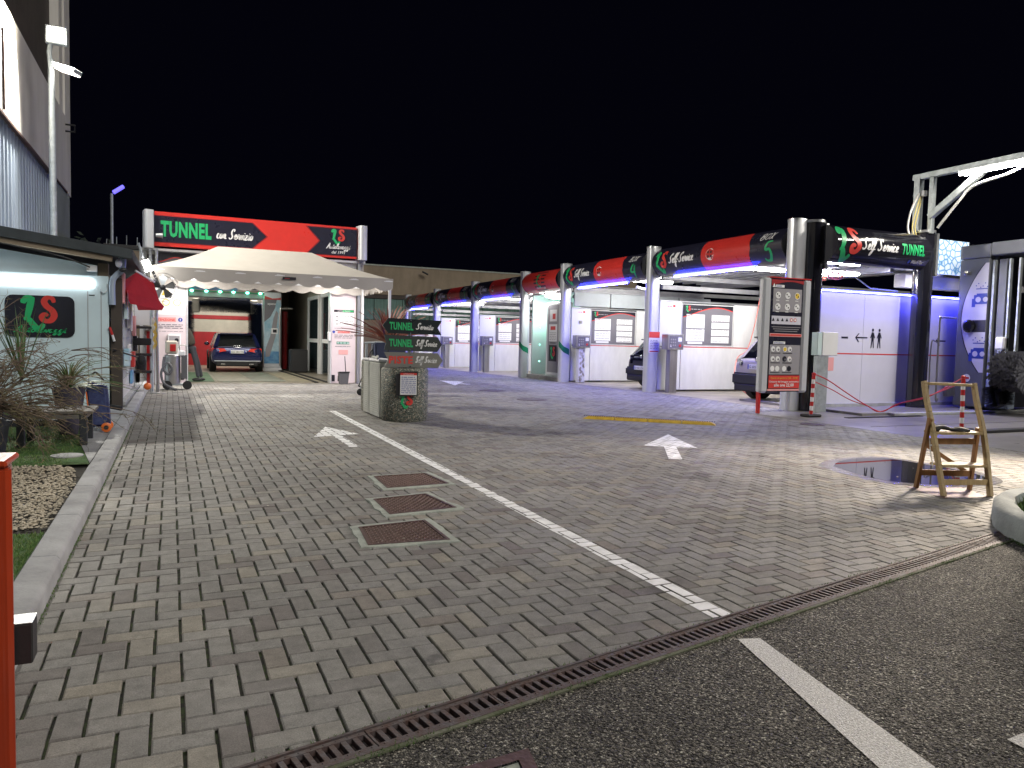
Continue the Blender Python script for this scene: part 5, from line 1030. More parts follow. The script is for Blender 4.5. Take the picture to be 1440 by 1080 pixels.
fn = lambda u, v, h=0: (-.5 + u, TY_ + .099 - h, 2.85 + v); mb = MB(); cv = [(.92 * k / 10, .30 + .07 * math.sin(k * .6 - 1.2)) for k in range(11)]; mb.add([fn(u, v, .003) for u, v in cv] + [fn(u, .49, .003) for u, v in cv], [(k, k + 1, 12 + k, 11 + k) for k in range(10)]); mb.obj('dark_field', 'blacktext', t, smooth=0)
mb = MB(); mb.add([fn(u, v - .012, .006) for u, v in cv] + [fn(u, v + .012, .006) for u, v in cv], [(k, k + 1, 12 + k, 11 + k) for k in range(10)]); mb.obj('red_wave', 'redtext', t, smooth=0)
box('side_infill', 'white', t, .47, 4.6, TY_ + .1, TY_ + .16, 2.75, 3.34)
# --- notice pillars either side of the bay
NP = mat('pinkish white print', (.66, .57, .60), .45, var=.06, vs=1)
def pillar(lb, x0, x1, zt): t = thing('notice_pillar', lb, 'pillar', ((x0 + x1) / 2, TY_, ZF)); box('body', NP, t, x0, x1, TY_, TY_ + .32, ZF, zt, bevel=.01); box('edge', 'silver', t, x1 + .003 if x0 < 0 else x0 - .04, x1 + .04 if x0 < 0 else x0 - .003, TY_ - .01, TY_ + .33, ZF, zt); return t
t = pillar('pinkish notice pillar left of the tunnel bay with a yellow sign row and wall boxes', -.77, .15, 2.72)
fn = lambda u, v, h=0: (-.77 + u, TY_ - .002 - h, ZF + v)
rects(t, fn, [(.02, 1.78, .90, 2.50)], 'whitetext', 'white_field'); discs(t, fn, [(.18, 2.10, .10), (.44, 2.10, .09), (.70, 2.10, .09)], 'yellowprint', 'warning_sign', h=.007); discs(t, fn, [(.44, 2.10, .07), (.70, 2.10, .075)], 'whitetext', 'warning_ring', h=.010)
poly(t, fn, [(.34, 2.28), (.56, 2.28), (.50, 2.42), (.40, 2.42)], 'yellowprint', 'emblem', .008)
rects(t, fn, [(.10, 1.60, .68, 1.72)], 'pinkprint', 'heading', h=.006); discs(t, fn, [(.78, 1.66, .055)], 'bluetext', 'round_mark', h=.008); mb = MB(); put_text(mb, fn, 'ATTENZIONE', .39, 1.625, .08, h=.010, align='c', fit=.52, bold=.02); mb.obj('lettering', 'redtext', t, smooth=0)
mb = MB(); put_text(mb, fn, 'f', .78, 1.625, .09, h=.012, align='c', bold=.02); mb.obj('mark', 'whitetext', t, smooth=0)
rects(t, fn, sum([dashes(.10, .84, 1.52 - .045 * k, 6, .018, k + 3) for k in range(3)] + [dashes(.10, .84, 1.35, 8, .01, 9)], []), 'slateprint', 'fine_print', h=.006)
b1 = box('wall_box', 'white', t, -.29, .02, TY_ - .10, TY_ - .004, ZF + .94, ZF + 1.28, bevel=.01); f2 = lambda u, v, h=0: (-.26 + u, TY_ - .102 - h, ZF + .97 + v); rects(b1, f2, [(0, .02, .25, .27)], 'greyprint', 'window', h=.002); discs(b1, f2, [(.07, .10, .03), (.18, .16, .05)], 'blacktext', 'gauge', h=.006)
box('wall_box', 'white', t, -.29, .02, TY_ - .09, TY_ - .004, ZF + .62, ZF + .92, bevel=.01); box('low_socket', 'dark', t, -.22, .10, TY_ - .02, TY_ - .003, ZF + .10, ZF + .28)
t = pillar('pinkish notice pillar right of the tunnel bay with a price list', 3.90, 4.58, 2.52)
fn = lambda u, v, h=0: (3.90 + u, TY_ - .002 - h, ZF + v)
rects(t, fn, [(.08, 1.62, .62, 2.00)], 'whitetext', 'price_list'); rects(t, fn, [(.06, 2.01, .62, 2.08), ], 'blacktext', 'list_heading'); rects(t, fn, [(.30, 2.02, .61, 2.07)], 'green', 'list_heading', h=.007); mb = MB(); put_text(mb, fn, 'LISTINO PREZZI', .34, 2.025, .05, h=.012, align='c'); mb.obj('lettering', 'whitetext', t, smooth=0)
rects(t, fn, sum([dashes(.12, .6, 1.68 + .07 * k, 6, .014, k + 13) for k in range(5)], []) + [(.10, 1.66 + .10 * k, .18, 1.69 + .10 * k) for k in range(3)], 'greyprint', 'price_lines', h=.007)
rects(t, fn, [(.16, 1.42, .52, 1.49), (.20, .82, .46, .95)], 'pinkprint', 'heading', h=.006); mb = MB(); put_text(mb, fn, 'ATTENZIONE', .34, 1.43, .06, h=.010, align='c', fit=.32, bold=.02); mb.obj('lettering', 'redtext', t, smooth=0); rects(t, fn, sum([dashes(.08, .6, 1.36 - .04 * k, 6, .013, k + 23) for k in range(3)] + [dashes(.1, .55, 1.04, 6, .015, 7), dashes(.08, .6, 1.55, 6, .01, 8)], []), 'slateprint', 'fine_print', h=.006)
discs(t, fn, [(.06, 1.455, .04)], 'bluetext', 'round_mark', h=.007); rects(t, fn, [(.14, 1.11, .50, 1.18)], 'greendark', 'heading', h=.006); rects(t, fn, dashes(.15, .5, 1.13, 5, .03, 5), 'mint', 'heading_letters', h=.009)
rects(t, fn, [(.01, .06, .10, .24), (.18, .06, .24, .22)], 'blacktext', 'low_socket', h=.006); box('white_handle', 'white', t, 3.80, 3.86, TY_ - .08, TY_ + .1, ZF + 1.20, ZF + 1.45)
# --- wash portal inside the bay, blue car, brushes
WY = 30.4; wz = gz(WY)
t = thing('wash_portal', 'portal wash machine inside the tunnel with green led dots and blue brushes', 'wash machine', (1.6, WY, wz))
pr_ = box('right_pillar', 'silver', t, 2.95, 3.60, WY, WY + .8, wz + .12, 2.90, bevel=.02); box('plinth', 'white', t, 2.93, 3.62, WY - .03, WY + .83, wz, wz + .118)
fn = lambda u, v, h=0: (2.97 + u, WY - .003 - h, v); rects(pr_, fn, [(.0, .15, .61, 2.62)], 'skyblue', 'wave_picture'); rects(pr_, fn, [(.0, .15, .61, .62)], 'skyblue2', 'wave_picture', h=.006)
poly(pr_, fn, [(0, 1.75), (.22, 1.95), (.40, 2.3), (.46, 2.62), (0, 2.62)], 'slateprint', 'dark_corner', .008); poly(pr_, fn, [(.05, .40), (.20, .42), (.42, 1.2), (.52, 2.1), (.44, 2.2), (.34, 1.9), (.22, 1.2), (.05, .7)], 'greyprint', 'grey_swoosh', .010)
rects(pr_, fn, [(.26, 1.30, .50, 1.52)], 'whitetext', 'panel', h=.013); rects(pr_, fn, [(.32, 1.35, .46, 1.47)], 'blacktext', 'display', h=.016); poly(pr_, fn, [(0, 2.62), (.61, 2.62), (.61, 2.70), (.3, 2.66), (0, 2.76)], 'redtext', 'red_wave', .010)
mb = MB(); put_text(mb, fn, 'aquatus', .12, 2.42, .12, h=.014, bold=.02, fit=.30); mb.obj('lettering', 'whitetext', pr_, smooth=0)
pl_ = box('left_pillar', 'silver', t, -.35, .28, WY, WY + .8, wz + .12, 2.90, bevel=.02); rects(pl_, lambda u, v, h=0: (-.33 + u, WY - .003 - h, v), [(0, .15, .59, 2.7)], 'skyblue', 'wave_picture')
box('top_beam', 'shadebeam', t, .285, 2.945, WY + .05, WY + .7, 2.62, 2.84, bevel=.02); box('lamp_bar', 'greendark', t, .285, 2.945, WY - .02, WY + .04, 2.80, 2.86)
for k, u in enumerate((.40, .90, 1.38, 1.85, 2.35, 2.82)): MB().sphere((u, WY - .05, 2.83), (.06, .04, .04), 8, 5).obj('green_lamp', 'greenled', t)
mb = MB(); n = 14; cv = [(.3 + 1.7 * k / n, 3.05 + .14 * abs(math.sin(k / n * math.pi * 2.1))) for k in range(n + 1)]; mb.add([(x, WY - .04, 2.88) for x, z_ in cv] + [(x, WY - .04, z_) for x, z_ in cv], [(k, k + 1, n + 2 + k, n + 1 + k) for k in range(n)]); mb.obj('blue_banner', 'teal', t, smooth=0)
for x in (.42, 2.55): box('brush_arm', 'beigein', t, x, x + .28, WY + .9, WY + 1.0, 2.05, 2.60, bevel=.03)
bristle((1.6, WY + 1.0, 2.42), (1, 0, 0), 1.85, .30, 120, 'bluebrush', t, 'top_brush', 6, 60); bristle((2.80, WY + 1.1, 1.5), (0, 0, 1), 2.0, .34, 110, 'bluebrush', t, 'side_brush', 7, 60); bristle((.22, WY + 1.1, 1.5), (0, 0, 1), 2.0, .30, 100, 'bluebrush', t, 'side_brush', 8, 50)

# ------------------------------------------------------------------ cars
def ringpts(w, zl, zm, zb, crown): return [(0, zl), (w * .80, zl), (w * .97, zl + .10), (w, zm), (w * .985, zm + (zb - zm) * .55), (w * .93, zb), (w * .6, zb + crown * .8), (0, zb + crown)]
def car(label, loc, rz, W_, H_, L_, paint, kind):
    t = thing('parked_car', label, 'car', (0, 0, 0)); w = W_ / 2; belt = H_ * .655; zl = .20
    st = [(.00, .84, .40, .55, belt * .80, .0), (.03, .93, .30, .55, belt * .92, .01), (.12, .975, .24, .56, belt * .985, .02), (.45, 1, zl, .58, belt, .03), (1.2, 1, zl, .58, belt, .03), (2.4, 1, zl, .58, belt * .985, .03), (L_ - 1.15, 1, zl, .58, belt * .97, .05), (L_ - .55, .96, .22, .55, belt * .88, .06), (L_ - .12, .86, .28, .5, belt * .74, .05), (L_, .70, .36, .48, belt * .62, .02)]
    mb = MB(); rings = []
    for x, ws, zlo, zm, zb, cr_ in st:
        h = ringpts(w * ws, zlo, zm, zb, cr_); rings.append([(x, y, z_) for y, z_ in h] + [(x, -y, z_) for y, z_ in reversed(h[1:-1])])
    n = len(rings[0]); mb.add([p for r_ in rings for p in r_], [(i * n + j, i * n + (j + 1) % n, (i + 1) * n + (j + 1) % n, (i + 1) * n + j) for i in range(len(rings) - 1) for j in range(n)] + [tuple(reversed(range(n))), tuple(range((len(rings) - 1) * n, len(rings) * n))])
    b = mb.obj('body', paint, t, smooth=50); md = b.modifiers.new('s', 'SUBSURF'); md.levels = 2; md.render_levels = 2
    # cabin: rounded glasshouse
    def cab(x, wb, wt, zb, zt): return [(x, wb, zb), (x, (wb * .55 + wt * .45), zb + (zt - zb) * .5), (x, wt, zt - .03), (x, wt * .7, zt), (x, 0, zt + .012), (x, -wt * .7, zt), (x, -wt, zt - .03), (x, -(wb * .55 + wt * .45), zb + (zt - zb) * .5), (x, -wb, zb)]
    xr = .16 if kind != 'suv' else .20; rt_ = .50 if kind != 'suv' else .55
    cs = [(xr - .04, w * .84, w * .80, belt - .02, belt + .04), (xr + (rt_ - xr) * .55, w * .89, w * .73, belt - .02, belt + (H_ - belt) * .62), (rt_ + .02, w * .91, w * .69, belt - .02, H_ - .045), (rt_ + .45, w * .92, w * .69, belt - .02, H_ - .008), (1.9, w * .92, w * .70, belt - .02, H_), (2.5, w * .92, w * .69, belt - .02, H_ - .03), (2.75, w * .91, w * .68, belt - .02, H_ - .09), (3.45, w * .86, w * .78, belt - .06, belt + .02)]
    mb = MB(); n = 9; mb.add([p for c in cs for p in cab(*c)], [(i * n + j, i * n + j + 1, (i + 1) * n + j + 1, (i + 1) * n + j) for i in range(len(cs) - 1) for j in range(n - 1)] + [tuple(reversed(range(n))), tuple(range((len(cs) - 1) * n, len(cs) * n))])
    mb.obj('windows', 'carglass', t, smooth=40)
    cs2 = cs[2:7]; mb = MB()
    def rf(c): x, wb, wt, zb, zt = c; return [(x, wt + .014, zt - .05), (x, wt + .006, zt - .015), (x, wt * .7, zt + .014), (x, 0, zt + .026), (x, -wt * .7, zt + .014), (x, -wt - .006, zt - .015), (x, -wt - .014, zt - .05)]
    pp_ = [rf(c) for c in cs2]; pp_[0] = [(x - .07, y, z_) for x, y, z_ in pp_[0]]; n = 7
    mb.add([p for r_ in pp_ for p in r_], [(i * n + j, i * n + j + 1, (i + 1) * n + j + 1, (i + 1) * n + j) for i in range(len(pp_) - 1) for j in range(n - 1)] + [tuple(range(n))]); mb.obj('roof', paint if kind != 'suv' else 'carblack', t, smooth=50)
    for s_ in (1, -1):
        c0, c2 = cs[0], cs[2]
        mb = MB(); mb.add([(xr - .07, s_ * w * .90, belt - .03), (xr - .06, s_ * w * .72, belt + .01), (rt_ - .03, s_ * (w * .60), H_ - .05), (rt_ - .01, s_ * (w * .705), H_ - .045), (rt_ + .30, s_ * (w * .715), H_ - .06), (xr + .52, s_ * w * .945, belt - .02)], [(0, 1, 2, 3), (0, 3, 4, 5)]); mb.obj('rear_pillar', paint, t, smooth=60)
        mb = MB(); mb.bar((1.55, s_ * (w * .91), belt), (1.60, s_ * (w * .70), H_ - .04), .10, .03); mb.bar((3.40, s_ * w * .86, belt - .04), (2.68, s_ * w * .69, H_ - .06), .07, .05); mb.obj('pillars', 'carblack', t)
        MB().sphere((2.85, s_ * (w + .045), belt + .05), (.07, .10, .07), 10, 6).obj('mirror', 'carblack' if kind != 'hatch' else paint, t)
        for xw in (.78, L_ - .85):
            rw_ = .325; wl_ = MB().lathe((0, 0, 0), [(rw_ - .04, 0), (rw_, .03), (rw_, .19), (rw_ - .04, .22)], 28).xf(lambda p: (xw + p.x, s_ * (w - .215 + p.z), rw_ + p.y)).obj('wheel', 'rubber', t); MB().lathe((0, 0, 0), [(.0, 0), (.21, .0), (.225, .02)], 20, cap=False).xf(lambda p: (xw + p.x, s_ * (w + .006 + p.z * .2), rw_ + p.y)).obj('rim', 'rimal', wl_)
            MB().lathe((0, 0, 0), [(.38, 0), (.38, .20)], 28).xf(lambda p: (xw + p.x, s_ * (w - .185 + p.z), .36 + p.y)).obj('wheel_arch', 'rubber', t)
    # rear face details, x < 0 is behind the car
    box('bumper', paint if kind == 'hatch' else 'rubber', t, -.075, .30, -w * .93, w * .93, .36, .62 if kind != 'suv' else .66, bevel=.05, seg=3); box('diffuser', 'rubber', t, -.085, .25, -w * .80, w * .80, .22, .40, bevel=.03); 
    if kind == 'hatch': box('lower_trim', 'silver', t, -.095, -.08, -w * .88, w * .88, .395, .425, bevel=.006); box('exhaust', 'chrome', t, -.10, -.08, -w * .62, -w * .45, .27, .32, bevel=.01); box('exhaust', 'chrome', t, -.10, -.08, w * .45, w * .62, .27, .32, bevel=.01)
    fn = lambda u, v, h=0: (-.035 - h, -u, v)
    tl_z = belt * .80
    for s_ in (1, -1):
        if kind == 'hatch': mb = MB(); y = [(s_ * w * .93, tl_z + .11), (s_ * w * .50, tl_z + .10), (s_ * w * .42, tl_z + .02), (s_ * w * .60, tl_z - .01), (s_ * w * .94, tl_z - .10)]
        elif kind == 'suv': y = [(s_ * w * .94, tl_z + .17), (s_ * w * .62, tl_z + .13), (s_ * w * .60, tl_z + .03), (s_ * w * .95, tl_z + .0)]
        else: y = [(s_ * w * .93, tl_z + .20), (s_ * w * .70, tl_z + .19), (s_ * w * .66, tl_z - .04), (s_ * w * .94, tl_z - .06)]
        nn = len(y); mb = MB(); mb.add([(-.032 if abs(a) < w * .9 else .10, a, b_) for a, b_ in y] + [(.14, a, b_) for a, b_ in y], [tuple(range(nn)), tuple(reversed(range(nn, 2 * nn)))] + [(k, (k + 1) % nn, nn + (k + 1) % nn, nn + k) for k in range(nn)]); mb.obj('tail_lamp', 'lamp' if kind == 'hatch' else 'carglass', t, bevel=.006, smooth=0)
    pz = {'hatch': tl_z - .01, 'suv': tl_z + .0, 'small': .60}[kind]
    box('number_plate', 'plate', t, -.06 if kind != 'small' else -.10, -.04 if kind != 'small' else -.07, -.26, .26, pz - .055, pz + .055, bevel=.003)
    xx = -.062 if kind != 'small' else -.102
    pf = lambda u, v, h=0: (xx - h, .26 - u, pz - .055 + v); mb = MB(); put_text(mb, pf, {'hatch': 'GA 184 TN', 'suv': 'G 605 WZ', 'small': 'EX 441 CN'}[kind], .26, .022, .09, h=.002, align='c', fit=.42); mb.obj('plate_number', 'blacktext', t, smooth=0)
    rects(t, pf, [(0, 0, .035, .11), (.485, 0, .52, .11)], 'bluetext', 'plate_band', h=.003)
    if kind == 'hatch':
        for k in range(4): MB().tube([(-.045, (k - 1.5) * .062 + .042 * math.cos(a), tl_z + .185 + .042 * math.sin(a)) for a in [2 * math.pi * q / 16 for q in range(17)]], .007, 6, cap=False).obj('emblem_ring', 'chrome', t)
    else: MB().sphere((-.035, 0, tl_z + .16), (.02, .045, .055), 8, 6).obj('emblem', 'chrome', t)
    box('spoiler', paint if kind == 'hatch' else 'carblack', t, rt_ - .20, rt_ + .06, -w * .64, w * .64, H_ - .055, H_ - .022, bevel=.012); MB().bar((xr + .02, -.02, belt + .07), (xr + .10, .36, belt + .16), .02, .02).obj('wiper', 'rubber', t)
    t.location = loc; t.rotation_euler = (0, 0, rz); return t
car('metallic blue hatchback inside the tunnel bay, seen from behind', (1.90, 28.9, gz(29)), math.pi / 2, 1.80, 1.43, 4.3, 'carblue', 'hatch')
p5 = G(1048, 563); car('warm silver small suv backed by the totem sign in box 5', (12.35, 13.72, 0), 0, 1.76, 1.55, 4.2, 'cargrey', 'suv')
car('black small car half hidden by the column in box 4', (12.2, 18.3, gz(18)), 0, 1.68, 1.46, 3.8, 'carblack', 'small')

# ------------------------------------------------------------------ person bending beside the blue car
def skin(name, pts, edges, rad, m, parent, sub=2):
    me = bpy.data.meshes.new(name); me.from_pydata(pts, edges, []); o = bpy.data.objects.new(name, me); COL.objects.link(o)
    md = o.modifiers.new('k', 'SKIN'); sv = me.skin_vertices[0].data
    for i, r_ in enumerate(rad): sv[i].radius = (r_, r_) if not isinstance(r_, tuple) else r_
    sv[0].use_root = True; o.modifiers.new('s', 'SUBSURF').levels = sub; o.modifiers['s'].render_levels = sub
    bpy.context.view_layer.update(); m2 = bpy.data.meshes.new_from_object(o.evaluated_get(bpy.context.evaluated_depsgraph_get())); bpy.data.objects.remove(o)
    m2.materials.clear(); m2.materials.append(M[m]); m2.polygons.foreach_set('use_smooth', [True] * len(m2.polygons)); m2.name = name; q = bpy.data.objects.new(name, m2); COL.objects.link(q); q.parent = parent; return q
t = thing('person', 'person in grey trousers and olive jacket leaning behind the notice pillar by the blue car', 'person', (.36, 22.6, gz(22.6)))
hip = (-.04, 0, .93)
body = skin('body', [(-.06, 0, 1.10), (-.16, 0, 1.34), (-.30, 0, 1.50), (-.40, -.01, 1.58), (-.48, -.02, 1.66), (-.30, -.19, 1.46), (-.36, -.26, 1.18), (-.50, -.28, .98), (-.55, -.28, .92), (-.30, .19, 1.46), (-.40, .24, 1.20), (-.56, .22, 1.02), (-.62, .22, .97)], [(0, 1), (1, 2), (2, 3), (3, 4), (2, 5), (5, 6), (6, 7), (7, 8), (2, 9), (9, 10), (10, 11), (11, 12)], [.085, .09, .075, .05, .085, .042, .036, .030, .032, .042, .036, .030, .032], 'skin', t)
skin('trousers', [(-.05, 0, .95), (-.04, -.10, .90), (.04, -.11, .50), (.10, -.12, .10), (-.04, .10, .90), (.10, .12, .50), (.19, .13, .10)], [(0, 1), (1, 2), (2, 3), (0, 4), (4, 5), (5, 6)], [.11, .085, .062, .05, .085, .062, .05], 'trousers', t)
skin('jacket', [(-.05, 0, .98), (-.10, 0, 1.16), (-.18, 0, 1.36), (-.28, 0, 1.50), (-.31, -.19, 1.45), (-.37, -.27, 1.18), (-.48, -.28, 1.02), (-.31, .19, 1.45), (-.41, .25, 1.20), (-.54, .23, 1.05)], [(0, 1), (1, 2), (2, 3), (3, 4), (4, 5), (5, 6), (3, 7), (7, 8), (8, 9)], [.125, .12, .13, .09, .07, .055, .045, .07, .055, .045], 'jacket', t)
o = MB().sphere((-.53, -.02, 1.73), (.10, .085, .115), 12, 8).obj('hair', 'hair', t); o.location = (0, 0, 0); o.data.transform(Matrix.Translation(Vector(t.location)))
for y, x in ((-.12, .12), (.13, .21)): o = MB().sphere((x - .05, y, .05), (.13, .05, .05), 10, 6).obj('shoe', 'shoe', t); o.data.transform(Matrix.Translation(Vector(t.location)))

# ------------------------------------------------------------------ white pavilion tent
t = thing('pavilion_tent', 'white pavilion tent with scalloped valance in front of the tunnel bay', 'tent', (2.1, 19.6, 0))
ex0, ex1, ey0, ey1, ez = -.60, 4.73, 18.0, 21.15, 2.70; rz_ = 3.38; rx0, rx1, ry = .84, 3.05, 19.6
def roofp(u, v):                                   # bilinear over front slope etc. with a light sag
    return None
mb = MB(); n = 12
def slope(a, b, c, d, sag):                        # a-b eave, d-c ridge
    k0 = len(mb.v)
    for i in range(n + 1):
        for j in range(n + 1):
            s_, q_ = i / n, j / n; e = Vector(a).lerp(Vector(b), s_); r_ = Vector(d).lerp(Vector(c), s_); p = e.lerp(r_, q_); p.z -= sag * math.sin(math.pi * q_) * (1 + .15 * math.sin(s_ * 9)); mb.v.append(tuple(p))
    for i in range(n):
        for j in range(n): a_ = k0 + i * (n + 1) + j; mb.f.append((a_, a_ + n + 1, a_ + n + 2, a_ + 1))
A, B, C, D_ = (ex0, ey0, ez), (ex1, ey0, ez), (ex1, ey1, ez), (ex0, ey1, ez); P1, P2 = (rx0, ry, rz_), (rx1, ry, rz_)
slope(A, B, P2, P1, .05); slope(B, C, P2, P2, .05); slope(C, D_, P1, P2, .05); slope(D_, A, P1, P1, .05); mb.obj('canopy', 'tent', t, smooth=40)
def valance(a, b, nm, per=.42, hgt=.22, amp=.075):
    a, b = Vector(a), Vector(b); L_ = (b - a).length; k = int(L_ / per) * 10; mb = MB(); nrm = Vector((-(b - a).y, (b - a).x, 0)).normalized()
    for i in range(k + 1): s_ = i / k; p = a.lerp(b, s_); z_ = ez - hgt - amp * abs(math.sin(math.pi * s_ * int(L_ / per))); w_ = .015 * math.sin(s_ * 40); mb.v += [tuple(Vector((p.x, p.y, ez + .01))), tuple(Vector((p.x, p.y, z_)) + nrm * w_)]
    for i in range(k): mb.f.append((2 * i, 2 * i + 1, 2 * i + 3, 2 * i + 2))
    return mb.obj(nm, 'tent', t, smooth=60)
valance((ex0 - .01, ey0 - .02, 0), (ex1 + .01, ey0 - .02, 0), 'valance'); valance((ex1 + .02, ey0, 0), (ex1 + .02, ey1, 0), 'valance', .30, .18, .09); valance((ex1, ey1 + .02, 0), (ex0, ey1 + .02, 0), 'valance', .45, .20, .07); valance((ex0 - .02, ey1, 0), (ex0 - .02, ey0, 0), 'valance')
for x, y in ((ex0 + .05, ey0 + .05), (ex1 - .05, ey0 + .05), (ex1 - .03, ey1 - .05), (ex0 + .05, ey1 - .05)): box('pole', 'white', t, x - .03, x + .03, y - .03, y + .03, gz(y), ez, bevel=.005)
for a, b in ((A, B), (B, C), (C, D_), (D_, A)): MB().bar((a[0], a[1], ez - .04), (b[0], b[1], ez - .04), .035, .05).obj('eave_rail', 'white', t)
for x, y in ((rx0, ry), (rx1, ry)): MB().bar((x, y, 2.66), (x, y, rz_ - .06), .03, .03).obj('king_post', 'white', t)
rects(t, lambda u, v, h=0: (2.15 + u, ey0 - .045 - h, 2.56 + v), [(0, 0, .30, .06)], 'blacktext', 'maker_label'); mb = MB(); put_text(mb, lambda u, v, h=0: (2.15 + u, ey0 - .045 - h, 2.56 + v), 'eventi', .05, .015, .045, h=.006); mb.obj('label_print', 'redtext', t, smooth=0)
for (fx, fy, lb) in ((.7, 19.4, 'left'), (3.4, 19.4, 'right')):
    f = thing('tent_lamp', 'lit batten lamp under the tent roof on the ' + lb, 'lamp', (fx, fy, 2.75), 'lamps under the tent'); tubeo('tube', 'tubew', f, [(fx - .6, fy, 2.80), (fx + .6, fy, 2.80)], .025); box('fitting', 'white', f, fx - .65, fx + .65, fy - .04, fy + .04, 2.83, 2.87)
[area_dir('tent_light', (x_, 19.4, 2.77), (0, 0, -1), (1, 0, 0), 1.2, .08, 75, (1.0, .93, .86)) for x_ in (.7, 3.4)]; [area_dir('valance_light', (x_, 20.6, 2.60), (0, .5, -.6), (1, 0, 0), 1.2, .06, 9, (1, .93, .90)) for x_ in (.2, 3.9)]
t = thing('vertical_tube_lamp', 'short lit tube lamp hanging at the left tent corner', 'lamp', (-.6, 17.6, 2.7)); a = AY(204, 366, 17.5); b = AY(210, 381, 17.5); MB().tube([a, b], .07, 10).obj('tube', 'spotw', t); MB().tube([b + Vector((0, 0, .0)), Vector((-.6, 17.95, 2.3))], .012, 6).obj('cable', 'dark', t); MB().tube([a + Vector((-.12, 0, .35)), a + Vector((-.04, 0, .05))], .025, 6).obj('bracket', 'galv', t)
fc = AY(229, 404, 17.7); t = thing('pedestal_fan', 'round wall fan hanging under the left tent corner', 'fan', tuple(fc))
for k in range(5):
    a = k * 2 * math.pi / 5 + .3; mb = MB(); q = [(0.04, -.02), (.20, -.09), (.27, 0), (.22, .08), (.05, .03)]; mb.add([(fc.x + u * math.cos(a) - v * math.sin(a), fc.y + v * .5, fc.z + u * math.sin(a) + v * math.cos(a)) for u, v in q], [(0, 1, 2, 3, 4)]); mb.obj('blade', 'galv' if k % 2 else 'dark', t, smooth=0)
for rr_ in (.30, .24): MB().tube([(fc.x + rr_ * math.cos(a), fc.y - .06, fc.z + rr_ * math.sin(a)) for a in [2 * math.pi * q / 24 for q in range(25)]], .006, 5, cap=False).obj('guard_ring', 'steel', t)
MB().sphere(fc, .06, 10, 6).obj('hub', 'dark', t); MB().bar((fc.x - .05, fc.y + .05, fc.z), (-.55, 18.0, 2.62), .04, .03).obj('bracket', 'dark', t)

# ================================================================== CABIN AT THE LEFT
HY = 13.3; HX = -1.0
t = thing('cabin', 'pale blue kiosk cabin with sloping dark roof, lit strip and black logo panel', 'cabin', (-3, HY, .1))
fn = lambda u, v, h=0: (u, HY - h, v)
mb = MB(); rt = lambda x: 2.46 - .13 * (x + .98)
w = [(-6.0, .1), (HX - .17, .1), (HX - .17, rt(HX) - .16), (-6.0, rt(-6.0) - .16)]; mb.prism(w, lambda u, v, s_: (u, HY + .06 - .06 * s_, v)); mb.obj('front_wall', 'bluewhite', t, smooth=0)
dr_ = box('sliding_door', 'bluewhite', t, -3.6, HX - .01, HY - .06, HY - .005, .12, 2.14, bevel=.006); box('door_seam', 'greyprint', dr_, -1.30, -1.29, HY - .064, HY - .061, .12, 1.9, bevel=0); box('door_seam', 'greyprint', dr_, -1.12, -1.11, HY - .064, HY - .061, .12, 1.9, bevel=0)
box('lit_strip', 'tubecab', t, -3.6, -1.22, HY - .10, HY - .065, 1.965, 2.065)
pw_ = [(-2.37, 1.80)]; mb = MB(); x0, x1, z0, z1, r_ = -2.37, -1.47, 1.18, 1.80, .10; pts = []
for cx_, cz_, a0 in ((x1 - r_, z1 - r_, 0), (x0 + r_, z1 - r_, 90), (x0 + r_, z0 + r_, 180), (x1 - r_, z0 + r_, 270)): pts += [(cx_ + r_ * math.cos(math.radians(a0 + k * 22.5)), cz_ + r_ * math.sin(math.radians(a0 + k * 22.5))) for k in range(5)]
mb.prism(pts, lambda u, v, s_: (u, HY - .066 - .012 * s_, v)); lp = mb.obj('logo_panel', 'black', dr_, smooth=0)
f2 = lambda u, v, h=0: (-2.37 + u, HY - .079 - h, 1.18 + v); logo(lp, f2, .23, .20, .40, h=.003); mb = MB(); cursive(mb, f2, 'Autolavaggi', .10, .07, .10, .003, w=.14, fit=.68); mb.obj('lettering', 'green', lp, smooth=0)
box('door_pull', 'dark', dr_, -1.28, -1.20, HY - .07, HY - .062, 1.83, 1.845); tubeo('hook', 'galv', t, smooth_line([(-1.03, HY - .07, 2.02), (-1.03, HY - .07, 1.93), (-1.07, HY - .09, 1.88), (-1.11, HY - .08, 1.90), (-1.12, HY - .07, 1.94)]), .008)
box('side_wall', 'bluewhite', t, HX - .16, HX - .10, HY + .07, 19, .1, 2.25); box('post_cladding', 'beige', t, HX - .165, HX - .02, HY + .02, HY + .20, 2.14, 2.34)
mb = MB()
for y0_, y1_ in ((12.95, 19.3),):
    a = [(-6.2, 1), (-.64, 1)]; mb.add([(x, y, rt(x) + dz) for y in (y0_, y1_) for x in (-6.2, -.66) for dz in (-.02, .13)], [(0, 2, 3, 1), (4, 5, 7, 6), (0, 1, 5, 4), (2, 6, 7, 3), (1, 3, 7, 5), (0, 4, 6, 2)])
mb.obj('roof', 'roof', t, bevel=.01); MB().add([(x, y, rt(x) + dz) for y in (13.0, 13.18) for x in (-6.1, -.95) for dz in (-.10, -.022)], [(0, 2, 3, 1), (4, 5, 7, 6), (0, 1, 5, 4), (2, 6, 7, 3), (1, 3, 7, 5), (0, 4, 6, 2)]).obj('eave_board', 'beige', t)
tubeo('cable', 'dark', t, smooth_line([(-3.2, 12.98, rt(-3.2) - .10), (-2.2, 12.98, rt(-2.2) - .12), (-1.6, 12.99, rt(-1.6) - .16), (-1.25, 13.1, rt(-1.25) - .24)]), .012, 6); box('cable_box', 'white', t, -1.30, -1.16, 13.14, 13.24, 2.20, 2.29)
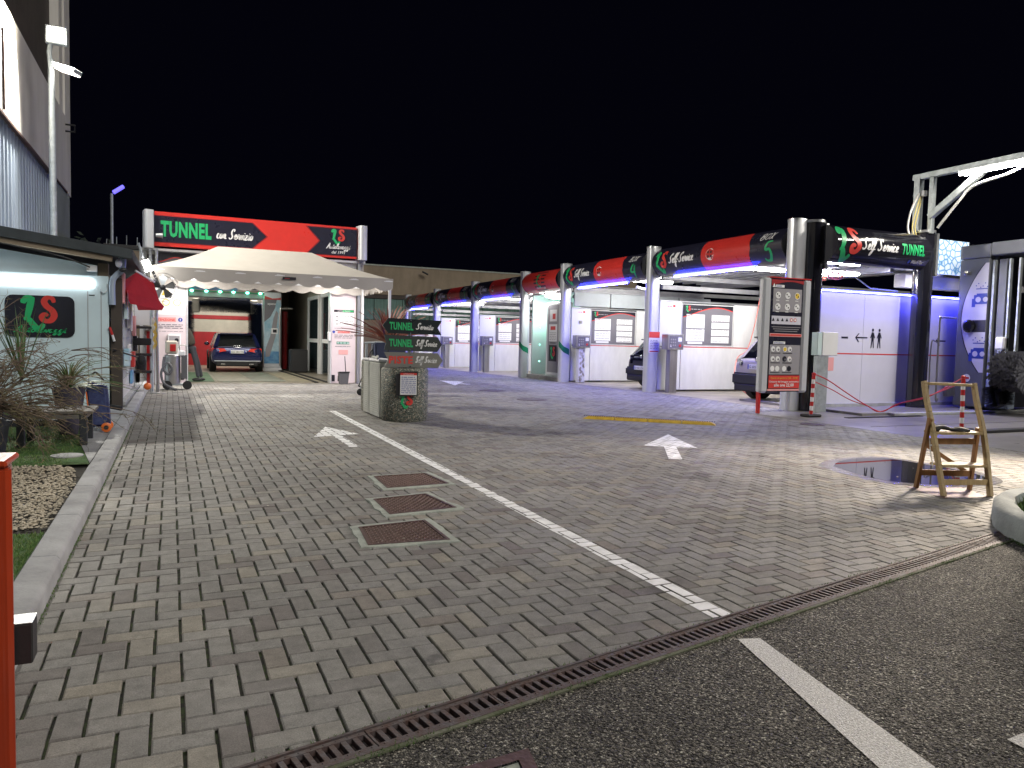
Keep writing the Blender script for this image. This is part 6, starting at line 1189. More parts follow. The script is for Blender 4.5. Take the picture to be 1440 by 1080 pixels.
t = thing('downpipe_post', 'dark brown square post with a bent downpipe at the cabin corner', 'post', (-.9, 13.35, .1)); box('post', 'recess', t, -.985, -.83, 13.25, 13.40, .1, 2.12); tubeo('pipe', 'corr', t, smooth_line([(-.80, 13.2, 2.42), (-.82, 13.2, 2.25), (-.90, 13.2, 2.16), (-.955, 13.2, 2.05), (-.955, 13.2, 1.7)]), .045, 10)
# bracket sign, camera and clutter under the eave
t = thing('eave_clutter', 'small lilac plush and wires hanging under the cabin eave', 'toy', (-.85, 13.1, 2.3)); MB().sphere((-.86, 13.1, 2.34), (.05, .04, .07), 10, 6).obj('body', 'lilac', t); MB().sphere((-.80, 13.1, 2.24), (.06, .04, .035), 10, 6).obj('foot', 'dark', t); tubeo('cord', 'whitehose', t, [(-.86, 13.1, 2.41), (-.86, 13.12, 2.47)], .006)
# awning
t = thing('red_awning', 'dark red cloth awning folding out beside the cabin', 'awning', (-.7, 15, 1.8))
PL = [(174, 397), (191.8, 384), (216.5, 400), (224, 423), (231, 431), (228, 435.6), (194, 435.6), (192, 428.5), (183, 427), (174.5, 410)]
def awn(px_, py_, Y): d = ray(px_, py_); return CAM + d * (Y / d.y)
top = [(-.93, 13.9, 2.26), (-.93, 16.6, 2.26)]; 
mb = MB(); q = [awn(175, 394, 14.0), awn(191.8, 383, 14.6), awn(216.5, 399, 14.9), awn(224, 423, 15.0), awn(231, 431, 15.1), awn(228, 436, 15.0), awn(194, 436, 14.4), awn(192, 428.5, 14.3), awn(183, 427, 14.15), awn(175, 410, 14.0)]
back = [p + Vector((-.02, .9, .02)) for p in q]; n = len(q)
mb.add([tuple(p) for p in q] + [tuple(p) for p in back], [tuple(range(n)), tuple(reversed(range(n, 2 * n)))] + [(k, n + k, n + (k + 1) % n, (k + 1) % n) for k in range(n)]); mb.obj('cloth', 'redfab', t, smooth=0)
MB().bar(q[1] + Vector((-.02, 0, .03)), q[2] + Vector((.01, 0, .03)), .03, .03).obj('arm', 'white', t)
# display wall along the cabin side
t = thing('display_wall', 'white pegboard display with cleaning goods along the cabin side', 'display rack', (-.87, 15, .1))
SX = -.885
box('backboard', 'white', t, SX - .03, SX, 13.5, 17.6, .15, 2.1); 
for k in range(12): MB().bar((SX + .012, 13.6 + k * .35, .5), (SX + .012, 13.6 + k * .35, 1.55), .008, .008).obj('grid_wire', 'galv', t)
for k in range(7): MB().bar((SX + .012, 13.6, .5 + k * .17), (SX + .012, 17.5, .5 + k * .17), .008, .008).obj('grid_wire', 'galv', t)
for k, (y, zz, w_, h_, m_) in enumerate(((13.8, 1.75, .30, .5, 'pinkprint'), (14.3, 1.5, .35, .45, 'mint'), (15.0, 1.35, .3, .45, 'whitetext'), (15.7, 1.3, .35, .5, 'whitetext'), (16.6, 1.2, .3, .4, 'pinkprint'), (14.2, .7, .4, .3, 'skyblue'), (15.2, .75, .4, .3, 'whitetext'), (16.2, .6, .4, .3, 'redtext'), (16.9, .9, .3, .3, 'navy'), (15.9, .3, .4, .25, 'skyblue2'))): box('goods', m_, t, SX + .015, SX + .06 + .02 * (k % 3), y, y + w_, zz, zz + h_, bevel=.01)
discs(t, lambda u, v, h=0: (SX + .085 + h, 14.05 - u, 1.85 + v), [(0, 0, .13)], 'redtext', 'round_plate'); discs(t, lambda u, v, h=0: (SX + .090 + h, 14.05 - u, 1.85 + v), [(0, 0, .09)], 'greyprint', 'round_plate')
t = thing('plinth', 'light concrete plinth under the display wall', 'plinth', (-.86, 15.5, .1)); box('stone', 'concrete', t, -.92, -.80, 13.5, 18.4, .10, .16)
t = thing('squeegee', 'black long handled brush resting on the dark post', 'brush', (-.8, 13.5, 1.1)); a, b = AY(160, 492, 13.2), AY(196, 503, 13.9); tubeo('handle', 'dark', t, [a, b], .014); MB().sphere(b + Vector((.03, 0, -.04)), (.07, .09, .09), 10, 6).obj('head', 'rubber', t)
t = thing('ice_scraper', 'red and white scraper hooked on the dark post', 'scraper', (-.9, 13.2, 1.4)); a, b, c = AY(154, 460, 13.2), AY(158, 471, 13.2), AY(161, 480, 13.2); tubeo('grip', 'redpaint', t, [a, b], .02); tubeo('blade', 'white', t, [b, c], .018)
# wheel rack, stand and little stage things around the pole
def at(px_, py_, Y): return AY(px_, py_, Y)
t = thing('display_stand', 'dark wire stand with black buckets and an orange ball near the kerb end', 'stand', (-.62, 17.2, 0)); bx = at(198, 470, 17.0).x
for k, zz in enumerate((1.35, .80, .45)): box('shelf', 'dark', t, bx - .14, bx + .20, 16.9, 17.25, zz, zz + .05)
for x in (bx - .12, bx + .18): tubeo('upright', 'galv', t, [(x, 17.05, .05), (x, 17.05, 1.6)], .014)
MB().sphere((bx + .12, 16.95, .18), .075, 12, 8).obj('ball', 'orangepl', t); MB().lathe((bx, 17.05, .50), [(.08, 0), (.10, .2)], 14).obj('bucket', 'rubber', t); box('black_tray', 'rubber', t, bx - .12, bx + .20, 16.7, 16.85, 1.02, 1.16, bevel=.02); box('sheet', 'white', t, bx - .12, bx + .16, 17.06, 17.08, 1.42, 1.95); box('red_side', 'redpaint', t, bx + .10, bx + .16, 17.10, 17.14, .2, 1.3)
for k, (u, v) in enumerate(((205, 440), (205, 455), (213, 452), (213, 461), (208, 468))): p = at(u, v, 17.3); MB().sphere(p, (.07, .02, .07), 12, 6).obj('round_sponge', 'yellowprint' if k == 0 else 'beigein', t)
p = G(222, 553); t = thing('barrier_post', 'slim steel queue post on a flat round base with yellow chain', 'post', (p.x, p.y, 0)); g_ = gz(p.y)
MB().lathe((p.x, p.y, g_), [(.17, 0), (.17, .012), (.05, .03)], 24).obj('base', 'steel', t); tubeo('pole', 'steel', t, [(p.x, p.y, g_ + .02), (p.x - .03, p.y, 1.95)], .035, 12); tubeo('pole', 'galv', t, [(p.x - .12, p.y + .3, g_ + .02), (p.x - .11, p.y + .3, 2.3)], .03, 12)
mb = MB()
for k in range(22): a = k * .9; c = (p.x - .05 - .03 * math.cos(a) * .6, p.y - .045, 1.50 - k * .026); mb.tube([(c[0] + .022 * math.cos(q), c[1] + (.01 if k % 2 else 0), c[2] + .028 * math.sin(q)) for q in [2 * math.pi * j / 8 for j in range(9)]], .007, 5, cap=False)
mb.obj('chain', 'yellowpl', t)
# vacuum cleaner and hand truck
v0 = G(245, 546); vy = v0.y - .0; vx = at(246, 520, 18.9).x; g_ = gz(18.9); t = thing('vacuum_cleaner', 'drum vacuum cleaner with ribbed grey hose before the notice pillar', 'vacuum cleaner', (vx, 18.9, g_))
MB().lathe((vx - .05, 18.9, g_), [(.17, .14), (.17, .78), (.15, .80)], 24).obj('drum', 'steel', t); box('head', 'beigein', t, vx - .20, vx + .06, 18.8, 19.05, g_ + .82, g_ + 1.12, bevel=.03); box('motor_panel', 'redpaint', t, vx - .10, vx + .02, 18.77, 18.798, g_ + .88, g_ + 1.04); box('chassis', 'galv', t, vx - .24, vx + .30, 18.75, 19.1, g_ + .10, g_ + .138)
tubeo('hose', 'hose', t, smooth_line([(vx - .22, 18.75, g_ + .75), (vx - .24, 18.7, g_ + .5), (vx - .14, 18.66, g_ + .36), (vx - .06, 18.66, g_ + .48), (vx - .16, 18.66, g_ + .62), (vx - .28, 18.62, g_ + .40), (vx - .22, 18.6, g_ + .16), (vx - .02, 18.5, g_ + .04), (vx + .02, 18.45, g_ + .03)]), .028, 10)
tubeo('handle', 'steel', t, smooth_line([(vx + .10, 18.9, g_ + .2), (vx + .10, 18.9, g_ + .95), (vx + .02, 18.9, g_ + 1.0), (vx + .2, 18.9, g_ + 1.02), (vx + .24, 18.9, g_ + .9), (vx + .24, 18.9, g_ + .1)]), .013); box('filter_bag', 'hose', t, vx + .13, vx + .26, 18.8, 18.86, g_ + .25, g_ + .80); box('white_cloth', 'white', t, vx + .08, vx + .22, 18.76, 18.795, g_ + .78, g_ + .90, bevel=.02)
for dx in (-.16, .26): MB().lathe((0, 0, 0), [(.10, 0), (.10, .05)], 18).xf(lambda p, dx=dx: (vx + dx + p.x, 18.72 + p.z, g_ + .11 + p.y)).obj('wheel', 'rubber', t)

# ================================================================== BIG HALL behind the cabin, lamp pole
BX = -3.2
t = thing('warehouse', 'tall grey warehouse with a pale fascia band over corrugated cladding', 'building', (-8, 20, 0))
box('core', 'recess', t, -18, BX - .35, -10, 28.6, -.3, 14)
box('fascia_band', 'fascia', t, BX - .30, BX, -10, 27.3, 5.56, 7.80); mb = MB(); k = 0; y = -8.0; cor = []
while y < 24.9: cor += [(BX - .14, y), (BX - .14, y + .10), (BX - .08, y + .14), (BX - .08, y + .26), (BX - .14, y + .30)]; y += .36
mb.add([(x, y_, -.2) for x, y_ in cor] + [(x, y_, 5.52) for x, y_ in cor], [(k, k + 1, len(cor) + k + 1, len(cor) + k) for k in range(len(cor) - 1)]); mb.obj('corrugated_cladding', 'corr', t, smooth=0)
box('fascia_drip', 'rust', t, BX - .06, BX + .02, -10, 27.2, 5.50, 5.56); box('pilaster', 'pilaster', t, BX - .32, BX - .01, 25.1, 27.9, -.3, 5.50); box('corner_column', 'fascia', t, BX - .35, BX - .04, 27.32, 28.5, 5.57, 14); box('upper_panel', 'fascia', t, BX - .34, BX - .1, 26.6, 27.3, 7.82, 14)
box('upper_wall', 'recess', t, BX - .5, BX - .345, -10, 26.5, 7.7, 14); tubeo('wall_hook', 'dark', t, [(BX - .04, 27.0, 7.55), (BX + .25, 27.0, 7.55), (BX + .25, 27.0, 7.35), (BX - .02, 27.0, 7.35)], .03, 6)
mb = MB(); tubeo('stain_pipe', 'rust', t, [(BX + .02, 18.0, 7.2), (BX + .02, 18.0, 5.62)], .02, 6)
fx, fy, fz = -2.62, 19.9, 7.86
t = thing('floodlight_pole', 'galvanised pole carrying two lit floodlights in front of the warehouse', 'lamp post', (fx, fy, 0))
MB().tube([(fx, fy, -.1), (fx + .01, fy, 3.5), (fx, fy, 7.3)], [.085, .075, .065], 14).obj('pole', 'galv', t); tubeo('top_bracket', 'galv', t, [(fx, fy, 6.9), (fx - .03, fy - .05, 7.45), (fx + .02, fy - .05, 7.75)], .05, 8)
h1 = box('floodlight', 'galv', t, fx - .10, fx + .34, fy - .12, fy + .02, 7.62, 8.02, bevel=.02); box('lens', 'flood', h1, fx - .05, fx + .29, fy - .135, fy - .122, 7.67, 7.97)
h2 = MB().bar((fx + .10, fy - .05, 7.15), (fx + .55, fy - .25, 7.02), .30, .10).obj('floodlight', 'galv', t, bevel=.01); MB().bar((fx + .14, fy - .08, 7.085), (fx + .52, fy - .25, 6.962), .26, .02).obj('lens', 'floodoff', h2)
tubeo('side_arm', 'galv', t, [(fx, fy, 7.1), (fx + .12, fy - .05, 7.14)], .04)
sp = bpy.data.lights.new('flood_beam', 'SPOT'); sp.energy = 3000; sp.spot_size = math.radians(165); sp.spot_blend = .4; sp.shadow_soft_size = .15; sp.color = (1.0, .95, .84); so = bpy.data.objects.new('flood_beam', sp); COL.objects.link(so); so.location = (fx + .12, fy - .30, 7.80); so.rotation_euler = (Vector((4.5, 5.5, 0)) - so.location).to_track_quat('-Z', 'Y').to_euler()
p = AY(158, 265, 34); t = thing('distant_lamp_post', 'thin lamp post with a dim blue head far behind the cabin', 'lamp post', (p.x, 34, -.2)); q = AY(157, 272, 34); tubeo('pole', 'galv', t, [(q.x, 34, -.2), (q.x, 34, q.z)], .06, 8); MB().bar(AY(159, 271, 34), AY(174, 262, 34), .25, .12).obj('head', 'distant', t, bevel=.02)
# far building
t = thing('far_hall', 'long beige building with green glazing behind the box row', 'building', (14, 46, 0)); FY = 46.0
f0 = AY(505, 372, FY); f1 = AY(700, 388, FY); zt = max(f0.z, f1.z)
box('parapet', 'beige', t, -4, 30, FY, FY + .3, f0.z - 1.75, f0.z); box('coping', 'collar', t, -4, 30, FY - .03, FY + .33, f0.z + .001, f0.z + .08); box('lower_wall', 'beige', t, -4, 30, FY + .05, FY + .3, -.6, 2.3); box('shadow_gap', 'recess', t, -4, 30, FY + .04, FY + .10, f0.z - 2.0, f0.z - 1.752)
for k in range(22): box('glazing_panel', 'greenglass', t, 2 + k * .9, 2.86 + k * .9, FY + .1, FY + .16, 2.32, f0.z - 2.01)
tubeo('wall_bracket', 'dark', t, [AY(594, 382, FY - .3), AY(602, 386, FY - .3)], .06, 6)
area_dir('far_wall_wash', (9, 43.5, 1.2), (0, 1, .9), (1, 0, 0), 8, .3, 55, (1, .85, .62)) if False else None
# dark trees behind the cabin
def tree(x, y, h, s, seed, lb):
    r = random.Random(seed); t = thing('tree', lb, 'tree', (x, y, -.3), 'dark trees behind the cabin'); MB().tube([(x, y, -.3), (x + .1, y, h * .5), (x, y, h * .8)], [.14, .10, .04], 8).obj('trunk', 'darkwood', t); mb = MB()
    for k in range(900):
        a, b, c = r.gauss(0, s * .45), r.gauss(0, s * .45), h * .72 + r.gauss(0, h * .14); d = Vector((r.gauss(0, 1), r.gauss(0, 1), r.gauss(0, 1))).normalized() * .16; e = d.orthogonal().normalized() * .08; p = Vector((x + a, y + b, c)); mb.add([tuple(p - d), tuple(p + e), tuple(p + d), tuple(p - e)], [(0, 1, 2, 3)])
    mb.obj('crown', mat('dark leaves', (.02, .03, .018), .7), t, smooth=0)
tree(-3.3, 36, 4.6, 1.5, 1, 'dark tree crown showing beside the distant lamp post'); tree(-1.6, 38, 4.3, 1.2, 2, 'small dark tree crown left of the portal sign')

# ================================================================== PLANTER WITH ARROW SIGNS
def b_peb(m, n, L, b):
    tc = n.new('ShaderNodeTexCoord'); v = n.new('ShaderNodeTexVoronoi'); v.inputs['Scale'].default_value = 62; L.new(tc.outputs['Object'], v.inputs['Vector'])
    sep = n.new('ShaderNodeSeparateColor'); L.new(v.outputs['Color'], sep.inputs[0]); cr = n.new('ShaderNodeValToRGB'); e = cr.color_ramp.elements; e[0].color = (.035, .045, .04, 1); e[1].color = (.48, .47, .40, 1)
    for p_, c in ((.35, (.10, .12, .10)), (.7, (.20, .21, .17)), (.85, (.26, .20, .14))): q = e.new(p_); q.color = (*c, 1)
    L.new(sep.outputs[0], cr.inputs[0]); L.new(cr.outputs[0], b.inputs['Base Color']); b.inputs['Roughness'].default_value = .6
    bp = n.new('ShaderNodeBump'); bp.inputs['Strength'].default_value = 1; bp.inputs['Distance'].default_value = .008; bp.invert = True; L.new(v.outputs['Distance'], bp.inputs['Height']); L.new(bp.outputs[0], b.inputs['Normal'])
PEBC = ground_mat('exposed aggregate', b_peb)
pcx, pcy, pr0 = 3.26, 11.56, .372
t = thing('round_planter', 'round exposed aggregate planter with a notice and LS letters', 'planter', (pcx, pcy, 0)); MB().lathe((pcx, pcy, 0), [(pr0 - .02, .0), (pr0, .03), (pr0, .80), (pr0 - .025, .83), (pr0 - .06, .83), (pr0 - .065, .74)], 48).obj('body', PEBC, t, smooth=40); MB().lathe((pcx, pcy, .75), [(pr0 - .07, 0)], 24).obj('soil', SOIL, t)
vd = Vector((-pcx, -pcy, 0)).normalized(); vr = Vector((-vd.y, vd.x, 0))
fn = lambda u, v, h=0: tuple(Vector((pcx, pcy, 0)) + (vd * math.cos(u / pr0) + vr * math.sin(u / pr0)) * (pr0 + h) + Vector((0, 0, v)))
logo(t, lambda u, v, h=0: fn(u, v, h + .004), -.06, .26, .17, h=.006); a_ = [o for o in t.children if o.name.startswith('letter')]
ff = lambda u, v, h=0: tuple(Vector((pcx, pcy, 0)) + vd * (pr0 + .03 + h) + vr * u + Vector((0, 0, v)))
nb = MB().prism([(-.09, .40), (.20, .42), (.20, .79), (-.07, .78)], lambda u, v, s_: ff(u, v, .0 + .015 * s_)).obj('notice_frame', 'dark', t, smooth=0); MB().prism([(-.13, .42), (-.05, .40), (-.05, .76), (-.13, .74)], lambda u, v, s_: ff(u, v, -.01 + .008 * s_)).obj('notice_shadow_board', 'dark', t, smooth=0)
f4 = lambda u, v, h=0: ff(u, v, .016 + h); rects(nb, f4, [(-.065, .43, .185, .73)], 'whitetext', 'paper'); rects(nb, f4, [(-.065, .73, .185, .765)], 'redtext', 'red_heading'); mb = MB(); put_text(mb, f4, 'ATTENZIONE', .06, .737, .026, h=.007, align='c'); mb.obj('lettering', 'whitetext', nb, smooth=0); rects(nb, f4, sum([dashes(-.05, .17, .455 + .03 * k, 5, .010, k) for k in range(9)], []), 'bluetext', 'print', h=.007)
t = thing('arrow_signpost', 'signpost with three stacked arrow plates reading TUNNEL, TUNNEL and PISTE', 'sign', (pcx + .1, pcy, .75))
sx_ = AY(577, 500, 11.35).x; tubeo('post', 'galv', t, [(sx_, 11.42, .72), (sx_, 11.42, 1.72)], .022, 10)
def aplate(m_, zc, pts, txt, tm, cur, tilt):
    x0 = AY(538, 470, 11.35).x; Wd = AY(621, 470, 11.35).x - x0
    fn = lambda u, v, h=0: (x0 + u * Wd, 11.37 - h, zc + v + tilt * (u - .5))
    b = MB().prism(pts, lambda u, v, s_: fn(u, v, .02 * s_)).obj('plate', m_, t, bevel=.002, smooth=0); f5 = lambda u, v, h=0: fn(u / Wd, v, .021 + h)
    mb = MB(); put_text(mb, f5, txt, .11 * Wd, -.052, .155, h=.002, fit=.40 * Wd, bold=.04); mb.obj('lettering', tm, b, smooth=0); mb = MB(); cursive(mb, f5, cur, .55 * Wd, -.035, .10, .002, w=.13, fit=(.30 if cur == 'Servito' else .37) * Wd); mb.obj('lettering', 'whitetext', b, smooth=0)
    for v_ in (-.10, .10): MB().sphere(fn((sx_ - x0) / Wd, v_, .024), .012, 8, 5).obj('bolt', 'chrome', b)
H_ = .118
aplate('signgrey', 1.475, [(0, .0), (.09, -H_), (1.0, -H_ * .9), (.93, 0), (1.0, H_), (.09, H_)], 'TUNNEL', 'green', 'Servito', -.02)
aplate('signmid', 1.215, [(.06, 0), (.03, -H_), (.93, -H_), (1.01, 0), (.93, H_), (.03, H_)], 'TUNNEL', 'green', 'Self Service', -.02)
aplate('signlight', .955, [(.10, 0), (.03, -H_), (.94, -H_), (1.03, 0), (.94, H_), (.03, H_)], 'PISTE', 'redtext', 'Self Service', -.01)
# ribbed cabinets beside the planter
t = thing('ribbed_cabinets', 'pair of slim white ribbed cabinets beside the round planter', 'cabinet', (3.0, 12.3, 0)); X0 = 2.90
for k, (y0_, y1_) in enumerate(((11.72, 12.42), (12.44, 12.88))):
    c_ = box('cabinet', 'ribbed', t, X0, X0 + .30, y0_, y1_, .02, .90, bevel=.008)
    for q in range(24): box('rib', 'ribbed', c_, X0 - .008, X0 - .001, y0_ + .05, y1_ - .05, .08 + q * .034, .08 + q * .034 + .018, bevel=0)
    box('lid', 'white', t, X0 - .02, X0 + .33, y0_, y1_, .904, .94, bevel=.01)
box('stone_base', PEBC, t, X0 + .05, X0 + .5, 12.9, 13.3, 0, .9, bevel=.02); MB().tube(smooth_line([(X0 + .02, 11.95, .955), (X0 + .05, 12.1, .99), (X0 + .1, 12.3, .955), (X0 + .06, 12.5, .97)]), .02, 8).obj('loose_strap', 'ribbed', t)
# red cordyline in a pot
def spiky(name, lb, cat, base, n, l0, l1, w, m1, m2, seed, up=.3, pot=None, group=None, droop=.5):
    r = random.Random(seed); t = thing(name, lb, cat, tuple(base), group); B0 = Vector(base)
    for mi, m_ in enumerate((m1, m2)):
        mb = MB()
        for k in range(n // 2):
            a = r.uniform(0, 2 * math.pi); el = math.radians(r.uniform(15 + 60 * up, 86)); L_ = r.uniform(l0, l1); d = Vector((math.cos(a) * math.cos(el), math.sin(a) * math.cos(el), math.sin(el))); s_ = Vector((-math.sin(a), math.cos(a), 0)) * w; k0 = len(mb.v); N = 6
            for i in range(N + 1):
                q = i / N; p = B0 + d * L_ * q + Vector((math.cos(a), math.sin(a), 0)) * droop * L_ * q * q * .3 - Vector((0, 0, droop * L_ * q ** 2.2 * .45)); ww = s_ * (1 - q) ** .6 * (.5 + q * 1.2 if q < .4 else 1); mb.v += [tuple(p - ww), tuple(p + ww + Vector((0, 0, w * .5)))]
            for i in range(N): mb.f.append((k0 + 2 * i, k0 + 2 * i + 1, k0 + 2 * i + 3, k0 + 2 * i + 2))
        o = mb.obj('leaves', m_, t, smooth=60); o['kind'] = 'stuff'
    return t
CO1 = mat('red brown leaf', (.30, .07, .06), .5, col2=(.16, .06, .045), vs=6); CO2 = mat('dull red leaf', (.38, .15, .10), .5)
b0 = AY(546, 484, 14.4); t = spiky('cordyline', 'red leaved spiky cordyline behind the arrow signs', 'plant', b0, 150, .55, 1.0, .024, CO1, CO2, 4, .12); MB().tube([(b0.x, b0.y, .5), tuple(b0)], .03, 8).obj('stem', 'darkwood', t); MB().lathe((b0.x, b0.y, 0), [(.24, 0), (.30, .6), (.27, .6), (.26, .52)], 24).obj('pot', 'collar', t)
# laundry trolley and bucket
c0 = G(497, 553); cx_ = 3.66; cy_ = 16.6; t = thing('laundry_trolley', 'steel trolley frame with navy bag and small castors behind the ribbed cabinets', 'trolley', (cx_ + .3, cy_, 0)); g_ = gz(cy_)
A_ = [(cx_ - .10, cy_, g_ + .16), (cx_ + .12, cy_ + .1, g_ + 1.0)]; 
for (x, y, xt, zt_) in ((cx_, cy_, cx_ + .22, .95), (cx_ + .5, cy_ - .1, cx_ + .72, 1.28)): tubeo('frame_tube', 'dark', t, smooth_line([(x + .12, y, g_ + .18), (x - .02, y, g_ + .20), (x + .02, y, g_ + .32), (xt, y, zt_), (xt + .12, y, zt_ + .02)]), .014)
tubeo('handle', 'dark', t, smooth_line([(cx_ + .42, cy_, 1.0), (cx_ + .62, cy_, 1.46), (cx_ + .85, cy_, 1.50), (cx_ + .66, cy_, 1.1)]), .012)
MB().prism([(.30, .55), (.95, .55), (.98, 1.16), (.28, 1.18)], lambda u, v, s_: (cx_ + u, cy_ - .22 + .42 * s_, g_ + v)).obj('navy_bag', 'bagdark', t, bevel=.03, seg=2); box('base_tray', 'alu', t, cx_ + .02, cx_ + .70, cy_ - .2, cy_ + .2, g_ + .17, g_ + .24, bevel=.01)
tubeo('grey_rail', 'galv', t, [(cx_ + .10, cy_ + .05, 1.16), (cx_ + .9, cy_ - .15, 1.20)], .022); tubeo('grey_rail', 'galv', t, smooth_line([(cx_ + .15, cy_ + .06, 1.16), (cx_ + .16, cy_ + .06, .7), (cx_ + .24, cy_ + .06, .4)]), .03); tubeo('grey_rail', 'galv', t, smooth_line([(cx_ + .30, cy_ + .02, 1.16), (cx_ + .28, cy_ + .02, .8), (cx_ + .46, cy_ + .02, .5)]), .028)
box('crumpled_cloth', 'white', t, cx_ + .58, cx_ + .78, cy_ - .05, cy_ + .05, 1.30, 1.44, bevel=.03)
for x, y in ((cx_ - .02, cy_ - .15), (cx_ + .35, cy_ - .22), (cx_ + .65, cy_ + .15)): MB().lathe((0, 0, 0), [(.05, 0), (.075, .01), (.075, .035), (.05, .045)], 18).xf(lambda p, x=x, y=y: (x + p.x, y + p.z, g_ + .077 + p.y)).obj('castor', 'rubber', t); tubeo('fork', 'galv', t, [(x, y + .02, g_ + .08), (x + .02, y + .02, g_ + .2)], .012)
b = G(483, 540); bx_, by_ = AY(483, 530, 20.9).x, 20.9; t = thing('bucket', 'square grey bucket with an upright thin handle by the price list pillar', 'bucket', (bx_, by_, 0)); g_ = gz(by_)
mb = MB(); a_, b_ = .105, .135; mb.add([(bx_ + s1 * a_, by_ + s2 * a_, g_ + .01) for s1, s2 in ((-1, -1), (1, -1), (1, 1), (-1, 1))] + [(bx_ + s1 * b_, by_ + s2 * b_, g_ + .34) for s1, s2 in ((-1, -1), (1, -1), (1, 1), (-1, 1))], [(0, 3, 2, 1), (0, 1, 5, 4), (1, 2, 6, 5), (2, 3, 7, 6), (3, 0, 4, 7)]); mb.obj('pail', 'hose', t, smooth=0); box('rim', 'dark', t, bx_ - .145, bx_ + .145, by_ - .145, by_ - .13, g_ + .32, g_ + .36); tubeo('handle', 'dark', t, [(bx_ + .08, by_, g_ + .1), (bx_ + .03, by_, g_ + .78)], .012)

# ================================================================== STEPLADDER, BOLLARDS, ISLAND
fl, fr_ = G(1327, 698), G(1392.5, 698.5); rl, rr2 = G(1288, 686), G(1363, 689)
t = thing('stepladder', 'old wooden folding stepladder standing on the pavers by the puddle', 'stepladder', tuple((fl + fr_ + rl + rr2) / 4))
ax = (fr_ - fl).normalized(); dep = ((rl + rr2) - (fl + fr_)) / 2; dep = dep - ax * dep.dot(ax)
def hgt(px_, py_, k, base): Y = (base + dep * k).y; return AY(px_, py_, Y)
def rail(pts, w, h, nm): mb = MB(); [mb.bar(pts[i], pts[i + 1], w, h, up=tuple(dep.normalized())) for i in range(len(pts) - 1)]; return mb.obj(nm, 'wood', t, bevel=.003, smooth=0)
tl = AY(1299.5, 536, (fl + dep * .9).y); tr = AY(1369.5, 539, (fr_ + dep * .9).y); ml = AY(1312, 607, (fl + dep * .45).y); mr = AY(1384, 615, (fr_ + dep * .45).y)
L1 = smooth_line([tl, tl.lerp(ml, .35) + dep * .03, ml, fl], 4); L2 = smooth_line([tr, tr.lerp(mr, .35) + dep * .03, mr, fr_], 4)
for L_ in (L1, L2): rail(L_, .035, .050, 'front_rail')
def on(L_, z_):
    for i in range(len(L_) - 1):
        if (L_[i].z - z_) * (L_[i + 1].z - z_) <= 0: q = (L_[i].z - z_) / ((L_[i].z - L_[i + 1].z) or 1); return L_[i].lerp(L_[i + 1], q)
    return L_[-1]
MB().bar(tl + ax * .02 - Vector((0, 0, .02)), tr - ax * .02 - Vector((0, 0, .02)), .025, .055, up=tuple(dep.normalized())).xf(lambda p: p).obj('top_rail', 'wood', t, bevel=.003, smooth=0)
for z_, w_, nm in ((.545, .17, 'step'), (.255, .16, 'step'), (.125, .03, 'cross_rail')):
    a, b = on(L1, z_) + ax * .018, on(L2, z_) - ax * .018; dn = dep.normalized()
    if nm == 'step': MB().add([tuple(p + dn * s_ + Vector((0, 0, dz))) for dz in (0, .022) for p, s_ in ((a, -.02), (b, -.02), (b, w_), (a, w_))], [(0, 3, 2, 1), (4, 5, 6, 7), (0, 1, 5, 4), (1, 2, 6, 5), (2, 3, 7, 6), (3, 0, 4, 7)]).obj(nm, 'wood', t, bevel=.002, smooth=0)
    else: MB().bar(a, b, .02, .05).obj(nm, 'wood', t, bevel=.002, smooth=0)
WD = mat('darker beech wood', (.26, .13, .05), .55, var=.3, vs=6, stretch=(6, 6, .6))
h1_ = on(L1, .60) - ax * .028 + Vector((0, 0, .06)); h2_ = on(L2, .60) + ax * .0 + dep.normalized() * .06
rb1 = [h1_ + Vector((0, 0, .03)), rl]; rb2 = [h2_, rr2]
for L_ in (rb1, rb2): MB().bar(L_[0], L_[1], .030, .040, up=tuple(dep.normalized())).obj('rear_leg', WD, t, bevel=.002, smooth=0)
for z_ in (.47, .16): q1 = rb1[0].lerp(rb1[1], (rb1[0].z - z_) / rb1[0].z); q2 = rb2[0].lerp(rb2[1], (rb2[0].z - z_) / rb2[0].z); MB().bar(q1, q2, .02, .055).obj('rear_rail', WD, t, bevel=.002, smooth=0)
q1 = rb1[0].lerp(rb1[1], .35); q2 = rb2[0].lerp(rb2[1], .75); MB().bar(q1 + dep.normalized() * .03, q2 + dep.normalized() * .03, .012, .035).obj('brace', WD, t, smooth=0)
tubeo('cord', 'whitehose', t, smooth_line([on(L1, .5) + dep * .2, on(L1, .38) + dep * .25, on(L1, .24) + dep * .25]), .005, 5)
k_ = thing('black_gloves', 'crumpled black cable and gloves lying on the ladder step', 'gloves', tuple(on(L1, .56))); c1 = on(L1, .575) + ax * .04 + dep.normalized() * .06; d_ = ax
MB().tube(smooth_line([c1, c1 + d_ * .08 + Vector((0, 0, .03)), c1 + d_ * .18 + Vector((0, 0, .01)), c1 + d_ * .30 + Vector((0, 0, .0)), c1 + d_ * .36]), [.03, .035, .04, .035, .03, .02, .018, .02, .022, .02, .018, .015, .018, .022, .028, .034, .036, .034, .03, .028, .024, .02, .018, .015, .012][:25], 8).obj('bundle', 'rubber', k_)
q = [G(*c) for c in ((1292, 687), (1352, 686), (1391, 699.5), (1326, 701.5), (1268, 683))]; tag(MB().add([(p.x, p.y, .0045) for p in q], [tuple(range(5))]).obj('iron_plate', 'rust', None, smooth=0), 'flat rusty iron plate under the stepladder', 'plate')
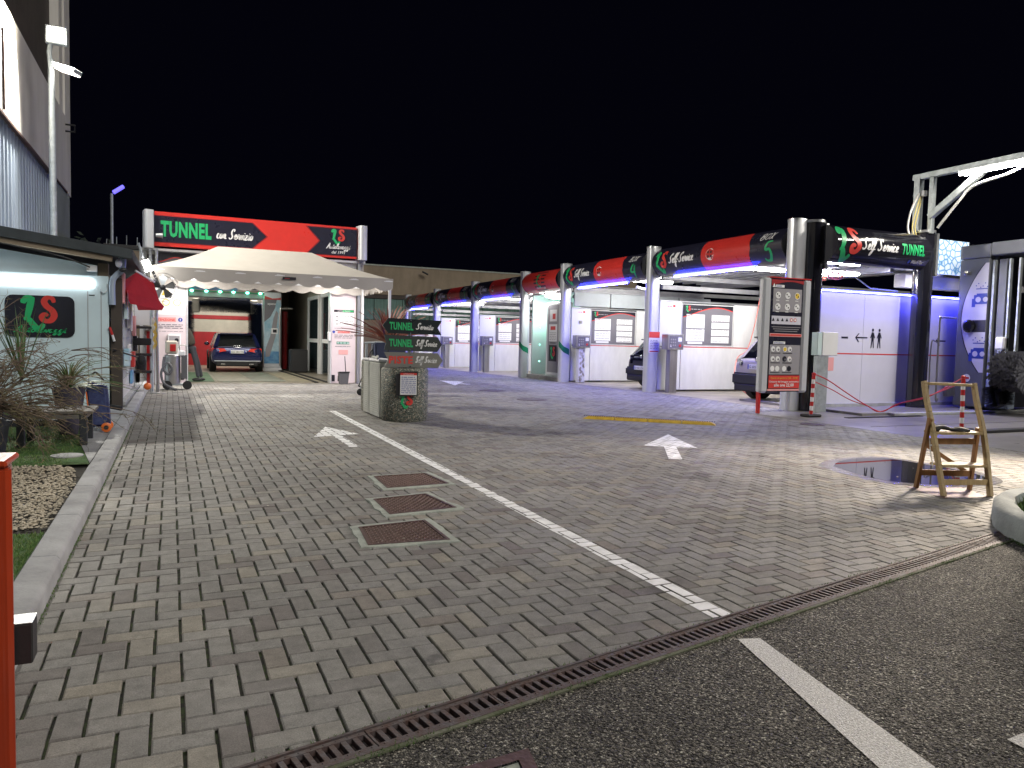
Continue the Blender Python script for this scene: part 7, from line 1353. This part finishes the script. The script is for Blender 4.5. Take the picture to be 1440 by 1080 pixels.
# red and white bollards with chain
def bollard(px_, py_, h, lb, lean):
    b = G(px_, py_); t = thing('bollard', lb, 'bollard', (b.x, b.y, 0), 'red and white chain bollards'); n = 9; top = b + Vector((lean[0], lean[1], h))
    for k in range(n): p, q = b.lerp(top, .04 + .92 * k / n), b.lerp(top, .04 + .92 * (k + 1) / n - .0005); MB().tube([p, q], .032, 14).obj('red_band' if k % 2 == 0 else 'white_band', 'redpaint' if k % 2 == 0 else 'white', t)
    MB().lathe(tuple(top + Vector((0, 0, -.03))), [(.036, 0), (.036, .03), (.012, .045)], 14).obj('cap', 'redpaint', t); box('base', 'rubber', t, b.x - .17, b.x + .17, b.y - .12, b.y + .12, .001, .05, bevel=.02); return top
b1_ = bollard(1140, 586, .82, 'leaning red and white bollard beside the meter cabinet post', (.06, .03)); b2_ = bollard(1352, 606, .90, 'red and white bollard seen through the wooden stepladder', (-.03, 0))
t = thing('red_chain', 'red plastic cord sagging to the ground between the two bollards', 'cord', tuple(b1_.lerp(b2_, .5) * Vector((1, 1, 0)) if False else (b1_.x + .5, (b1_.y + b2_.y) / 2, 0)))
m1_ = AY(1240, 572, 10.55); m1_.z = .07
tubeo('cord', 'redcord', t, smooth_line([b1_ + Vector((.03, 0, -.02)), AY(1165, 535, 10.7), AY(1190, 552, 10.7), AY(1215, 568, 10.6), m1_, AY(1262, 568, 10.4), AY(1300, 560, 9.8), AY(1330, 545, 9.0), b2_ + Vector((0, 0, -.02))]), .011, 6)
tubeo('cord', 'redcord', t, smooth_line([b1_ + Vector((.03, 0, -.16)), AY(1170, 548, 10.7), AY(1195, 562, 10.7), AY(1220, 571, 10.6), m1_ + Vector((-.05, 0, 0)), AY(1270, 566, 10.3), AY(1305, 557, 9.7), b2_ + Vector((0, 0, -.10))]), .009, 6)
# round island
ix, iy, ir = ISL
t = thing('round_bed', 'round raised planting bed with a pale rough concrete rim at the edge of view', 'planting bed', (ix, iy, 0)); rr = random.Random(2); mb = MB(); N = 60; prof = [(ir - .01, -.02), (ir, .03), (ir - .01, .14), (ir - .05, .175), (ir - .15, .165), (ir - .17, .10)]
for (r_, z_) in prof:
    for j in range(N): a = 2 * math.pi * j / N; r2_ = r_ + .02 * math.sin(a * 5) + rr.uniform(-.005, .005); mb.v.append((ix + r2_ * math.cos(a), iy + r2_ * math.sin(a), z_ + rr.uniform(-.004, .004)))
for i in range(len(prof) - 1):
    for j in range(N): mb.f.append((i * N + j, i * N + (j + 1) % N, (i + 1) * N + (j + 1) % N, (i + 1) * N + j))
mb.obj('rim', 'rim', t, smooth=60); MB().lathe((ix, iy, .11), [(ir - .16, 0)], 40).obj('soil', SOIL, t)
tag(blades('bed_grass', lambda r: (lambda a, q: (ix + q * math.cos(a), iy + q * math.sin(a)))(r.rand() * 6.283, (ir - .18) * math.sqrt(r.rand())), 9000, .03, .08, BLADE, 9, z=.11, w=.004), 'green grass growing inside the round bed', 'grass', kind='stuff')
a = 2.30; gx, gy = ix + .95 * math.cos(math.radians(128)), iy + .95 * math.sin(math.radians(128))
gp = AY(1460, 560, 3.62); t = thing('tree_guard', 'clear plastic tree guard tube standing in the round bed', 'tree guard', (gp.x + .07, 3.62, .12)); GLS = mat('clear green plastic', (.55, .75, .70), .12, trans=.97, alpha=.35, spec=.3); MB().lathe((gp.x + .075, 3.62, .12), [(.085, 0), (.085, 1.30)], 20, cap=False).obj('tube', GLS, t); tubeo('sapling', 'darkwood', t, [(gp.x + .08, 3.62, .1), (gp.x + .09, 3.62, 1.5)], .012)

# ================================================================== LEFT FOREGROUND
zt_ = AY(18, 648, 2.25).z; xr_ = AY(17.5, 700, 2.25).x
t = thing('barrier_cabinet', 'glossy orange barrier cabinet cut by the left edge of view', 'barrier', (xr_ - .2, 2.4, 0)); MB().prism([(xr_ - .42, 2.25), (xr_ - .02, 2.25), (xr_ - .004, 2.264), (xr_ - .03, 2.42), (xr_ - .42, 2.42)], lambda u, v, s_: (u, v, .0 if s_ == 0 else zt_ - .02)).obj('housing', 'orange', t, bevel=.006, seg=2); box('top_cap', 'orange', t, xr_ - .43, xr_ - .010, 2.243, 2.41, zt_ - .018, zt_, bevel=.006); box('clear_lid', 'tent', t, xr_ - .40, xr_ - .03, 2.238, 2.241, zt_ - .05, zt_ - .022)
a, b = AY(22, 880, 2.42), AY(46, 934, 2.42); box('sensor_box', 'dark', t, xr_ - .05, b.x, 2.425, 2.50, b.z, a.z, bevel=.004); box('sensor_lid', 'galv', t, xr_ - .05, b.x + .001, 2.422, 2.505, a.z + .001, a.z + .004)
# low table, bench, trolley bag, pots, shrub
t = thing('low_table', 'low weathered wooden table with dark square legs on the turf', 'table', (-1.2, 9.35, .09)); tx0, tx1, ty0, ty1, tz = -1.52, -.90, 8.95, 9.60, .46
n = 5
for k in range(n): w_ = (ty1 - ty0) / n; box('top_plank', 'benchwood', t, tx0 - .06, tx1 + .06, ty0 + k * w_ + .004, ty0 + (k + 1) * w_ - .004, tz - .03, tz, bevel=.004)
box('apron', 'benchwood', t, tx0, tx1, ty0 + .02, ty0 + .045, tz - .085, tz - .032); box('apron', 'benchwood', t, tx1 - .02, tx1, ty0 + .05, ty1 - .05, tz - .085, tz - .032)
for x in (tx0 + .03, tx1 - .03):
    for y in (ty0 + .05, ty1 - .05): box('leg', 'darkwood', t, x - .035, x + .035, y - .035, y + .035, .09, tz - .033, bevel=.004)
t = thing('blue_bench', 'faded blue bench with thin dark legs at the left edge', 'bench', (-2.3, 10.2, .09))
for k in range(3): box('seat_slat', mat('faded blue wood', (.06, .10, .22), .6, var=.3, vs=5), t, -2.9, -1.86, 10.0 + k * .13, 10.12 + k * .13, .50, .53)
for x in (-2.75, -1.90): box('leg', 'darkwood', t, x - .025, x + .025, 10.05, 10.1, .09, .498); box('leg', 'darkwood', t, x - .025, x + .025, 10.3, 10.35, .09, .498)
p = G(158, 613); bx_, by_ = -.86, 10.15; t = thing('trolley_bag', 'navy patterned shopping trolley bag with orange wheels beside the low table', 'trolley bag', (bx_, by_, .1))
MB().prism([(-.12, .10), (.10, .10), (.07, .50), (.05, .62), (-.02, .58), (-.12, .66), (-.16, .52)], lambda u, v, s_: (bx_ + u, by_ - .09 + .2 * s_, .10 + v - .04)).obj('bag', 'bagblue', t, bevel=.03, seg=3, smooth=60); tubeo('trim', 'orangepl', t, [(bx_ - .15, by_ - .10, .58), (bx_ - .11, by_ - .10, .2)], .008); tubeo('handle', 'dark', t, smooth_line([(bx_ + .02, by_ + .1, .7), (bx_ - .06, by_ + .1, .80), (bx_ - .10, by_ + .1, .78)]), .010)
for dy in (-.14, .12): w_ = MB().lathe((0, 0, 0), [(.045, 0), (.056, .006), (.056, .03), (.045, .036)], 20).xf(lambda p, dy=dy: (bx_ + .06 + p.x, by_ + dy + p.z, .16 + p.y)).obj('wheel', 'orangepl', t); MB().lathe((0, 0, 0), [(.026, 0), (.026, .05)], 14).xf(lambda p, dy=dy: (bx_ + .06 + p.x, by_ + dy - .008 + p.z, .16 + p.y)).obj('hub', 'dark', w_)
t = thing('black_tube_end', 'short black rolled tube lying on the path by the dark post', 'tube', (-.83, 12.6, .12)); tubeo('roll', 'rubber', t, [(-.97, 12.6, .18), (-.80, 12.5, .15)], .035, 12)
p = AY(97, 565, 10.0); t = thing('flower_pot', 'tapering violet grey pot behind the low table', 'pot', (p.x, 10.0, .09)); MB().lathe((p.x, 10.0, .09), [(.09, 0), (.17, .52), (.185, .55), (.165, .55), (.15, .48)], 24).obj('vessel', 'pot', t)
LF1 = mat('yucca leaf', (.05, .12, .035), .5, col2=(.10, .17, .06), vs=5); LF2 = mat('dry yucca leaf', (.20, .16, .08), .6, col2=(.09, .10, .04), vs=9); TW = mat('bare brown twig', (.22, .165, .12), .8, col2=(.08, .06, .05), vs=12)
spiky('yucca', 'green spiky yucca standing in the violet grey pot', 'plant', (p.x, 10.0, .62), 110, .35, .72, .010, LF1, LF2, 3, .0, droop=.9)
spiky('upright_yucca', 'tall upright green leaves before the black logo panel', 'plant', (-1.62, 9.9, .72), 26, .55, .95, .013, LF1, LF1, 6, .85, droop=.12)
def shrub(lb, base, n, Lm, seed, spread):
    r = random.Random(seed); t = thing('dry_shrub', lb, 'shrub', tuple(base), 'dry twiggy shrubs at the left'); B0 = Vector(base); mb = MB(); lf = MB()
    def grow(p, d, L_, rad, dep_):
        pts = [p]; q = p.copy(); dd = d.copy(); N = 6
        for i in range(N): dd = (dd + Vector((r.gauss(0, .13), r.gauss(0, .13), r.gauss(0, .10) - .07))).normalized(); q = q + dd * L_ / N; pts.append(q.copy())
        mb.tube(pts, [rad * (1 - .8 * i / N) for i in range(N + 1)], 4)
        if dep_ < 2:
            for k in range(r.randint(3, 5)):
                i = r.randint(1, N); e = (dd + Vector((r.gauss(0, .6), r.gauss(0, .6), r.gauss(0, .4)))).normalized(); grow(pts[i], e, L_ * r.uniform(.35, .6), rad * .6, dep_ + 1)
        else:
            for k in range(5): c = pts[r.randint(2, N)]; e = Vector((r.gauss(0, 1), r.gauss(0, 1), r.gauss(0, .5))).normalized() * r.uniform(.04, .09); s_ = e.orthogonal().normalized() * .003; lf.add([tuple(c - s_), tuple(c + s_), tuple(c + e)], [(0, 1, 2)])
    for k in range(n): a = r.uniform(0, 2 * math.pi); el = r.uniform(.15, 1.1); d = Vector((math.cos(a) * math.cos(el) * spread, math.sin(a) * math.cos(el), math.sin(el))).normalized(); grow(B0 + Vector((r.gauss(0, .06), r.gauss(0, .06), 0)), d, Lm * r.uniform(.6, 1), .010, 0)
    mb.obj('twigs', TW, t, smooth=0)['kind'] = 'stuff'; lf.obj('leaves', LF2, t, smooth=0)['kind'] = 'stuff'
shrub('wide bare twiggy shrub reaching over the low table', (-1.74, 8.55, .50), 58, 1.08, 2, 1.4); shrub('bare twiggy shrub at the left edge of view', (-2.10, 8.3, .65), 46, 1.0, 5, 1.2)
MB().lathe((-1.75, 8.45, .09), [(.22, 0), (.26, .30), (.20, .36)], 20).obj('shrub_trunk_pot', 'darkwood', None)
o = bpy.data.objects['shrub_trunk_pot']; tag(o, 'low dark tub holding the bare shrubs', 'tub'); o.name = 'tub'; recentre(o)
tag(MB().lathe((-1.0, 8.3, .085), [(.14, 0), (.14, .015)], 20).obj('stone_disc', 'concrete'), 'pale round stone set in the turf near the gravel', 'stone')
for nm in ('stone_disc', 'iron_plate'): recentre(bpy.data.objects[nm])
t = thing('roof_clutter', 'wires and small aerial on the far roof edge left of the portal sign', 'aerial', (-1.6, 24, 3.2))
for u, v in ((150, 336), (164, 333), (178, 331), (193, 334)): a = AY(u, 346, 24); b = AY(u, v, 24); tubeo('rod', 'galv', t, [a, b], .012, 5)
MB().bar(AY(146, 345, 24), AY(198, 349, 24), .3, .1).obj('edge', 'dark', t)

# small pale litter and dry leaf bits on the pavers
def lit(r): return .2 + r.rand() * 8.5, 3.2 + r.rand() ** 1.3 * 14
_r = np.random.RandomState(21); mb = MB()
for k in range(260):
    x, y = lit(_r)
    if (x - 6.5) ** 2 + (y - 2.7) ** 2 < 2.2: continue
    a, q = _r.rand() * 6.28, .004 + .008 * _r.rand() ** 2; mb.add([(x + q * math.cos(a + j * 1.57 + _r.rand() * .5), y + q * math.sin(a + j * 1.57), .006 + gz(y) + .003 * _r.rand()) for j in range(4)], [(0, 1, 2, 3)])
tag(mb.obj('litter', mat('pale litter', (.55, .54, .50), .8, col2=(.22, .16, .08), vs=1.5), smooth=0), 'tiny pale litter and leaf bits scattered over the pavers', 'litter', kind='stuff')
